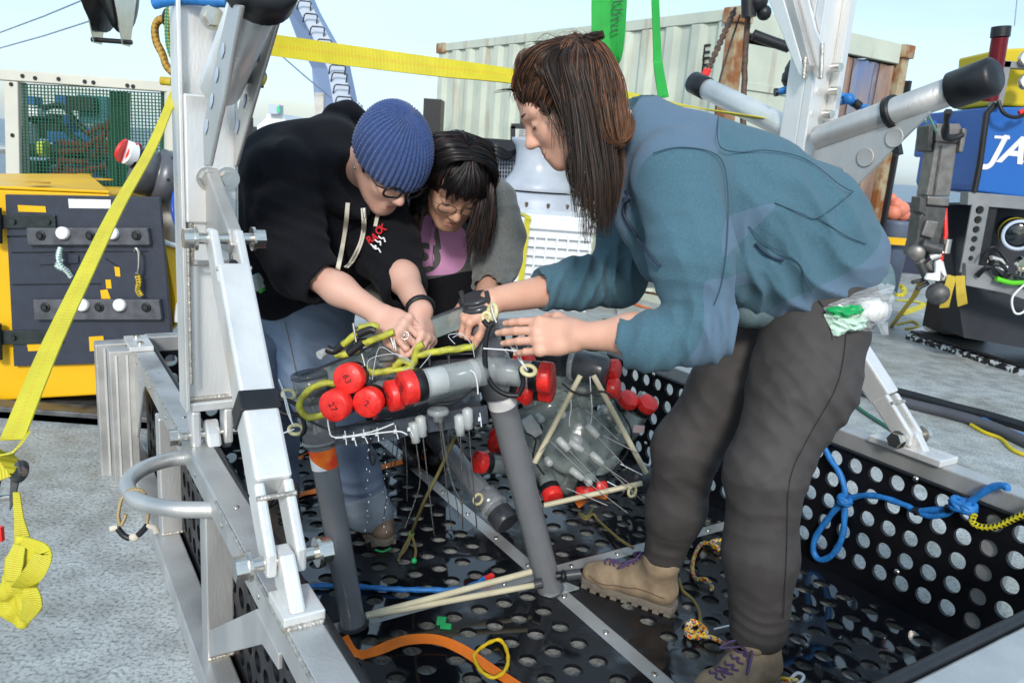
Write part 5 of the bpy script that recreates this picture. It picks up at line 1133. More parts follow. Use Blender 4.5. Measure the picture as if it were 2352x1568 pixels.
s.chain([shF,elF,P(1330,650,1.95),P(1240,665,1.905)],[.095,.07,.062,.055],.035)
s.chain([P(1470,310,1.80),P(1450,280,1.80)],[.085,.078],.03,ey=1.1); s.chain([P(1462,420,1.76),P(1466,500,1.75),P(1515,600,1.77)],[.04,.042,.05],.04)
# openings: cuffs, collar, belly
s.cap(P(1400,790,1.607),P(1380,789,1.614),.040,.042,.004,'s'); s.cap(P(1366,788,1.62),P(1300,786,1.64),.085,.085,.003,'s'); s.cap(P(1232,666,1.90),P(1215,670,1.89),.040,.042,.004,'s'); s.cap(P(1180,676,1.88),P(1120,690,1.86),.085,.085,.003,'s')
s.cap(P(1440,255,1.80),P(1400,250,1.79),.066,.08,.01,'s')
vj=s.mesh(.0048,noise=jac_noise)
# colour fields
def pxy(V):
    d=V-CAM; z=d@FW; return 1176+F_PX*(d@RT)/z, 784-F_PX*(d@UP)/z
def polyfield(V,poly,ymax,soft=12.):
    # signed distance (positive inside) to an outline lying on the near side of the garment
    poly=[(q_[0],q_[1]) for q_ in spl([np.array(z_,float) for z_ in poly],4,True)]; x,y=pxy(V); n=len(poly); ins=np.zeros(len(V),bool); dm=np.full(len(V),1e9)
    for i in range(n):
        x0,y0=poly[i];x1,y1=poly[(i+1)%n]
        c=((y0>y)!=(y1>y))&(x<(x1-x0)*(y-y0)/(y1-y0+1e-9)+x0); ins^=c
        t=np.clip(((x-x0)*(x1-x0)+(y-y0)*(y1-y0))/((x1-x0)**2+(y1-y0)**2),0,1); dm=np.minimum(dm,np.hypot(x-x0-t*(x1-x0),y-y0-t*(y1-y0)))
    r=np.where(ins,dm,-dm); return np.where(V[:,1]<ymax,r,-np.abs(r)-1)
yoke=[(1462,235),(1500,222),(1560,232),(1610,252),(1648,268),(1652,335),(1640,352),(1560,338),(1500,352),(1466,395),(1452,470),(1440,560),(1470,620),(1510,700),(1440,690),(1400,560),(1412,430),(1430,300)]
elbow=[(1618,650),(1668,640),(1720,640),(1690,860),(1560,860),(1600,800),(1618,740)]
side=[(1668,505),(1730,478),(1782,468),(1758,500),(1722,535),(1690,565),(1660,590)]
hem=[(2028,520),(2070,560),(2080,640),(2010,670),(1900,720),(1780,760),(1770,712),(1850,672),(1930,635),(1990,598),(2020,560)]
def panel(V): return np.maximum.reduce([polyfield(V,yoke,1.88),polyfield(V,elbow,1.66),polyfield(V,side,1.86)])
jk=skin_obj('jacket',[vj],fleece,rwp,attrs={'panel':panel,'hem':lambda V:polyfield(V,hem,2.1)})
# inner shirt hem and collar
teeg=mat('grey_teal_shirt',(.13,.20,.22),.9,0,.2,120,.0008,300)
s=SD(); s.chain([P(1715,700,1.80),P(1850,690,1.84),P(1950,640,1.87)],[.052,.082,.088],.04,ey=1.65); 
skin_obj('shirt_hem',[s.mesh(.007,noise=lambda Pt:-wrinkle(Pt,P(1900,680,1.7),.2,A3(.3,0,1),.05,.004,8))],teeg,rwp)
# zip
navyc=mat('navy_zip',(.02,.035,.07),.5); 
zp=[(1436,440),(1446,458),(1434,470),(1432,490),(1448,520),(1470,555),(1496,590),(1516,612)]

# seams
seamm=mat('seam_thread',(.035,.08,.108),.9)
# seams hug the jacket: projected onto it by nearest vertex
JV=vj[0]; JN=vnorm(*vj)
def hug(pts,n=8,lift=.0008,VV=None):
    VV=JV if VV is None else VV
    x,y=pxy(VV); dep=(VV-CAM)@FW; out=[]
    q=[np.array((a,b,0.)) for a,b in pts]
    for p in spl(q,n):
        d2=(x-p[0])**2+(y-p[1])**2; near=np.where(d2<14**2)[0]
        if not len(near): continue
        i=near[np.argmin(dep[near]+d2[near]*1e-5)]; o_=P(p[0],p[1],1.0)-CAM; o_=o_/np.dot(o_,FW); out.append(CAM+o_*(dep[i]-lift))
    if len(out)>4:
        o2=np.array(out); 
        for _ in range(2): o2[1:-1]=(o2[:-2]+o2[1:-1]*2+o2[2:])/4
        out=list(o2)
    return out
h_=hug(zp,6,.003)
if len(h_)>3: m=MB(); m.tube(h_,.0032,6); mk('zip',m,navyc,rwp)
for q in ([(1500,352),(1560,338),(1640,352),(1668,400),(1672,520),(1660,640),(1640,700)],[(1650,268),(1652,335),(1700,350),(1760,345),(1850,365),(1930,425),(1960,440)],[(1960,440),(1880,500),(1840,490),(1780,466)],[(1720,520),(1760,560),(1830,600),(1850,640),(1862,672)],[(1880,500),(1940,540),(1990,560)]):
    h_=hug(q)
    if len(h_)>3: m=MB(); m.tube(h_,.0012,5); mk('seam',m,seamm,rwp)
h_=hug([(1735,560),(1770,590),(1800,598)]); 
if len(h_)>3: m=MB(); m.tube(h_,.003,6); mk('pocket_zip',m,navyc,rwp)
m=MB(); m.tube([P(x,y,1.712) for x,y in((1985,610),(1992,600),(2002,603),(1996,612),(1988,612),(1998,618))],.0045,6); mk('hem_toggle',m,creamc,rwp)
# trousers
def pn(Pt):
    d=.003*fn(Pt,3.2,9,4)
    for i,(x,y,Y,R_,dx,dz,l_,a_) in enumerate([(1700,1120,1.62,.16,.25,1,.05,.007),(1760,1400,1.62,.16,.35,1,.07,.0035),(1840,820,1.68,.2,.5,.9,.05,.006),(1600,1060,1.9,.14,.2,1,.05,.006),(1560,1220,1.9,.12,.3,1,.05,.0035),(1850,1000,1.65,.16,.7,.7,.04,.007),(1720,780,1.85,.14,-.4,1,.04,.005),(1750,1250,1.6,.14,.55,1,.06,.004),(1900,900,1.66,.18,.85,.5,.035,.006),(1800,960,1.64,.15,.8,.6,.035,.005),(1700,1060,1.6,.10,-.6,1,.03,.005),(1560,1120,1.88,.12,.4,1,.035,.006),(1600,900,1.88,.16,.5,.9,.04,.005),(1540,1250,1.92,.08,.1,1,.025,.003),(1745,1430,1.62,.09,0,1,.028,.004),(1930,760,1.7,.15,.8,-.5,.04,.005)]):
        d-=wrinkle(Pt,P(x,y,Y),R_,A3(dx,0,dz)+A3(.0,.3*math.sin(i*3),.35*math.sin(i*5)),l_*1.3,a_*.55,i)
    return d
s=SD()
s.ell(P(1900,672,1.87),(.128,.145,.112),None,.05)
s.chain([P(1880,700,1.79),P(1845,880,1.73),P(1757,1085,1.655),P(1745,1270,1.655),P(1742,1440,1.665)],[.125,.112,.084,.080,.066],.04)
s.chain([P(1790,720,1.96),P(1690,880,1.94),P(1575,1030,1.93),P(1552,1170,1.945),P(1522,1283,1.975)],[.12,.105,.082,.072,.054],.04)
s.cap(P(1742,1475,1.67),P(1742,1530,1.675),.055,.055,.004,'s')
vp=s.mesh(.0048,noise=pn); tr=skin_obj('trousers',[vp],pantm,rwp)
for q in([(1945,760),(1925,880),(1860,1000),(1815,1100),(1808,1250),(1800,1420)],[(1880,690),(1900,720),(1912,780)]):
    h_=hug(q,10,.0006,vp[0])
    if len(h_)>3: m=MB(); m.tube(h_,.0011,5); mk('seam',m,mat('trouser_seam',(.03,.028,.028),.9) if 'trouser_seam' not in MATS else MATS['trouser_seam'],rwp)
# boots
def boot(person,heel,toe,shaft,sc=1.0,lace=purple,um=tan,Lm=.285):
    d=nrm((toe-heel)*A3(1,1,0)); w=np.cross(ZZ,d); L_=Lm; T=lambda a,b,c:heel+d*a+w*b+A3(0,0,c)
    s=SD(); s.chain([T(.035,0,.055),T(.12,0,.058),T(.2,0,.045),T(.25,0,.04)],[.036,.037,.036,.029],.03,ey=1.15,eax=tuple(w))
    s.chain([T(.05,0,.07),T(.055,0,.10)*.6+shaft*.4,shaft],[.042,.042,.05],.03); s.cap(T(.11,0,.075),T(.07,0,.12),.034,.034,.03)
    s.cap(shaft,shaft+nrm(shaft-T(.05,0,.07))*.08,.04,.045,.006,'s'); s.cap(T(-.1,0,-.13),T(.4,0,-.13),.145,.145,.004,'s')
    bv=s.mesh(.003,noise=lambda Pt:.0008*fn(Pt,9,2,2)); b=skin_obj('boot',[bv],um,person)
    m=MB(); out=[]; 
    prof=[(-.005,.012),(.0,.03),(.03,.037),(.1,.034),(.17,.042),(.23,.043),(.27,.03),(.285,.01)]
    up=[T(a,b_,0) for a,b_ in prof]+[T(a,-b_,0) for a,b_ in prof[::-1]]
    m.prism([q+A3(0,0,.004) for q in up],A3(0,0,.022)); 
    mk('sole',m,solem,b,.004)
    for i in range(9):
        for e in(-1,1):
            a=.01+i*.031; bw=np.interp(a,[q[0] for q in prof],[q[1] for q in prof]); m=MB(); m.box(T(a,e*(bw-.008),.006),(.009,.012,.006),(d,w,ZZ)); mk('sole_lug',m,solem,b)
    # hugging details
    V,_=bv; 
    def onb(a,b_,l=.002):
        # point on the upper above plan position a,b_
        r=V-heel; aa=r@d; bb=r@w; i=np.where((np.abs(aa-a)<.006)&(np.abs(bb-b_)<.006))[0]
        if not len(i): return None
        j=i[np.argmax(V[i,2])]; return V[j]+A3(0,0,l)
    for i in range(7):
        a=.11+i*.017
        pts=[onb(a+(.008 if q%2 else 0),-.024+q*.012) for q in range(5)]; pts=[p_ for p_ in pts if p_ is not None]
        if len(pts)>2: m=MB(); m.tube(spl(pts,4),.0028,6); mk('lace',m,lace,b)
    pts=[T(.1,0,.125),T(.13,.03,.13),T(.16,.045,.10),T(.13,.02,.12),T(.12,-.02,.135),T(.15,-.045,.11),T(.12,-.01,.125)]
    m=MB(); m.tube(spl(pts,6),.0028,6); mk('lace_bow',m,lace,b)
    for sd in(-1,1):
        pts=[]
        for a in np.linspace(.02,.25,16):
            r=V-heel; aa=r@d; bb=r@w; i=np.where((np.abs(aa-a)<.006)&(np.abs(V[:,2]-heel[2]-.052-.012*math.sin(a*22))<.004)&(bb*sd>0))[0]
            if len(i): pts.append(V[i].mean(0)+w*sd*.0015)
        if len(pts)>4: m=MB(); m.tube(pts,.0013,5); mk('stitched_seam',m,mat('boot_seam',(.12,.08,.05),.9) if 'boot_seam' not in MATS else MATS['boot_seam'],b)
    return T,d,w,b
hF=PZ(1548,1405,0); tF=PZ(1345,1335,0)
T1,_,_,b1_=boot(rwp,hF,tF,P(1520,1290,1.96))
m=MB(); s_=SD(); s_.cap(T1(.085,0,.135),T1(.07,0,.175),.02,.022,.01,ey=1.6,eax=tuple(np.cross(ZZ,nrm(tF-hF)))); mk_=skin_obj('tongue',[s_.mesh(.004)],tan,rwp)
hN=PZ(1768,1560,0); tN=PZ(1600,1640,0)
T2,_,_,b2_=boot(rwp,hN,tN,P(1738,1500,1.66))
s_=SD(); s_.cap(T2(.1,0,.13),T2(.085,0,.18),.022,.024,.01,ey=1.6,eax=tuple(np.cross(ZZ,nrm(tN-hN)))); skin_obj('tongue',[s_.mesh(.004)],tan,rwp)
# hair : cap volume + strands
s=SD(); s.ell(HT(0,-.018,.040),(.084,.103,.086),HAX,.02); s.ell(HT(0,-.07,-.02),(.06,.05,.08),HAX,.04)
s.cap(HT(0,.155,-.06),HT(0,.15,-.12),.085,.07,.01,'s'); s.ell(HT(0,.122,.0),(.074,.056,.088),HAX,.006,'s')
s.chain([HT(-.072,-.005,-.0),HT(-.078,-.015,-.045),HT(-.075,-.02,-.08)],[.02,.022,.02],.02)
vcap=s.mesh(.004,noise=lambda Pt:.0015*fn(Pt,14,1,2)); skin_obj('hair',[vcap],mat('hair_undercoat',(.014,.009,.007),.85,0,.3,60,spec=.1),rwp)
surf_strands('combed_hair',vcap,lambda p:P(1328,92,1.76)-p,3600,[hair_db,hair_mb,hair_cb],rwp,(.5,.38,.12),seed=3,sel=lambda V:((V-HC)@HAX[1]>-.06))
G=[]
for e in(-1,1):
    for j in range(26):
        f=j/25; G.append(dict(p=[HT(e*(.02+.06*f**.6),.078-.068*f,.086-.07*f),HT(e*(.045+.045*f**.5),.05-.06*f,.112-.07*f),HT(e*.075,-.01-.02*f,.125-.05*f),P(1328,92,1.76)],c=95,r=[.003,.006,.008,.005],rag=0,pm=(.5,.35,.15)))
tie=P(1328,90,1.76)
r=np.random.RandomState(2)
hx,hy,hz=HAX
# hair swept back from the hairline to the tie, both sides
for i in range(64):
    th=i/63*math.pi; lat=math.cos(th); 
    for e in(0,):
        st=HT(.074*lat,.068-.075*abs(lat)**2.2,.062+.03*math.sin(th)-.045*abs(lat))
        mid=HT(.093*lat*.9,-.0+.01*math.sin(th),.094+.045*math.sin(th)*.9-.02*abs(lat)); 
        G.append(dict(p=[st,HT(.09*lat,.045-.03*abs(lat),.075+.045*math.sin(th)-.03*abs(lat)),mid,tie+r.normal(size=3)*.006],c=44,r=[.004,.009,.009,.004],rag=0,pm=(.55,.35,.1)))
for i in range(20):
    a=i/20*6.283; G.append(dict(p=[tie+HAX[0]*math.cos(a)*.055+HAX[1]*math.sin(a)*.05-HAX[2]*.022,tie+HAX[0]*math.cos(a)*.03+HAX[1]*math.sin(a)*.025-HAX[2]*.008,tie-HAX[2]*.006],c=68,r=[.008,.005,.003],rag=0,pm=(.6,.35,.05)))
# side hair falling beside the near cheek and behind
def D(x,y,Y): return P(x,y,Y)
for (x0,y0),(x1,y1),(x2,y2),Y0,Y1,c_,pm in(
  ((1260,150),(1330,330),(1345,560),1.665,1.63,70,(.8,.2,0)),((1300,150),(1345,330),(1365,540),1.66,1.62,80,(.8,.2,0)),((1330,160),(1370,330),(1385,530),1.66,1.63,80,(.8,.2,0)),
  ((1360,160),(1390,330),(1400,520),1.67,1.65,80,(.7,.25,.05)),((1290,150),(1320,300),(1322,470),1.65,1.60,60,(.85,.15,0)),((1380,170),(1410,320),(1410,480),1.69,1.70,80,(.6,.3,.1)),
  ((1340,160),(1380,380),(1392,545),1.70,1.68,80,(.8,.2,0)),((1310,160),(1360,400),(1372,545),1.72,1.70,80,(.8,.2,0)),((1290,170),(1310,330),(1330,500),1.74,1.72,60,(.9,.1,0)),((1300,150),(1322,400),(1350,480),1.76,1.74,60,(.9,.1,0)),((1350,160),(1395,400),(1408,500),1.74,1.74,70,(.8,.2,0))):
    G.append(dict(p=[D(1322+(x0-1320)*.3,100,1.735),D(x0+2,y0-8,Y0+.005),D((x0+x1)/2+4,(y0+y1)/2,Y0-.008),D(x1,y1,(Y0+Y1)/2),D((x1+x2)/2+6,(y1+y2)/2,Y1),D(x2,y2,Y1)],c=int(c_*1.8),r=[.006,.016,.022,.022,.02,.010],pm=pm))
# half-up tail with curled chestnut ends
for i in range(9):
    f=i/8; xo=20*f
    G.append(dict(p=[D(1330,88,1.75),D(1365+xo*.6,110,1.72),D(1395+xo,190,1.69),D(1398+xo*1.6,290-20*f,1.67),D(1412+xo*1.2,335-15*f,1.665),D(1440+4*f,325-25*f,1.66),D(1452-8*f,285-20*f,1.66)],c=78,r=[.004,.014,.02,.018,.014,.010,.006],rag=0,pm=(.1,.3,.6)))
for i in range(5):
    G.append(dict(p=[D(1330,88,1.75),D(1360,120,1.69),D(1375+i*4,220,1.66),D(1385+i*5,300,1.65),D(1400+i*4,330,1.65),D(1430,336-i*4,1.65)],c=102,r=[.004,.014,.02,.018,.012,.006],rag=1,pm=(.25,.35,.4)))
# crown to back fill
for i in range(14):
    f=i/13; G.append(dict(p=[D(1330,90,1.76),D(1300+80*f,130,1.68-.01*math.sin(f*3)),D(1290+110*f,190,1.655),D(1305+100*f,280,1.65)],c=78,r=[.004,.012,.014,.014],rag=0,pm=(.5,.35,.15)))
# loose wisps over the face
for x,y,X2,Y2 in((1262,250,1268,345),(1255,245,1290,360),(1270,250,1282,330),(1248,240,1262,300),(1275,245,1300,380),(1245,235,1240,262),(1280,250,1296,350)):
    G.append(dict(p=[D(x-8,y-20,1.69),D(x+4,y+20,1.675),D((x+X2)/2+6,(y+Y2)/2,1.668),D(X2,Y2,1.67)],c=6,r=[.006,.004,.004,.003],pm=(.8,.2,0)))
G.append(dict(p=[D(1188,208,1.74),D(1160,208,1.73),D(1130,214,1.72)],c=8,r=[.003,.005,.004],pm=(1,0,0)))
for i in range(70):
    a_=r.uniform(-.9,2.6); b_=r.uniform(-1,1); n_=nrm(HAX[0]*b_*.8-HAX[1]*math.cos(a_)*.9+HAX[2]*abs(math.sin(a_))); q_=HT(0,-.02,.03)+n_*.10; t_=nrm(np.cross(n_,r.normal(size=3))); G.append(dict(p=[q_,q_+n_*.005+t_*.02,q_+n_*.006+t_*.05,q_-n_*r.uniform(.005,.02)+t_*.08],c=1,r=[.001,.001,.001,.001],rag=0,pm=(.4,.4,.2)))
strands('hair_strands',G,None,[hair_db,hair_mb,hair_cb],rwp,w=.0005,jit=.003)
m=MB(); m.tube([tie+A3(.011*math.cos(a),.012*math.sin(a),.004*math.cos(a)) for a in np.linspace(0,6.28,14)[:-1]],.0045,8,closed=True); mk('hair_tie',m,rubber,rwp)
# =============== woman in the black hoodie ===============
lwp=thing('person','person in black hoodie, jeans and blue knit hat leaning in beside the left post','person',PZ(840,1235,0))
C2=P(893,372,2.03); F2=nrm(A3(.5,-.5,-.707)); U2=A3(.5,-.5,.707)
s=SD(); T2h,AX2=head_sdf(s,C2,F2,U2,.98)
nk=P(768,385,2.2); s.chain([T2h(0,-.03,-.03),T2h(0,-.06,-.09),nk],[.058,.052,.065],.04)
vh=s.mesh(.0026)
shA=P(650,420,2.02); shB=P(790,400,2.30); elA=P(690,610,1.90); wrA=P(872,722,1.80); elB=P(890,570,2.12); wrB=P(968,715,1.83); hp2=P(640,640,2.35)
s=SD(); s.chain([nk,P(720,470,2.2),hp2],[.06,.07,.08],.03); s.chain([P(720,470,2.2),shA,elA],[.05,.05,.035],.03); s.chain([P(740,470,2.2),shB,elB],[.05,.05,.035],.03); vt=s.mesh(.012)
s=SD(); s.chain([elA,elA*.5+wrA*.5,wrA],[.038,.035,.0265],.03)
h1=hand_sdf(s,wrA,P(950,765,1.73)-wrA,A3(-.1,-.75,.65),1,[(.75,1.0,.6),(.85,1.0,.6),(.9,1.05,.6),(.95,1.0,.6)],.98,thumb=(.3,.9)); va=s.mesh(.0025)
s=SD(); s.chain([elB,elB*.5+wrB*.5,wrB],[.040,.037,.028],.03)
h2=hand_sdf(s,wrB,P(985,790,1.77)-wrB,A3(.9,-.35,.25),1,[(.6,.7,.4),(.7,.8,.4),(.8,.8,.4),(.8,.8,.4)],.95,thumb=(.2,1)); vb=s.mesh(.0025)
skin_obj('body',[vh,vt,va,vb],skinB,lwp,attrs={'lips':lips_attr(T2h,.98)})
nails(lwp,h1[0],h1[4],h1[2],nailm,.98)
m=MB()
for e in(-1,1): m.tube([T2h(e*(.031+.013*math.cos(a)),.0855-.004*abs(math.cos(a))**2,-.0035-.0045*math.sin(a)) for a in np.linspace(0,math.pi,9)],.0011,5)
mk('eyelashes',m,lash,lwp)
m=MB()
for e in(-1,1): m.tube([T2h(e*x_,y_,z_) for x_,y_,z_ in((.014,.0925,.024),(.024,.091,.029),(.036,.083,.029),(.047,.071,.024))],[.0012,.002,.0018,.001],6,flat=.5)
mk('eyebrows',m,hair_mb,lwp)
def glasses(T,person,mt,sc=1.0,r=.0022,hw=.024,hh=.017,lens=None,dy=0):
    g=None
    for e in(-1,1):
        n=22; pts=[T(e*.033+hw*math.copysign(abs(math.cos(a))**.7,math.cos(a)),.104+dy-.004*(math.cos(a)*e+1),-.004+hh*math.copysign(abs(math.sin(a))**.75,math.sin(a))) for a in np.linspace(0,6.283,n+1)[:-1]]
        m=MB(); m.tube(pts,r,6,closed=True); f=mk('glasses_rim',m,mt,person)
        m=MB(); m.add(pts,[tuple(range(n))]); mk('glasses_lens',m,lens or MATS['clear_lens'],f)
        m=MB(); m.tube([T(e*.057,.095+dy,.004),T(e*.078,.085+dy,.004),T(e*.081,.04,.003),T(e*.079,-.005,.0),T(e*.078,-.02,-.012)],r*1.1,6,flat=.6); mk('glasses_temple',m,mt,person)
    m=MB(); m.tube([T(-.010,.104+dy,.001),T(0,.107+dy,.004),T(.010,.104+dy,.001)],r,6); mk('glasses_bridge',m,mt,person)
mat('clear_lens',(1,1,1),.02,0,.0,1,trans=1,ior=1.01,spec=.6)
glasses(T2h,lwp,rubber,r=.0030)
m=MB(); m.sphere(T2h(.0835 if np.dot(AX2[0],A3(-1,0,0))>0 else -.0835,-.006,-.035),.003,8); m.sphere(T2h(-.0835,-.006,-.035),.003,8); mk('ear_stud',m,steel,lwp)
# knit hat: ribbed dome with real ridges
knit=mat('blue_knit_wool',(.042,.085,.24),.95,0,.35,130,.0022,330,sheen=.3,c2=(.028,.06,.19))
t=knit.node_tree
m=MB(); nr=44; nth=nr*8; rows=46; vs=[]
for i in range(rows+1):
    v=i/rows; ph=v*math.pi*.60; 
    for k_ in range(nth):
        a=2*math.pi*k_/nth; rx,ry,rz=.097,.116,.122
        rib=math.cos(a*nr); amp=.0026*min(1,math.sin(ph)*1.6)
        st=.0012*math.cos(v*rows*2*math.pi*.5+ (3.14 if rib>0 else 0))*min(1,math.sin(ph)*2)
        R_=1+.02*math.sin(a*3+1)*math.sin(ph)
        rr2=math.sin(ph)*R_; zz=math.cos(ph)
        if v>.78: rr2*=1+.02*(v-.78)/.22
        n_=np.array((math.sin(ph)*math.cos(a),math.sin(ph)*math.sin(a),math.cos(ph)))*(rib*amp+st)
        tilt=.02*math.sin(a)*0
        vs.append(T2h(rr2*math.cos(a)*rx+n_[0],rr2*math.sin(a)*ry-.012+n_[1]-zz*.012,.035+zz*rz*.93+n_[2]+(.012 if False else 0)))
fs=[(i*nth+k_,(i+1)*nth+k_,(i+1)*nth+(k_+1)%nth,i*nth+(k_+1)%nth) for i in range(rows) for k_ in range(nth)]
m.add(vs,fs,True); hat=mk('knit_hat',m,knit,lwp); 
so_=hat.modifiers.new('thick','SOLIDIFY'); so_.thickness=.004; so_.offset=-1
# hair tuft at ear
strands('hair_strands',[dict(p=[T2h(e*.074,.02,.02),T2h(e*.078,.018,-.002),T2h(e*.077,.022,-.02)],c=102,r=[.01,.008,.004]) for e in(-1,1)],None,[hair_mb,hair_db],lwp,w=.0006,jit=.002)
# hoodie
def hn(Pt):
    d=.0022*fn(Pt,2.3,4,3)
    for i,(x,y,Y,R_,dx,dz,l_,a_) in enumerate([(690,560,1.86,.18,.4,1,.04,.008),(650,500,1.95,.16,.2,1,.05,.006),(720,650,1.85,.1,.8,.4,.035,.005),(900,600,2.05,.13,.3,1,.04,.007),(700,420,2.0,.2,.8,.5,.08,.007),(820,560,2.1,.15,.7,.6,.06,.006),(640,640,2.1,.15,.9,.2,.06,.006)]):
        d-=wrinkle(Pt,P(x,y,Y),R_,A3(dx,0,dz),l_,a_,i+10)
    return d
s=SD()
s.chain([P(740,400,2.26),P(720,450,2.23),P(690,540,2.27),P(655,620,2.33)],[.135,.17,.175,.155],.06,ey=1.15)
s.chain([P(830,420,2.2),P(820,520,2.2),P(770,600,2.22)],[.11,.13,.11],.06)
s.chain([shA,P(655,520,1.96),elA,P(745,652,1.865)],[.105,.088,.075,.059],.04)
s.cap(P(620,420,2.1),P(600,560,2.1),.07,.085,.06); s.cap(P(650,385,2.15),P(740,385,2.2),.11,.11,.08)
s.chain([shB,elB,P(925,655,1.99)],[.12,.085,.064],.04)
s.cap(P(640,600,2.2),P(620,650,2.2),.12,.10,.05)
# hood
s.chain([P(775,272,2.36),P(764,335,2.17),P(776,400,2.08),P(800,455,2.03),P(830,480,2.0)],[.045,.062,.062,.045,.025],.03); s.chain([P(772,262,2.3),P(800,262,2.34),P(850,300,2.32)],[.03,.035,.04],.02); s.chain([P(745,300,2.25),P(735,350,2.2),P(752,420,2.1)],[.04,.045,.03],.02)
s.cap(P(738,648,1.868),P(760,660,1.86),.045,.047,.004,'s'); s.cap(P(800,690,1.83),P(850,712,1.81),.095,.095,.003,'s'); s.cap(P(918,632,2.02),P(925,652,1.99),.047,.050,.004,'s'); s.cap(P(948,712,1.9),P(975,745,1.85),.085,.085,.003,'s')
s.cap(P(815,400,2.03),P(850,445,1.96),.045,.055,.02,'s'); s.ell(T2h(0,.0,.01),(.088,.112,.115),AX2,.006,'s')
vhd=s.mesh(.0055,noise=hn); hd=skin_obj('hoodie',[vhd],blackc,lwp)
def hugc(pts,n=8,lift=.002,VV=None): return hug(pts,n,lift,VV)
for q,w_ in(([(799,466),(794,520),(786,570),(776,618)],.011),([(872,462),(868,490),(862,520)],.010)):
    h_=hug(q,6,.005,vhd[0]); 
    if len(h_)>3: m=MB(); m.ribbon(h_,w_,[A3(1,-.2,0)]*len(h_),.002); mk('drawstring',m,creamc,lwp)
for q in([(834,478),(836,520),(828,560),(808,600),(795,614)],):
    h_=hug(q,8,.003,vhd[0]); 
    if len(h_)>3: m=MB(); m.ribbon(h_,.012,[A3(1,-.2,0)]*len(h_),.002); zz_=mk('zip_tape',m,creamc,lwp); m=MB(); m.tube([p-FW*.0015 for p in h_],.0018,5); mk('zip_teeth',m,alu_d,zz_)
h_=hug([(836,480),(837,500)],4,.007,vhd[0])
if len(h_)>2: m=MB(); m.tube(h_,.003,6); mk('zip_pull',m,steel,lwp)
def nearpt(x,y,VV,l=.003):
    h=hug([(x-2,y),(x,y),(x+2,y)],2,l,VV); return h[len(h)//2]
redl=mat('red_embroidery',(.7,.02,.03),.7); 
for s_,x,y,rt_ in(('RA',855,548,.9),('K',879,524,.9),('O',871,530,.9)):
    c=nearpt(x,y,vhd[0],.006); text(s_,.026,c,A3(.8,-.3,.5),A3(-.5,.1,.85),redl,lwp,'embroidered_letters',bold=.0006)
for x,y,q in((858,566,0),(868,556,1),(876,548,2),(863,572,3)):
    c=nearpt(x,y,vhd[0],.005); m=MB(); m.tube(spl([c+A3(-.008,0,.006),c,c+A3(.006,0,.002),c+A3(.004+.003*q,0,-.008)],4),.0022,5); mk('embroidered_mark',m,white,lwp)
# pocket bottle
c=nearpt(592,650,vhd[0],.028); m=MB(); m.lathe(c+A3(-.012,0,.018),A3(.5,-.1,-.75),[(.001,0),(.017,.0),(.019,.006),(.019,.022),(.014,.027),(.014,.04),(.001,.042)],18); mk('pocket_bottle',m,mat('frosted_plastic',(.62,.74,.72),.25,0,.05,trans=.3),lwp)
m=MB(); m.cyl(c+A3(.008,-.005,-.012),c+A3(.016,-.006,-.02),.009); mk('green_cap',m,mat('leaf_green_plastic',(.05,.5,.06),.4),lwp)
h_=hug([(690,712),(720,700),(742,682)],5,.003,vhd[0])
# jeans
def jn(Pt):
    d=.002*fn(Pt,2.5,6,3)
    for i,(x,y,Y,R_,dx,dz,l_,a_) in enumerate([(760,800,2.2,.15,.3,1,.05,.005),(830,1150,2.25,.14,0,1,.05,.007),(700,760,2.2,.15,.5,1,.04,.005),(610,900,2.3,.2,.1,1,.08,.005)]): d-=wrinkle(Pt,P(x,y,Y),R_,A3(dx,0,dz),l_,a_,i+20)
    return d
s=SD(); s.ell(P(680,690,2.34),(.17,.15,.12),None,.05)
kA=P(735,880,2.25); anA=P(838,1165,2.26)
s.chain([P(720,730,2.3),P(730,860,2.24),P(770,990,2.25),P(812,1080,2.27),P(836,1140,2.29)],[.12,.105,.088,.075,.073],.04)
s.chain([P(620,720,2.4),P(610,880,2.4),P(620,1010,2.42),P(640,1130,2.45)],[.12,.10,.085,.07],.04)
vje=s.mesh(.006,noise=jn); skin_obj('jeans',[vje],denim,lwp)
s=SD(); s.cap(P(834,1142,2.285),P(850,1180,2.28),.078,.074,.01); s.cap(P(850,1190,2.28),P(856,1230,2.28),.062,.064,.004,'s')
skin_obj('jeans_cuff',[s.mesh(.005,noise=lambda Pt:.0015*fn(Pt,6,2,2))],denimr,lwp)
brown=mat('muddy_brown_leather',(.20,.14,.10),.6,0,.4,25,.001,120)
hL=PZ(835,1210,0); tL=PZ(925,1235,0); tL=hL+nrm(A3(.12,-.27,0))*.28; hL=PZ(830,1168,0)
boot(lwp,hL,hL+nrm(A3(.4,-.8,0)),P(850,1190,2.33),lace=rubber,um=brown)
hL2=PZ(650,1190,0); boot(lwp,hL2,hL2+nrm(A3(.3,-.9,0)),P(648,1120,2.47),lace=rubber,um=brown)
for q in([(795,740),(800,850),(830,930)],[(735,900),(750,960)],[(655,740),(690,900),(700,960)]):
    h_=hug(q,8,.001,vje[0])
    if len(h_)>3: m=MB(); m.tube(h_,.0012,5); mk('seam',m,mat('denim_thread',(.18,.13,.08),.9) if 'denim_thread' not in MATS else MATS['denim_thread'],lwp)
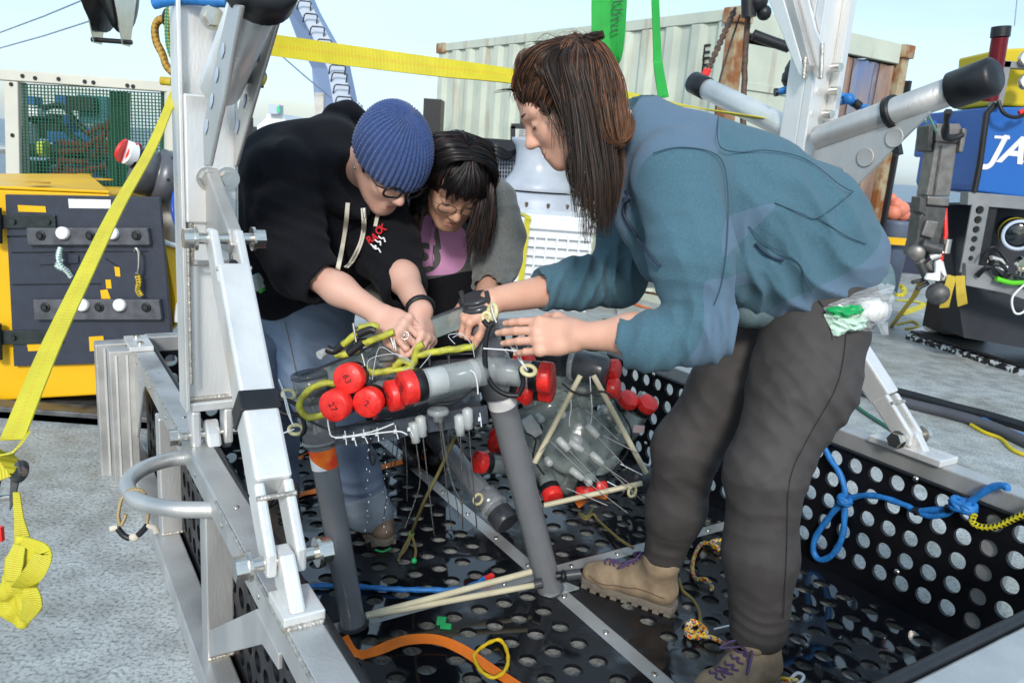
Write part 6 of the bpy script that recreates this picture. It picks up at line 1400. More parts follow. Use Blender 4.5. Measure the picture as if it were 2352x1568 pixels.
# bracelet and ring
bd=nrm(wrB-elB); u_=nrm(np.cross(bd,ZZ)); w_=np.cross(bd,u_)
m=MB(); m.tube([wrB-bd*.012+(u_*math.cos(a)+w_*math.sin(a))*.033 for a in np.linspace(0,6.28,20)[:-1]],.005,8,closed=True,flat=1.6); tag_=mk('fitness_band',m,rubber,lwp)
rg=h1[3]; kn_=wrA+rg*.098; m=MB()
c=P(930,770,1.695); m.tube([c+A3(.009*math.cos(a),.002*math.sin(a),.009*math.sin(a)) for a in np.linspace(0,6.28,14)[:-1]],.0014,6,closed=True); m.sphere(c+A3(0,-.01,.002),.004,8); mk('finger_ring',m,steel,lwp)
# =============== woman in the middle ===============
mwp=thing('person','person with black fringe, thin glasses and grey and pink hoodie behind the other two','person',PZ(990,1030,0))
C3=P(1046,420,2.16); F3=nrm(A3(.2,-.72,-.66)); U3=A3(.22,-.45,.72); U3=A3(.30,-.6,.74)
s=SD(); T3,AX3=head_sdf(s,C3,F3,U3,.97)
nk3=P(1040,470,2.36); s.chain([T3(0,-.03,-.03),T3(0,-.06,-.09),nk3],[.056,.05,.06],.04); vh=s.mesh(.0026)
sR=P(1125,470,2.40); eR=P(1140,600,2.30); wR=P(1112,690,2.10); sL=P(930,500,2.42); eL=P(870,640,2.3); wL=P(900,775,2.08)
s=SD(); s.chain([nk3,P(1015,600,2.52)],[.05,.05],.06); s.chain([nk3,sR,eR],[.05,.05,.04],.04); s.chain([nk3,sL,eL],[.05,.05,.04],.04); vt=s.mesh(.012)
s=SD(); s.chain([eR,wR],[.04,.029],.03); hand_sdf(s,wR,P(1062,738,1.93)-wR,A3(.3,-.2,.9),1,[(.3,.6,.4)]*4,.95,thumb=(.5,.8)); v1=s.mesh(.003)
s=SD(); s.chain([eL,wL],[.042,.029],.03); hand_sdf(s,wL,P(905,835,2.0)-wL,A3(.1,.85,.2),1,[(.15,.35,.25)]*4,.95,thumb=(.6,.6)); v2=s.mesh(.003)
skin_obj('body',[vh,vt,v1,v2],skinC,mwp,attrs={'lips':lips_attr(T3,.97)})
m=MB()
for e in(-1,1): m.tube([T3(e*(.031+.013*math.cos(a)),.0855-.004*abs(math.cos(a))**2,-.0035-.0045*math.sin(a)) for a in np.linspace(0,math.pi,9)],.0012,5)
mk('eyelashes',m,lash,mwp)
glasses(T3,mwp,mat('thin_brown_frame',(.05,.035,.03),.3,.3),r=.0013,hw=.025,hh=.015,dy=.002)
gm=mat('grey_marl_sweatshirt',(.14,.145,.135),.95,0,.3,180,.0008,300,sheen=.2)
mat('pink_print',(.62,.22,.52),.8,0,.05)
s=SD(); s.chain([P(1035,500,2.44),P(1010,560,2.47),P(1000,640,2.5)],[.12,.13,.12],.06,ey=1.0); s.chain([sL,P(955,520,2.45)],[.08,.08],.05)
s.chain([sR,P(1148,540,2.36),eR,P(1128,655,2.18)],[.085,.07,.066,.056],.04)
s.chain([sL,eL,P(880,700,2.2)],[.085,.07,.055],.04); s.cap(P(1126,662,2.165),P(1118,690,2.12),.042,.044,.004,'s')
vg=s.mesh(.006,noise=lambda Pt:.002*fn(Pt,3,5,3)-wrinkle(Pt,P(1140,640,2.2),.1,A3(0,0,1),.03,.005,3)-wrinkle(Pt,P(1150,520,2.35),.15,A3(.3,0,1),.05,.004,4)-wrinkle(Pt,P(880,640,2.2),.12,A3(.3,0,1),.035,.006,5))
pk=[(930,495),(990,490),(1060,520),(1072,560),(1070,600),(1050,625),(1010,632),(960,634),(935,630),(925,560)]
gd=gm.copy(); gd.name='grey_marl_with_pink'; MATS['gmp']=gd; panelmat(gd,'pink',(.78,.36,.64))
def pinkf(V):
    f=polyfield(V,pk,2.6); x,y=pxy(V)
    h1_=np.abs(np.hypot((x-975)/30,(y-592)/28)-1)*28-7; h2_=np.hypot((x-975)/12,(y-590)/12)*12-10; h3_=np.abs((x-1003)-.15*(y-540))-6+np.where(y>575,20,0); h4_=np.abs(np.hypot((x-1040)/30,(y-560)/22)-1)*24-6
    return np.minimum.reduce([f,h1_,h2_,np.where(y<575,h3_,99)])
skin_obj('hoodie',[vg],gd,mwp,attrs={'pink':pinkf})
for x0,x1 in((989,992),(1000,990)):
    h_=hug([(x0,505),((x0+x1)/2-2,560),(x1,612)],6,.005,vg[0])
    if len(h_)>3: m=MB(); m.ribbon(h_,.006,[A3(1,-.2,0)]*len(h_),.002); mk('drawstring',m,mat('pink_cord',(.66,.32,.56),.8) if 'pink_cord' not in MATS else MATS['pink_cord'],mwp)
s=SD(); s.ell(P(1000,640,2.5),(.125,.12,.12),None,.05); s.chain([P(1030,660,2.45),P(1030,800,2.4),P(1000,940,2.6)],[.11,.09,.07],.05); s.chain([P(960,660,2.5),P(950,820,2.45),P(960,960,2.65)],[.11,.09,.07],.05)
s.chain([P(1000,940,2.6),PZ(1000,1010,.05)],[.07,.05],.03); s.chain([P(960,960,2.65),PZ(950,1015,.05)],[.07,.05],.03)
skin_obj('trousers',[s.mesh(.008,noise=lambda Pt:.003*fn(Pt,3,5,3))],blackc,mwp)
s=SD()
for x in(1000,945): q=PZ(x,1020,.045); s.cap(q+A3(0,.05,0),q+A3(.02,-.14,-.005),.042,.036,.01)
skin_obj('shoes',[s.mesh(.006)],rubber,mwp)
# hair
s=SD(); s.ell(T3(0,-.02,.038),(.083,.101,.086),AX3,.02); s.ell(T3(0,-.07,-.03),(.07,.05,.09),AX3,.04); s.ell(T3(0,.115,-.03),(.066,.055,.085),AX3,.01,'s')
for e in(-1,1): s.chain([T3(e*.075,.005,.01),T3(e*.082,.0,-.05),T3(e*.08,.02,-.10)],[.018,.022,.02],.02)
vcap=s.mesh(.004,noise=lambda Pt:.0015*fn(Pt,14,1,2)); skin_obj('hair',[vcap],mat('hair_undercoat_black',(.007,.006,.007),.85,0,.3,60,spec=.1),mwp)
surf_strands('combed_hair',vcap,lambda p:(p-T3(0,.0,.125))+A3(0,0,-.03),2600,[hair_bk,hair_rd],mwp,(.93,.07),seed=5,w=.0008)
G=[]; pt0=T3(0,.02,.137)
for i in range(20):   # fringe
    f=i/19*2-1; G.append(dict(p=[pt0+AX3[1]*.02,T3(f*.04,.082,.098),T3(f*.058,.104-.02*f*f,.062),T3(f*.062+r.normal()*.006,.107-.03*f*f,.034+r.normal()*.011)],c=26,r=[.004,.006,.006,.0035],rag=1))
for i in range(22):
    for e in(-1,1):
        f=i/21; G.append(dict(p=[T3(0,.05-.13*f,.137-.025*f),T3(e*.045,.05-.12*f,.128-.02*f),T3(e*.085,.04-.11*f,.085),T3(e*.098,.03-.09*f,.03),T3(e*.094,.02-.06*f,-.05)],c=68,r=[.005,.008,.009,.008,.008],rag=0))
for x0,y0,x1,y1,Y in((1105,440,1080,590,2.12),(1112,430,1100,600,2.14),(1118,440,1112,590,2.18),(1098,450,1070,570,2.12),(1108,450,1092,585,2.16),(1122,450,1118,570,2.22)):
    G.append(dict(p=[P(x0,y0-60,Y+.04),P(x0+6,y0,Y),P((x0+x1)/2+8,(y0+y1)/2,Y-.01),P(x1,y1,Y-.01)],c=119,r=[.016,.018,.018,.012],pm=(.75,.25)))
for x0,y0,x1,y1,Y in((965,440,945,545,2.2),(975,440,955,560,2.18),(960,450,948,520,2.24)):
    G.append(dict(p=[P(x0,y0-60,Y+.04),P(x0-2,y0,Y),P((x0+x1)/2-2,(y0+y1)/2,Y-.01),P(x1,y1,Y-.01)],c=102,r=[.014,.014,.014,.009],pm=(.75,.25)))
for g in G: g.setdefault('pm',(.95,.05))
strands('hair_strands',G,None,[hair_bk,hair_rd],mwp,w=.00065,jit=.004,seed=4)
# ---------------- sampler devices ----------------
def clearm(name,c,a,rough=.12):
    m=mat(name,c,rough,0,.25,14,.0008,30,rv=.05,spec=.7); m.node_tree.nodes['Principled BSDF'].inputs['Alpha'].default_value=a; return m
clr=clearm('clear_acrylic',(.62,.68,.70),.34); clrd=clearm('clear_acrylic_dark_edge',(.10,.12,.15),.62); clrs=clearm('scuffed_clear_acrylic',(.30,.36,.35),.58,.12)
spw=mat('white_sponge_filter',(.72,.72,.70),.7,0,.15,30); tie_m=mat('white_cable_tie',(.72,.75,.78),.4,0,.05); nut=mat('white_nylon_nut',(.42,.45,.45),.35,0,.15,20)
rodm=mat('cream_fibreglass_rod',(.62,.57,.40),.45,0,.15,14,rv=.08); ringm=mat('cream_rubber_ring',(.66,.61,.34),.35,0,.1)
orr=mat('orange_reflective_tape',(.95,.22,.02),.3,0,.35,30,c2=(.8,.06,.02)); marker=mat('marker_ink',(.06,.01,.012),.6,0,.1)
yrope=mat('yellow_polypropylene_rope',(.50,.50,.05),.5,0,.3,40,.0006,300,c2=(.27,.27,.04))
def cap_assembly(par,c,ax,r,L_,txt=None,body=None,Lb=.18,inner=None,tr=0,caplen=.028,band=True):
    """red screw cap whose outer face is at c and points along ax, with its clear tube behind"""
    ax=nrm(ax); body=body or clr
    m=MB(); m.lathe(c,-ax,[(.001,0),(r-.003,0),(r,.003),(r,caplen)],30); cp=mk('red_cap',m,redcap,par)
    m=MB(); m.lathe(c,-ax,[(r-.002,caplen),(r-.001,caplen+.004),(r-.001,caplen+.022),(r-.005,caplen+.024)],30,cap=False)
    if band: mk('black_seal_band',m,rubber,par)
    m=MB(); m.lathe(c-ax*(caplen+.02),-ax,[(r-.004,0),(r-.004,Lb),(r-.006,Lb),(r-.006,0)],30,cap=False); tb=mk('clear_tube',m,body,par)
    if inner:
        for a,b,mm_ in inner: m=MB(); m.lathe(c-ax*(caplen+.02),-ax,[(r*.8,a),(r*.83,a+.004),(r*.83,b-.004),(r*.8,b)],24); mk('filter_insert',m,mm_,par)
    if txt:
        u=nrm(A3(1,0,0)-ax*ax[0]); w=np.cross(ax,u)*(1 if np.cross(ax,u)[2]>0 else -1); ca,sa=math.cos(tr),math.sin(tr)
        text(txt,r*.62,c+ax*.0012,u*ca+w*sa,-u*sa+w*ca,marker,cp,'marker_number',ext=.0003)
    return cp
def tie(par,pts,r=.0013): 
    m=MB(); m.tube(spl(pts,4),r,5); mk('cable_tie',m,tie_m,par)
rodd=mat('dull_probe_rod',(.30,.30,.30),.45,.6,.1)
def nutrod(par,top,pts,r=.0017):
    d=nrm(pts[0]-top); m=MB(); m.lathe(top,d,[(.006,-.004),(.0125,0),(.0125,.03),(.0105,.034),(.0105,.046),(.004,.047)],12); mk('nylon_nut',m,nut,par)
    m=MB(); m.tube(spl([top]+list(pts),6) if len(pts)>1 else [top,pts[0]],r,6); mk('probe_rod',m,steel if par is dv else rodd,par)
dv=thing('water_sampler','upright sampler with two grey pipe legs and red capped clear tubes held by three people','sampler',PZ(1040,1400,0))
fR=PZ(1262,1352,0.004); tR=P(1094,690,1.86); fL=PZ(812,1434,.004); tL=P(711,872,1.80)
dR=nrm(tR-fR); dL_=nrm(tL-fL)
def alongR(y): # point of right leg whose pixel row is y
    a,b=0.,1.
    for _ in range(30):
        m_=(a+b)/2; q=fR+(tR-fR)*m_; v=q-CAM; yy=784-F_PX*(v@UP)/(v@FW)
        if yy>y: a=m_
        else: b=m_
    return fR+(tR-fR)*a
def alongL(y):
    a,b=0.,1.
    for _ in range(30):
        m_=(a+b)/2; q=fL+(tL-fL)*m_; v=q-CAM; yy=784-F_PX*(v@UP)/(v@FW)
        if yy>y: a=m_
        else: b=m_
    return fL+(tL-fL)*a
m=MB(); m.cyl(fR,tR,.0365,n=32); mk('leg',m,pvc,dv)
m=MB(); m.cyl(fL,tL,.0315,n=32); mk('leg',m,pvc,dv)
m=MB(); m.cyl(fR-dR*.003,fR+dR*.002,.042,n=28); mk('foot_disc',m,clrd,dv); m=MB(); m.cyl(fL-dL_*.003,fL+dL_*.004,.040,n=28); mk('foot_disc',m,pvcd,dv)
def collar(d,p,r,h,mt,nm='pipe_collar'):
    m=MB(); m.lathe(p-d*h/2,d,[(r-.006,0),(r,.003),(r,h-.003),(r-.006,h)],32); mk(nm,m,mt,dv)
for y,r,h in((862,.046,.105),(842,.0415,.01),):
    collar(dR,alongR(y),r,h,pvc)
for y,r,h in((745,.0415,.055),(722,.044,.03)): collar(dR,alongR(y),r,h,pvc)
collar(dR,alongR(703),.045,.02,pvcd); collar(dR,alongR(690)+dR*.006,.043,.012,pvcd,'top_cap')
for k in(-1,1):
    q=alongR(690)+RT*k*.03-FW*.03*1; m=MB(); m.cyl(q-dR*.03,q+dR*.022,.006,n=8); mk('clamp_bolt',m,pvcd,dv)
collar(dL_,alongL(885),.040,.045,pvc); collar(dL_,alongL(905)-dL_*.005,.037,.03,pvc); collar(dL_,alongL(985),.042,.075,pvc); collar(dL_,alongL(865)+dL_*.012,.0425,.016,clrd,'top_cap'); collar(dL_,alongL(1012),.0445,.012,pvc)
m=MB(); m.lathe(alongL(1072),dL_,[(.0322,0),(.0322,.05)],32,cap=False); mk('orange_reflective_band',m,orr,dv)
m=MB(); q=alongL(1072)
vs=[];n=20; u_=nrm(np.cross(dL_,FW)); w_=np.cross(dL_,u_)*-1
for i in range(n): 
    a=math.pi*(.0+.62*i/(n-1)); f=1-i/(n-1); rr_=.0327; o_=(-RT*math.cos(a)-FW*math.sin(a)); o_=nrm(o_-dL_*np.dot(o_,dL_)); vs+= [q+o_*rr_+dL_*.0003,q+o_*rr_+dL_*(.048*f+.0005)]
m.add(vs,[(2*i,2*i+2,2*i+3,2*i+1) for i in range(n-1)],True); mk('white_reflective_band',m,refl,dv)
m=MB(); m.lathe(alongR(930),dR,[(.0372,0),(.0372,.035)],32,cap=False); mk('white_reflective_band',m,refl,dv)
m=MB(); m.lathe(alongR(930)+dR*.0355,dR,[(.0373,0),(.0373,.012)],32,cap=False); mk('orange_reflective_band',m,orr,dv)
# clear strips
def strip(pts,w,th,mt,nm='clear_strip',edge=None,sd=ZZ):
    pp=spl(pts,8); m=MB(); m.ribbon(pp,w,[sd]*len(pp),th); o=mk(nm,m,mt,dv)
    if edge: m=MB(); m.ribbon([p+sd*(w/2+.001) for p in pp],th+.006,[np.cross(nrm(pp[-1]-pp[0]),sd)]*len(pp),.004); mk('dark_edge',m,edge,dv)
strip([P(692,885,1.82),P(800,842,1.82),P(900,796,1.83),P(985,757,1.82),P(1070,725,1.84)],.05,.006,clrs,edge=pvcd)
strip([P(700,905,1.86),P(820,880,1.88),P(960,850,1.88),P(1100,838,1.87)],.03,.007,clrd,edge=pvcd)
strip([P(745,1004,1.79),P(850,996,1.76),P(960,975,1.76),P(1120,950,1.80)],.045,.006,clrd)
m=MB(); m.lathe(P(745,1006,1.80),nrm(P(1120,950,1.84)-P(745,1006,1.80)),[(.024,0),(.024,.39),(.021,.39),(.021,0)],24,cap=False); mk('lower_clear_tube',m,clrd,dv)
m=MB(); m.cyl(P(870,935,1.84),P(1100,900,1.86),.045,n=28); mk('chamber_body',m,clrd,dv)
# three caps facing the camera
YT=1.66
cap_assembly(dv,P(797,870,1.665),nrm(A3(-.18,-1,.12)),.0345,0,'63',Lb=.14,tr=-1.1)
cap_assembly(dv,P(764,934,1.645),nrm(A3(-.28,-1,-.02)),.0358,0,'27',Lb=.16,tr=-.95)
cap_assembly(dv,P(842,927,1.655),nrm(A3(-.15,-1,.02)),.0335,0,'2',Lb=.15,tr=-.4)
# caps to the left, tubes to the right
ax=nrm(A3(-.82,-.5,-.12))
cap_assembly(dv,P(922,893,1.645),ax,.0385,0,'101',Lb=.17,tr=1.2,inner=((.012,.055,spw),(.06,.11,clrs),(.12,.135,spw)))
cap_assembly(dv,P(890,911,1.68),ax,.036,0,'72',Lb=.15,tr=1.2)
# caps to the right
axr=nrm(A3(.93,-.30,.02))
cap_assembly(dv,P(1268,868,1.80),axr,.038,0,None,Lb=.14,inner=((.02,.06,clrs),))
cap_assembly(dv,P(1270,892,1.86),axr,.037,0,None,Lb=.14); cap_assembly(dv,P(1224,906,1.84),nrm(A3(.8,-.5,-.3)),.034,0,None,Lb=.12); cap_assembly(dv,P(1215,830,1.95),nrm(A3(.7,-.5,.3)),.034,0,None,Lb=.12)
cap_assembly(dv,P(868,985,1.86),nrm(A3(-.1,-.8,-.6)),.02,0,None,Lb=.08)
# nuts and probes
for tp,ps in(((965,958),[(972,1010),(997,1228)]),((950,972),[(956,1020),(965,1100),(953,1150),(930,1212)]),((1055,955),[(1058,1010),(1063,1215)]),((1073,940),[(1078,1000),(1095,1212)])):
    nutrod(dv,P(*tp,1.72),[P(x,y,1.72) for x,y in ps])
for ps in([(1008,955),(1018,1050),(1038,1218)],[(1010,955),(1030,1080),(1063,1165)],[(1012,955),(1028,1060),(1048,1150),(1053,1188)]):
    m=MB(); m.tube(spl([P(x,y,1.73) for x,y in ps],6),.0012,6); mk('probe_rod',m,steel,dv)
m=MB(); m.lathe(P(1006,938,1.73),A3(.05,0,-1),[(.022,0),(.026,.004),(.026,.012),(.012,.018),(.012,.03),(.008,.03)],20); mk('clear_spigot',m,clr,dv)
for k,(x,y) in enumerate(((792,1003),(812,1006),(835,1000),(866,996),(908,990),(940,985),(1102,962))):
    tie(dv,[P(x,y-14,1.72),P(x+2,y,1.71),P(x+4+3*(k%3),y+18,1.70)]); m=MB(); m.box(P(x,y,1.705),(.0035,.003,.004)); mk('tie_head',m,tie_m,dv)
tie(dv,[P(752,955,1.72),P(756,985,1.715),P(770,1004,1.71),P(850,992,1.71),P(905,972,1.71)],.002)
tie(dv,[P(770,1006,1.70),P(840,998,1.70),P(912,990,1.70),P(935,998,1.70)],.002)
for pts in ([(1080,850),(1090,858),(1096,880),(1098,905)],[(1185,790),(1195,820),(1210,850)],[(1170,790),(1190,822),(1208,846)],[(1128,700),(1133,722),(1140,740)],[(640,870),(655,910),(672,975)],[(650,900),(662,950),(676,978)],[(620,1012),(650,995),(676,985)],[(1110,800),(1180,805),(1215,812)],[(1190,780),(1215,790),(1200,810),(1178,798)]):
    tie(dv,[P(x,y,1.70) for x,y in pts],.0018)
line=mat('clear_fishing_line',(.6,.65,.7),.2)
for pts in ([(850,870),(845,830),(880,815),(920,815),(950,838),(925,852)],[(1040,775),(1060,768),(1082,790),(1090,820)],[(1045,790),(1030,770),(1060,765)],[(960,850),(985,820),(990,812)],[(855,872),(870,800),(905,812),(940,830)]):
    m=MB(); m.tube(spl([P(x,y,1.71) for x,y in pts],6),.0009,5); mk('clear_line',m,line,dv)
# rubber rings and bungee
def ring(x,y,Y,R_,r,ax,par=dv,mt=ringm,nm='rubber_ring'):
    ax=nrm(ax);u=nrm(np.cross(ax,A3(.2,.3,1)));w=np.cross(ax,u); c=P(x,y,Y); m=MB(); m.tube([c+(u*math.cos(a)+w*math.sin(a))*R_ for a in np.linspace(0,6.283,21)[:-1]],r,10,closed=True); return mk(nm,m,mt,par)
ring(1131,716,1.735,.017,.0052,A3(-.8,-.5,.1)); ring(1118,728,1.74,.010,.0045,A3(-.3,-.9,.1))
ring(1214,850,1.70,.0155,.0052,A3(.1,-.5,.9)); ring(663,906,1.74,.014,.0045,A3(.4,-.5,.9)); ring(680,986,1.735,.016,.0048,A3(.1,-.35,.9))
for pts,r in(([(1131,738),(1118,770),(1114,830),(1128,880),(1160,905),(1190,908)],.0062),([(1190,908),(1202,880),(1196,850),(1205,838)],.0058),([(1110,735),(1122,748),(1135,742)],.006),([(630,935),(655,950),(690,955),(700,985),(690,1000)],.0055),([(640,920),(660,918),(690,935)],.005)):
    m=MB(); m.tube(spl([P(x,y,1.725) for x,y in pts],6),r,8); mk('black_bungee',m,rubber,dv)
# yellow rope
for pts in([(770,880),(735,882),(700,905),(688,938),(712,958),(745,950),(768,930)],[(765,812),(778,800),(812,772),(828,760)],[(832,790),(878,772),(905,762)],[(770,815),(800,812),(822,800)],[(838,845),(860,856),(900,850),(930,848),(950,832),(958,800),(972,790)],[(905,842),(925,828),(945,842),(930,856),(915,846)],[(960,816),(1010,806),(1060,800),(1090,795)],[(825,752),(850,748),(870,752)]):
    m=MB(); m.tube(spl([P(x,y,1.70 if y>900 else 1.72) for x,y in pts],7),.0078,10,lobes=3,twist=170,depth=.18); mk('yellow_rope',m,yrope,dv)
for pts in([(750,800),(768,806),(785,792)],[(800,812),(822,795),(832,785)],[(822,768),(850,757),(862,760)]):
    m=MB(); m.tube(spl([P(x,y,1.715) for x,y in pts],5),.0095,8); mk('black_tape',m,rubber,dv)
for a,b in(((811,742),(818,785)),((831,812),(838,840)),((898,775),(905,800)),((905,778),(910,805))):
    m=MB(); m.cyl(P(*a,1.715),P(*b,1.71),.0028,n=8); mk('eye_pin',m,steel,dv)
m=MB(); m.lathe(P(748,808,1.73),A3(-.5,-.8,-.2),[(.001,.0),(.009,0),(.010,.004),(.010,.02)],12); mk('white_cap_nut',m,nut,dv)
# spreader rods at the foot
for a,b in(((840,1413),(1220,1312)),((842,1414),(1226,1343))):
    m=MB(); m.tube([PZ(a[0],a[1],.035),PZ(a[0],a[1],.035)*.5+P(*b,1.965)*.5,P(*b,1.965)],.0085,14); mk('fibreglass_rod',m,rodm,dv)
m=MB(); m.cyl(P(1228,1342,1.96),P(1246,1338,1.96),.014,n=10); mk('rod_socket',m,pvcd,dv)
m=MB(); m.cyl(P(1278,1322,1.96),P(1302,1319,1.96),.012,n=14); m.lathe(P(1288,1322,1.95),A3(1,0,.03),[(.012,0),(.017,.003),(.017,.01),(.012,.013)],18); mk('grey_fitting',m,rubber,dv)
m=MB(); m.cyl(P(1302,1320,1.95),P(1334,1316,1.95),.0145,n=8); mk('hex_fitting',m,pvcd,dv)
m=MB(); m.prism([PZ(1240,1362,.004),PZ(1262,1372,.004),PZ(1330,1352,.004),PZ(1300,1340,.004)],A3(0,0,.006)); mk('clear_foot_plate',m,clr,dv)
m=MB(); m.tube([P(915,1000,1.74),P(912,1040,1.74),P(905,1075,1.74)],.0015,5); m.tube(spl([P(852,985,1.73),P(848,1030,1.73),P(852,1060,1.73),P(858,1066,1.73),P(862,1050,1.73),P(856,1040,1.73)],5),.003,6); mk('hanging_clip',m,rubber,dv)
# ---- second sampler lying on the basket floor ----
d2=thing('water_sampler','second sampler lying on its side on the basket floor with cream rods and red caps','sampler',PZ(1330,1150,0))
Y2=2.45; Q=lambda x,y,d=0:P(x,y,Y2)+A3(0,d,0)
m=MB(); m.cyl(PZ(1160,1195,.045),P(1000,1000,2.62),.036,n=28); mk('leg',m,pvc,d2)
ax=nrm(PZ(1160,1195,.045)-P(1000,1000,2.62)); q=PZ(1160,1195,.045)
m=MB(); m.lathe(q-ax*.12,ax,[(.04,0),(.046,.003),(.046,.05),(.04,.055)],28,cap=False); mk('pipe_collar',m,pvc,d2)
m=MB(); m.lathe(q-ax*.07,ax,[(.04,0),(.05,.003),(.05,.014),(.044,.018)],28); mk('clear_ring',m,clr,d2)
m=MB(); m.lathe(q-ax*.04,ax,[(.04,0),(.044,.003),(.044,.05),(.04,.055)],28); mk('end_cap',m,pvcd,d2)
m=MB(); m.lathe(P(1040,1048,2.58),ax,[(.0375,0),(.0375,.03)],24,cap=False); mk('orange_reflective_band',m,orr,d2)
m=MB(); m.lathe(P(1030,1036,2.59),ax,[(.0378,0),(.0378,.014)],24,cap=False); mk('white_reflective_band',m,refl,d2)
m=MB(); m.lathe(P(1010,1005,2.6),ax,[(.044,-.04),(.048,0),(.048,.05),(.04,.055)],24); mk('pipe_collar',m,pvcd,d2)
# big clear drum facing the camera
m=MB(); m.lathe(Q(1322,1010,.0),nrm(A3(-.1,-1,.35)),[(.001,.0),(.10,.0),(.118,-.012),(.118,-.14),(.11,-.145)],40); mk('clear_drum',m,clrs,d2)
m=MB(); m.lathe(Q(1322,1010,-.006),nrm(A3(-.1,-1,.35)),[(.001,.006),(.02,.008),(.024,.0)],20); mk('drum_boss',m,nut,d2)
m=MB(); m.lathe(Q(1300,1065,.05),nrm(A3(-.1,-1,.35)),[(.001,.0),(.085,.0),(.1,-.012),(.1,-.1)],36); mk('clear_drum',m,clrs,d2)
for x,y,a,r,Lb,yy in((1094,1060,A3(-.85,-.5,.25),.036,.13,2.38),(1140,1005,A3(-.6,-.75,.2),.036,.13,2.5),(1128,1020,A3(-.8,-.5,.1),.03,.1,2.6)):
    cap_assembly(d2,P(x,y,yy),a,r,0,None,body=clrs,Lb=Lb)
for x,y,a,r,Lb,yy in((1420,848,A3(.8,-.45,.15),.033,.17,2.45),(1420,893,A3(.85,-.4,.1),.034,.2,2.42),(1448,912,A3(.25,-.5,.8),.034,.14,2.5),(1492,922,A3(.3,-.5,.8),.034,.2,2.5),(1345,1142,A3(-.05,-.6,-.75),.034,.1,2.4),(1272,1145,A3(.3,-.8,-.5),.034,.12,2.4),(1380,1130,A3(.3,-.6,-.7),.03,.1,2.45)):
    cap_assembly(d2,P(x,y,yy),a,r,0,None,body=clrs,Lb=Lb,inner=((.05,.09,spw),))
for a,b,r in(((1190,985),(1330,915),.04),((1200,935),(1400,880),.036),((1170,1045),(1290,1120),.045),((1290,1130),(1420,1060),.04),((1395,1060),(1460,960),.038),((1180,900),(1300,870),.034),((1330,935),(1410,905),.036)):
    m=MB(); m.lathe(Q(*a,.06),nrm(Q(*b,.06)-Q(*a,.06)),[(r-.004,0),(r,.002),(r,np.linalg.norm(Q(*b)-Q(*a))),(r-.006,np.linalg.norm(Q(*b)-Q(*a)))],28); mk('clear_tube',m,clrs,d2)
m=MB(); m.cyl(Q(1212,985,.0),Q(1232,973,.0),.037,n=24); mk('filter_insert',m,spw,d2)
m=MB(); m.lathe(P(1345,842,2.4),nrm(A3(.9,-.35,-.1)),[(.001,.07),(.045,.07),(.05,.06),(.05,-.03),(.044,-.035)][::-1],28); mk('dark_end_cap',m,pvcd,d2)
m=MB(); m.lathe(P(1310,835,2.42),nrm(A3(.9,-.3,.0)),[(.05,0),(.054,.004),(.054,.016),(.048,.018)],28); mk('clear_ring',m,clr,d2)
m=MB(); m.cyl(P(1300,835,2.45),P(1180,800,2.6),.038,n=24); mk('leg',m,pvcd,d2)
for a,b,ya,yb in(((1333,862),(1228,1062),2.30,2.26),((1363,862),(1484,1086),2.30,2.25),((1250,1160),(1475,1109),2.27,2.27)):
    m=MB(); m.cyl(P(*a,ya),P(*b,yb),.0085,n=14); mk('fibreglass_rod',m,rodm,d2)
for tp,ps in(((1282,1008),(1400,1130)),((1312,1078),(1442,1178)),((1350,978),(1440,1075)),((1358,1042),(1476,1150)),((1310,1015),(1460,1120))):
    nutrod(d2,P(*tp,2.28),[P(*ps,2.22)],.0011)
m=MB(); m.lathe(P(1484,1100,2.35),A3(.3,-1,.3),[(.001,0),(.04,0),(.045,-.01),(.045,-.05)],24); mk('grey_end_socket',m,pvcd,d2)
for pts in([(1310,900),(1312,935),(1308,960),(1308,978)],[(1355,865),(1357,900),(1360,940),(1357,972)],[(1240,900),(1228,930)],[(1420,1062),(1445,1075),(1475,1090)],[(1395,1105),(1420,1118),(1440,1124)]):
    m=MB(); m.tube(spl([P(x,y,2.29) for x,y in pts],4),.0032,6,flat=.5); mk('cable_tie',m,tie_m,d2)
for x,y in((1098,1146),(1452,1128)): ring(x,y,2.25,.016,.0045,A3(.6,-.8,.1),d2)
m=MB(); m.tube(spl([P(1470,1060,2.3),P(1490,1068,2.28),P(1495,1050,2.3)],5),.004,8); mk('white_loop',m,tie_m,d2)
m=MB(); m.box(P(1467,985,2.4),(.018,.002,.012)); mk('pink_tag',m,mat('pink_tag_paper',(.7,.5,.5),.6),d2)

for a,b in(((1210,1070),(1290,985)),((1300,1120),(1395,1160)),((1260,1010),(1345,1090)),((1385,1000),(1465,1040)),((1230,920),(1290,900)),((1345,940),(1420,1010))):
    m=MB(); m.cyl(P(*a,2.27),P(*b,2.24),.0016,n=6); mk('probe_rod',m,rodd,d2)
for pts in([(1200,990),(1230,1010),(1225,1050),(1250,1090)],[(1290,880),(1330,905),(1390,900),(1430,940)],[(1400,1090),(1440,1040),(1450,990),(1430,950)]):
    m=MB(); m.tube(spl([P(x,y,2.28) for x,y in pts],6),.0032,7); mk('black_cord',m,rubber,d2)
for pts in([(700,960),(760,985),(830,970),(900,960)],[(1080,900),(1040,925),(990,930),(960,950)],[(870,830),(940,826),(1010,815),(1085,812)]):
    m=MB(); m.tube(spl([P(x,y,1.73) for x,y in pts],6),.0025,7); mk('black_cord',m,rubber,dv)
for x in(905,940,985,1030):
    m=MB(); m.cyl(P(x,812+(985-x)*-.05,1.86),P(x+2,838,1.86),.003,n=8); mk('strip_bolt',m,steel,dv)

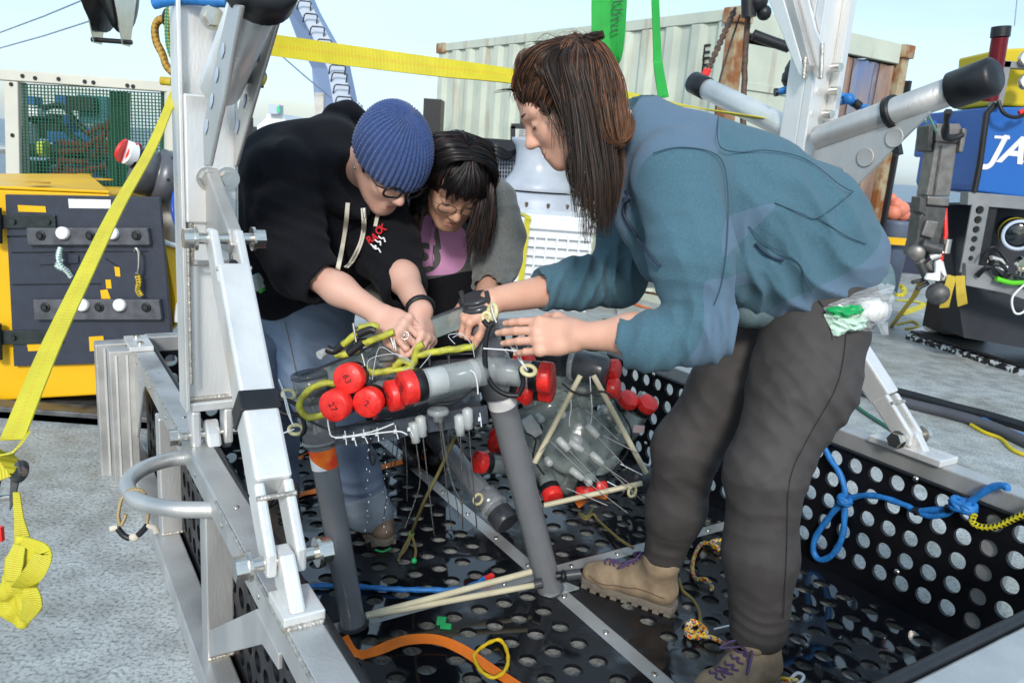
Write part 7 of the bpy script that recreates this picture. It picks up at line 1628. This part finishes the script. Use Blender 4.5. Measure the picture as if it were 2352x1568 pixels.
for a,b,r in(((1215,1010),(1260,1110),.032),((1440,940),(1400,1040),.034),((1250,850),(1400,850),.036),((1380,970),(1470,1020),.03),((1150,950),(1215,900),.036),((1460,1000),(1500,930),.034)):
    A_,B_=Q(*a,.1),Q(*b,.1); L_=np.linalg.norm(B_-A_); m=MB(); m.lathe(A_,nrm(B_-A_),[(r-.004,0),(r,.002),(r,L_),(r-.006,L_)],28); mk('clear_tube',m,clrs,d2)
    m=MB(); m.lathe(A_+(B_-A_)*.6,nrm(B_-A_),[(r+.0015,0),(r+.0015,.02)],24,cap=False); mk('black_seal_band',m,rubber,d2)
for x,y in((1240,960),(1290,950),(1390,940),(1260,1060),(1350,1105),(1425,985)):
    m=MB(); m.lathe(P(x,y,2.3),nrm(A3(.2,-1,.1)),[(.001,.02),(.009,.02),(.012,.015),(.012,-.02)][::-1],12); mk('nylon_nut',m,nut,d2)
for a,b in(((905,1000),(880,1195)),((928,985),(935,1150)),((1030,960),(1022,1130)),((1045,985),(1080,1120))):
    m=MB(); m.tube([P(*a,1.78),P((a[0]+b[0])/2+3,(a[1]+b[1])/2,1.78),P(*b,1.79)],.001,5); mk('probe_rod',m,rubber if a[0]<910 else steel,dv)
# ---------------- straps, ropes, loose bits ----------------
# big yellow ratchet strap at left (from the post down to the ratchet)
pts=[P(432,150,1.95),P(395,230,1.86),P(345,345,1.72),P(268,480,1.55),P(190,640,1.40),P(110,810,1.27),P(28,1010,1.15)]
pp=spl(pts,8); n=len(pp)
sd=[nrm(A3(1,.1,.25)*min(1,i/12)+FW*(max(0,1-i/10))) for i in range(n)]
m=MB(); m.ribbon(pp,list(np.interp(np.arange(n),[0,n*.5,n-1],[.016,.030,.040])),sd,.003); tag(mk('lashing_strap',m,yel2),'long yellow ratchet strap slanting from the left post down to the left edge','strap')
t_=thing('ratchet_buckle','steel ratchet buckle on the lower end of the yellow strap at the left edge','ratchet',P(10,1150,1.12))
RB=lambda x,y,d=0:P(x,y,1.12)+A3(0,d,0)
for x in(-12,30): m=MB(); m.prism([RB(x,1060),RB(x+10,1058),RB(x+16,1085),RB(x+2,1150),RB(x-10,1175),RB(x-8,1110)][::-1],A3(0,.006,0)); mk('side_plate',m,galv,t_,.002)
m=MB(); m.cyl(RB(-30,1092,.01),RB(46,1086,.01),.009,n=12); mk('spool',m,steel,t_)
m=MB(); m.cyl(RB(-20,1150,.01),RB(18,1146,.01),.006,n=12); mk('handle_bar',m,steel,t_)
for i in range(3): m=MB(); m.lathe(RB(38,1085+i*2,.005),A3(1,-.2,0),[(.001,0),(.018-.002*i,0),(.018-.002*i,.003),(.001,.003)],16); mk('ratchet_wheel',m,galv,t_)
m=MB(); m.ribbon(spl([P(60,1000,1.14),P(20,1052,1.11),P(-30,1080,1.12)],5),.05,[nrm(A3(.6,0,.8))]*11,.003); mk('webbing_loop',m,yel2,t_)
m=MB(); m.box(RB(-2,1225),(.006,.004,.012)); mk('red_tag',m,redcap,t_)
# hanging knotted tail
t_=thing('strap_tail','loose yellow strap tail tied in a flat knot hanging below the ratchet','strap',P(60,1440,1.1))
def rb(pts,w,sds,nm='webbing',mt=None):
    m=MB(); pp=spl([P(*p) for p in pts],7); k=len(pp); s_=[nrm(sum(np.array(a)*max(0,1-abs(i/(k-1)*(len(sds)-1)-j)) for j,a in enumerate(sds))) for i in range(k)]; 
    ww=np.interp(np.linspace(0,1,k),np.linspace(0,1,len(w)),w); m.ribbon(pp,list(ww),s_,.0028); mk(nm,m,mt or yel2,t_)
rb([(38,1130,1.12),(44,1190,1.12),(52,1240,1.12),(58,1275,1.13)],[.010,.014,.024,.03],[(1,0,.1),(1,.2,0),(1,.1,0)])
yfm=mat('yellow_webbing_fold',(.68,.62,.03),.55,0,.12,12,.0011,1,c2=(.5,.44,.02))
tt=yfm.node_tree; wv=N(tt,'ShaderNodeTexWave'); wv.inputs['Scale'].default_value=110; wv.inputs['Distortion'].default_value=1.2; wv.bands_direction='Z'; tcw=N(tt,'ShaderNodeTexCoord'); tt.links.new(tcw.outputs['Object'],wv.inputs['Vector']); bw_=[n for n in tt.nodes if n.type=='BUMP'][0]; tt.links.new(wv.outputs['Fac'],bw_.inputs['Height']); bw_.inputs['Distance'].default_value=.0005
s=SD(); K=lambda x,y,d=0:P(x,y,1.09)+A3(0,d,0)
s.chain([K(50,1240),K(92,1270,-.004),K(66,1325,-.006)],[.008,.0155,.018],.006,ey=.7)
s.chain([K(50,1245),K(34,1290),K(28,1345)],[.008,.013,.016],.006,ey=.8)
s.chain([K(70,1318,-.01),K(20,1352,-.014)],[.012,.011],.004,ey=.6)
s.chain([K(30,1350),K(26,1395),K(50,1428)],[.015,.019,.008],.006,ey=.8); s.chain([K(62,1345,-.004),K(70,1385,-.004),K(52,1430)],[.014,.018,.007],.006,ey=.8)
skin_obj('folded_knot',[s.mesh(.0022,noise=lambda q:.0016*fn(q,16,3,2)-.0016*np.abs(np.sin(q[:,0]*260+q[:,2]*120+2*fn(q,9,2,1))))],yfm,t_)
rb([(52,1240,1.075),(94,1262,1.068),(98,1280,1.066),(74,1320,1.066),(40,1348,1.066)],[.012,.024,.028,.03,.02],[(.5,.1,.9),(1,0,.4),(.9,.2,.5)])
rb([(46,1250,1.075),(34,1290,1.066),(30,1335,1.062)],[.016,.026,.02],[(1,.2,.1),(1,0,.1)])
rb([(70,1350,1.064),(74,1385,1.062),(56,1425,1.07)],[.02,.03,.012],[(1,.1,.1),(1,0,.2)])
# horizontal yellow strap
pts=[P(618,103,2.0),P(800,128,2.05),P(1000,154,2.12),P(1180,176,2.2),P(1460,222,2.42),P(1640,254,2.6),P(1825,286,2.75)]
pp=spl(pts,8); n=len(pp)
m=MB(); m.ribbon(pp,.05,[nrm(ZZ*max(.12,1-1.0*i/n)+FW*.9*(i/n)**1.2) for i in range(n)],.003); tag(mk('lashing_strap',m,yel),'wide yellow strap stretched level from the left post to the right post behind the heads','strap')
# green lifting slings
grn=uvmat('green_sling_webbing',(.03,.48,.07),(.03,.40,.07),'web',.55,300)
t_=thing('lifting_sling','doubled bright green lifting sling with faded lettering hanging behind the brown hair','sling',P(1412,150,2.9))
for a,b,c_,w_,sd_ in(((1396,-420),(1380,70),(1402,145),.075,A3(1,.2,0)),((1420,-420),(1408,60),(1410,140),.06,A3(1,-.6,0)),((1444,-420),(1428,60),(1412,150),.04,A3(1,.8,0))):
    m=MB(); pp=spl([P(*a,2.9),P(*b,2.88),P(*c_,2.9)],7); m.ribbon(pp,[w_*(1-.25*i/14) for i in range(15)],[nrm(sd_)]*len(pp),.004); sg=mk('sling_leg',m,grn,t_)
for i,ch in enumerate(('U','n','u')):
    text(ch,.055,P(1417-i*1.5,14+i*26,2.855),A3(.15,-.05,-1),A3(1,0,.15),mat('faded_green_ink',(.015,.12,.04),.7) if 'faded_green_ink' not in MATS else MATS['faded_green_ink'],sg,'lettering')
m=MB(); pp=spl([P(1490,-420,2.9),P(1508,80,2.88),P(1512,150,2.86),P(1524,225,2.85)],7); m.ribbon(pp,[.025+.02*i/21 for i in range(22)],[nrm(A3(1,.5,0))]*len(pp),.004); tag(mk('lifting_sling',m,grn),'single narrow green sling hanging straight down above the fleece shoulder','sling')
# yellow rope with taped ends on the left post
t_=thing('taped_rope','yellow rope with black taped knot hanging in front of the left post ring','rope',P(580,210,1.75))
yr2=mat('yellow_rope_wet',(.66,.52,.02),.4,0,.3,50,c2=(.4,.28,.02))
m=MB(); m.tube(spl([P(575,-10,1.72),P(566,25,1.72),P(563,60,1.72),P(566,95,1.73)],6),.0125,12,lobes=3,twist=75,depth=.22); mk('rope',m,yr2,t_)
m=MB(); m.tube(spl([P(574,60,1.73),P(577,85,1.73),P(572,110,1.73)],5),.009,10,lobes=3,twist=75); m.tube([P(567,140,1.72),P(570,158,1.72)],.014,10,lobes=3,twist=60); mk('rope_strand',m,yr2,t_)
m=MB(); m.tube(spl([P(567,105,1.72),P(566,125,1.72),P(570,145,1.72)],4),[.0135]*9,10); mk('black_tape',m,rubber,t_)
s=SD(); s.ell(P(578,172,1.72),(.030,.022,.019),None,.01); s.ell(P(566,168,1.72),(.018,.016,.012),None,.01); s.ell(P(592,178,1.72),(.018,.016,.016),None,.01)
skin_obj('taped_knot',[s.mesh(.0025,noise=lambda q:.0022*fn(q,14,3,2))],rubber,t_)
for x in(584,597): m=MB(); m.cyl(P(x-2,185,1.71),P(x,208-(x>590)*6,1.71),.0085,n=12); mk('rope_end',m,rubber,t_)
m=MB(); m.sphere(P(601,181,1.70),.013,10,(.8,.8,1.1)); mk('rope_bight',m,yr2,t_)
# ropes at top left of post
br=mat('blue_rope',(.02,.19,.55),.5,0,.3,60,.0006,300); ogr=uvmat('ochre_rope',(.5,.3,.04),(.3,.15,.02),'rope',.6,300); gyr=uvmat('green_yellow_cord',(.03,.22,.12),(.5,.45,.05),'rope',.6,420)
m=MB(); m.tube(spl([P(352,10,1.8),P(390,2,1.8),P(440,0,1.8),P(480,4,1.8),P(520,6,1.8)],6),.011,10); m.sphere(P(362,8,1.8),.012,8); tag(mk('blue_rope_lashing',m,br),'thick blue rope end crossing the very top of the left post','rope')
t_=thing('rope_bundle','bundle of blue and green cord loops tied beside the top of the left post','rope',P(410,150,1.95))
m=MB(); m.tube(spl([P(400,40,1.9),P(412,60,1.9),P(398,85,1.9),P(420,100,1.9),P(432,125,1.9)],6),.012,10); m.tube(spl([P(395,60,1.9),P(425,75,1.9),P(405,95,1.9)],6),.011,10); mk('blue_rope',m,br,t_)
m=MB(); m.tube(spl([P(388,5,1.88),P(384,60,1.88),P(388,110,1.88),P(405,145,1.88),P(428,145,1.88),P(435,110,1.88),P(428,50,1.88),P(415,5,1.88)],7),.0065,8); mk('green_cord_loop',m,gyr,t_)
m=MB(); m.tube(spl([P(385,42,1.92),P(360,50,1.92),P(356,80,1.92),P(370,120,1.92),P(385,155,1.92),P(412,178,1.92)],7),.0085,9,lobes=3,twist=80); mk('ochre_rope',m,ogr,t_)
s=SD(); s.ell(P(402,45,1.92),(.03,.02,.03),None,.01); s.ell(P(410,80,1.93),(.025,.02,.04),None,.01); skin_obj('black_tape_knot',[s.mesh(.004,noise=lambda q:.003*fn(q,10,3,2))],rubber,t_)
m=MB(); m.tube([P(370,186,1.95),P(395,188,1.95)],.010,9); tag(mk('yellow_tied_rope',m,yr2),'short yellow rope tied around the cream rail beside the left post','rope')
# cord loop on the handle
t_=thing('cord_loop','beige cord loop with black tape hanging on the curved grab handle','cord',PZ(310,1230,.2))
bei=uvmat('beige_cord',(.5,.38,.2),(.35,.25,.12),'rope',.7,500)
hp_=PZ(311,1132,.40); Yh=hp_[1]; H3=lambda x,y:P(x,y,Yh-.02)
m=MB(); m.tube(spl([H3(290,1180),H3(278,1205),H3(272,1180),H3(282,1140),H3(305,1123),H3(330,1130),H3(342,1160),H3(338,1200)],7),.0042,8); mk('cord',m,bei,t_)
m=MB(); m.tube(spl([H3(270,1212),H3(283,1228),H3(298,1236)],5),.0068,8); m.tube(spl([H3(318,1228),H3(330,1216),H3(338,1206)],5),.0068,8); mk('black_tape',m,rubber,t_)
m=MB(); m.sphere(H3(308,1233),.011,10,(1.1,.8,.9)); mk('knot',m,mat('frayed_fibre',(.6,.55,.45),.9),t_); m=MB(); m.tube([H3(272,1210),H3(256,1214)],[.006,.008],8); mk('frayed_end',m,MATS['frayed_fibre'],t_); m=MB(); m.tube([H3(338,1206),H3(355,1210),H3(360,1222)],[.006,.007,.008],8); mk('frayed_end',m,MATS['frayed_fibre'],t_)
# orange straps
orw=uvmat('orange_webbing',(.95,.22,.01),(.95,.2,.01),'web',.6,380)
def flstrap(pix,zs,w,sds,mt,lb,nm='orange_strap'):
    pp=spl([PZ(x,y,z) for (x,y),z in zip(pix,zs)],8); k=len(pp); s_=[nrm(sum(np.array(a)*max(0,1-abs(i/(k-1)*(len(sds)-1)-j)) for j,a in enumerate(sds))) for i in range(k)]
    m=MB(); m.ribbon(pp,w,s_,.0022); return tag(mk(nm,m,mt),lb,'strap')
flstrap([(788,1462),(815,1502),(860,1495),(930,1470),(1000,1468),(1060,1490),(1120,1530),(1190,1575),(1260,1620)],[.05,.004,.012,.02,.02,.012,.006,.006,.006],.026,[(.2,.1,1),(.4,1,.4),(.2,1,.5),(.1,1,.5),(.6,.9,.2),(.6,.9,0)],orw,'bright orange webbing strap snaking over the black floor in the foreground')
flstrap([(660,1150),(690,1135),(730,1125),(800,1095),(870,1075),(930,1058),(985,1045)],[.006]*7,.03,[(.3,1,0),(.3,1,.1)],orw,'orange strap lying flat on the floor behind the sampler legs')
flstrap([(1325,1160),(1345,1145),(1370,1135),(1395,1140)],[.03,.05,.045,.02],.025,[(.3,.3,1),(.5,.6,.4)],orw,'short twisted orange strap under the lying sampler')
flstrap([(600,1085),(640,1070),(690,1050),(712,1035)],[.01]*4,.012,[(.3,1,0),(.3,1,.1)],orw,'thin orange strap edge beside the brace of the left post')
yc=mat('yellow_cord_plain',(.75,.5,.01),.5,0,.2,60,.0006,300)
m=MB(); m.tube(spl([PZ(x,y,.012) for x,y in((1094,1496),(1125,1474),(1150,1470),(1166,1500),(1162,1535),(1135,1555),(1105,1540),(1090,1512))],7,True),.0046,9,closed=True,lobes=2,twist=200); tag(mk('yellow_cord_loop',m,yc),'small yellow cord loop lying over the orange strap','cord')
m=MB(); m.tube(spl([PZ(x,y,.01) for x,y in((710,1345),(800,1345),(900,1352),(1000,1354),(1060,1352),(1095,1338),(1118,1326))],7),.0075,9,lobes=2,twist=120); tag(mk('blue_floor_rope',m,br),'blue rope with red tip lying along the cross strip','rope')
m=MB(); m.cyl(PZ(1114,1329,.012),PZ(1131,1321,.012),.009,n=12); tag(mk('red_rope_tip',m,redcap),'red tape tip at the end of the blue floor rope','rope tip')
# multicolour cord and green cords
mc=bpy.data.materials.new('multicolour_cord'); mc.use_nodes=True; t=mc.node_tree; b=t.nodes['Principled BSDF']; b.inputs['Roughness'].default_value=.6
tcx=N(t,'ShaderNodeTexCoord'); vo=N(t,'ShaderNodeTexVoronoi'); vo.inputs['Scale'].default_value=190; t.links.new(tcx.outputs['Object'],vo.inputs['Vector']); sp=N(t,'ShaderNodeSeparateColor'); t.links.new(vo.outputs['Color'],sp.inputs[0]); rp=N(t,'ShaderNodeValToRGB'); rp.color_ramp.interpolation='CONSTANT'
for i,(p_,c_) in enumerate(((0,(.7,.5,.02)),(.4,(.6,.05,.02)),(.65,(.02,.12,.3)),(.82,(.7,.55,.3)))):
    e=rp.color_ramp.elements[i] if i<2 else rp.color_ramp.elements.new(p_); e.position=p_; e.color=(*c_,1)
t.links.new(sp.outputs[0],rp.inputs['Fac']); t.links.new(rp.outputs['Color'],b.inputs['Base Color'])
def floorcord(pix,r,mt,lb,z=.01,nm='cord',Y=None):
    m=MB(); pp=[PZ(x,y,z+.012*math.sin(i*1.9)**2) for i,(x,y) in enumerate(pix)]; m.tube(spl(pp,7),r,8); return tag(mk(nm,m,mt),lb,'cord')
floorcord([(1668,1252),(1655,1240),(1632,1246),(1650,1262),(1640,1250),(1612,1248),(1596,1275),(1590,1305),(1598,1328),(1622,1330),(1635,1345),(1634,1352)],.0065,mc,'multicoloured cord with a knot lying between the two boots')
floorcord([(1665,1478),(1640,1465),(1600,1455),(1578,1440),(1590,1425),(1610,1440),(1590,1462),(1575,1448),(1600,1430),(1622,1450),(1600,1465)],.0065,mc,'multicoloured cord knotted beside the front boot')
floorcord([(1790,1556),(1810,1560),(1830,1562)],.0065,mc,'short multicoloured cord end at the heel of the front boot')
floorcord([(1812,1562),(1830,1545),(1845,1550),(1842,1562),(1825,1575)],.004,tie_m,'white plastic clip at the bottom edge beside the front boot',nm='white_clip')
gc=uvmat('olive_green_cord',(.10,.15,.05),(.35,.14,.04),'rope',.7,500)
floorcord([(1560,1330),(1568,1355),(1590,1375),(1605,1400),(1608,1425)],.005,gc,'olive green cord running from the far boot to the knotted cord')
floorcord([(1362,1165),(1348,1185),(1330,1178),(1345,1192),(1362,1180),(1375,1195),(1420,1235),(1455,1258)],.0048,gc,'olive green cord with a small knot under the lying sampler')
m=MB(); m.tube(spl([P(1046,1000,1.95),P(1010,1080,1.98),P(975,1150,2.0),PZ(945,1225,.02)],7),.0048,8); m.tube(spl([PZ(945,1225,.02),PZ(925,1262,.01),PZ(915,1285,.01)],5),.0045,8); m.tube(spl([PZ(945,1225,.02),PZ(935,1255,.01),PZ(918,1278,.01)],5),.0045,8); m.tube(spl([PZ(945,1225,.02),PZ(955,1262,.01),PZ(952,1285,.01)],5),.0045,8); m.sphere(PZ(944,1226,.02),.012,10); tag(mk('olive_cord',m,gc),'olive green cord with a three ended knot dangling onto the floor below the probes','cord')
m=MB(); m.sphere(PZ(951,1287,.01),.009,10); m.tube(spl([PZ(862,1262,.01),PZ(880,1266,.01),PZ(896,1258,.01)],5),.003,6); tag(mk('green_tape_end',m,mat('green_tape',(.02,.4,.12),.5)),'bright green taped tip of the olive cord','cord end')
m=MB(); m.box(PZ(1014,1425,.004),(.012,.014,.004)); m.box(PZ(1024,1437,.004),(.014,.007,.004)); tag(mk('green_scrap',m,MATS['green_tape']),'scrap of green tape on the floor panel in the foreground','scrap')
m=MB(); m.tube([PZ(1640,1444,.012),PZ(1675,1436,.012)],.003,6); tag(mk('white_straw',m,tie_m),'thin white plastic tie beside the knotted cord','cable tie')
# brown scrap by left bolt
m=MB(); m.tube(spl([PZ(722,1240,.01),PZ(740,1236,.015),PZ(752,1244,.01),PZ(735,1250,.01)],5),.007,7); tag(mk('tan_cord_scrap',m,mat('tan_scrap',(.45,.25,.1),.8)),'scrap of tan cord on the floor beside the left pivot bolt','scrap')
# blue rope on the right wall
bw=lambda x,y,d=.03:PP(x,y,B(0,HB-d,0),BV)
t_=thing('blue_rope','blue rope with knots and a hanging loop draped on the right basket wall','rope',bw(1940,1250))
for pts,r in(([(1890,1020),(1905,1050),(1930,1090),(1940,1125),(1938,1145)],.0095),([(1940,1150),(1975,1138),(2020,1140),(2080,1160),(2105,1172),(2170,1168),(2195,1162)],.009),([(2100,1172),(2135,1184),(2170,1180),(2195,1165)],.009),([(1936,1150),(1910,1180),(1875,1230),(1868,1265),(1885,1285),(1915,1270),(1935,1230),(1940,1180),(1939,1155)],.0095),([(2215,1165),(2245,1140),(2280,1118),(2310,1115),(2312,1125)],.0095)):
    m=MB(); m.tube(spl([bw(x,y,.02) for x,y in pts],7),r,10,lobes=2,twist=100,depth=.1); mk('rope_length',m,br,t_)
for (x,y),sc_ in(((1940,1148),1),((2205,1158),1.3),((2222,1165),1.1)):
    for k in range(3):
        c=bw(x,y,.03); u_=nrm(A3(math.sin(k*2),math.cos(k*1.3),.5)); w_=nrm(np.cross(u_,A3(.3,.2,1))); m=MB(); m.tube([c+(u_*math.cos(a)+w_*math.sin(a))*.017*sc_ for a in np.linspace(0,6.283,15)[:-1]],.0085,8,closed=True); mk('knot',m,br,t_)
for x,y in((2105,1174),(2178,1168)): m=MB(); m.tube([bw(x-4,y,.03),bw(x+5,y-1,.03)],.012,8); mk('black_whipping',m,rubber,t_)
yb_=uvmat('yellow_black_braid',(.75,.65,.02),(.02,.02,.02),'rope',.5,260)
m=MB(); m.tube(spl([bw(x,y,.04) for x,y in((2238,1180),(2233,1198),(2255,1210),(2290,1208),(2330,1190),(2400,1160))],7),.0085,10); tag(mk('yellow_black_rope',m,yb_),'yellow and black braided rope hooked at the right edge of the basket wall','rope')
# blue rope round the right post
t_=thing('post_lashing','short blue rope lashed around the right frame post','rope',P(1900,230,2.7))
for pts in([(1782,212),(1805,208),(1835,203)],[(1915,175),(1925,190),(1920,215),(1940,222),(1965,240),(1990,248)],[(1905,235),(1930,233),(1955,225)]):
    m=MB(); m.tube(spl([P(x,y,2.62) for x,y in pts],6),.011,9,lobes=2,twist=80); mk('rope_length',m,br,t_)
m=MB(); m.sphere(P(1950,227,2.6),.018,10); mk('knot',m,br,t_); m=MB(); m.cyl(P(1779,213,2.62),P(1786,212,2.62),.013,n=10); mk('black_end',m,rubber,t_); m=MB(); m.cyl(P(1963,236,2.6),P(1975,245,2.6),.014,n=10); mk('black_end',m,rubber,t_)
# clear bag in the trouser pocket
t_=thing('plastic_bag','clear plastic bag with a green and white glove packet sticking out of the trouser pocket','bag',P(1960,780,1.68))
bagm=clearm('bag_film',(.85,.88,.9),.26,.08)
r_=np.random.RandomState(11)
def crumple(corners,nx,ny,amp,Y,mt,nm,dy=0):
    c=[np.array(q,float) for q in corners]; vs=[];
    for i in range(ny+1):
        for j in range(nx+1):
            u,v=j/nx,i/ny; p=(c[0]*(1-u)+c[1]*u)*(1-v)+(c[3]*(1-u)+c[2]*u)*v
            vs.append(P(p[0]+r_.normal()*1.2,p[1]+r_.normal()*1.2,Y)+A3(0,dy+amp*r_.normal()-.018*math.sin(u*3.1)*math.sin(v*3.1),0))
    m=MB(); m.add(vs,[(i*(nx+1)+j,i*(nx+1)+j+1,(i+1)*(nx+1)+j+1,(i+1)*(nx+1)+j) for i in range(ny) for j in range(nx)],False); return mk(nm,m,mt,t_)
YB_=1.668
crumple([(1892,700),(2020,648),(2052,655),(2046,690)],10,5,.004,YB_,bagm,'bag_film',-.012)
crumple([(1890,705),(2050,655),(2030,765),(1898,745)],12,8,.006,YB_,bagm,'bag_film',-.012)
crumple([(1886,702),(1978,692),(1975,722),(1905,725)],9,5,.0035,YB_,mat('green_packet',(.01,.38,.10),.3),'green_packet',-.022)
crumple([(1888,718),(1990,706),(1985,750),(1905,768)],9,6,.005,YB_,mat('mint_tissue',(.62,.85,.70),.5),'pale_packet',-.016)
m=MB(); m.lathe(P(1978,712,YB_-.005),nrm(A3(1,0,.1)),[(.001,-.01),(.022,-.01),(.026,0),(.026,.035),(.018,.04),(.018,.05),(.001,.05)],18); mk('white_bottle',m,spw,t_)
m=MB(); m.tube([P(1908,765,YB_-.01),P(1908,790,YB_-.01)],.004,8); tag(mk('pocket_zip_pull',m,alu_d,t_),None,None) if False else mk('zip_pull',m,alu_d,t_)
# water drops falling below the sampler
m=MB(); r_=np.random.RandomState(3)
for x in(846,885):
    for k in range(14): m.sphere(P(x+r_.normal()*3,1010+k*16+r_.uniform(-8,8),1.72),r_.uniform(.0006,.0015),6,(1,1,2.2))
o=tag(mk('water_drops',m,clearm('water_drop',(.9,.95,1),.6,.02)),'trickle of water drops falling from the sampler','water'); stuff(o)
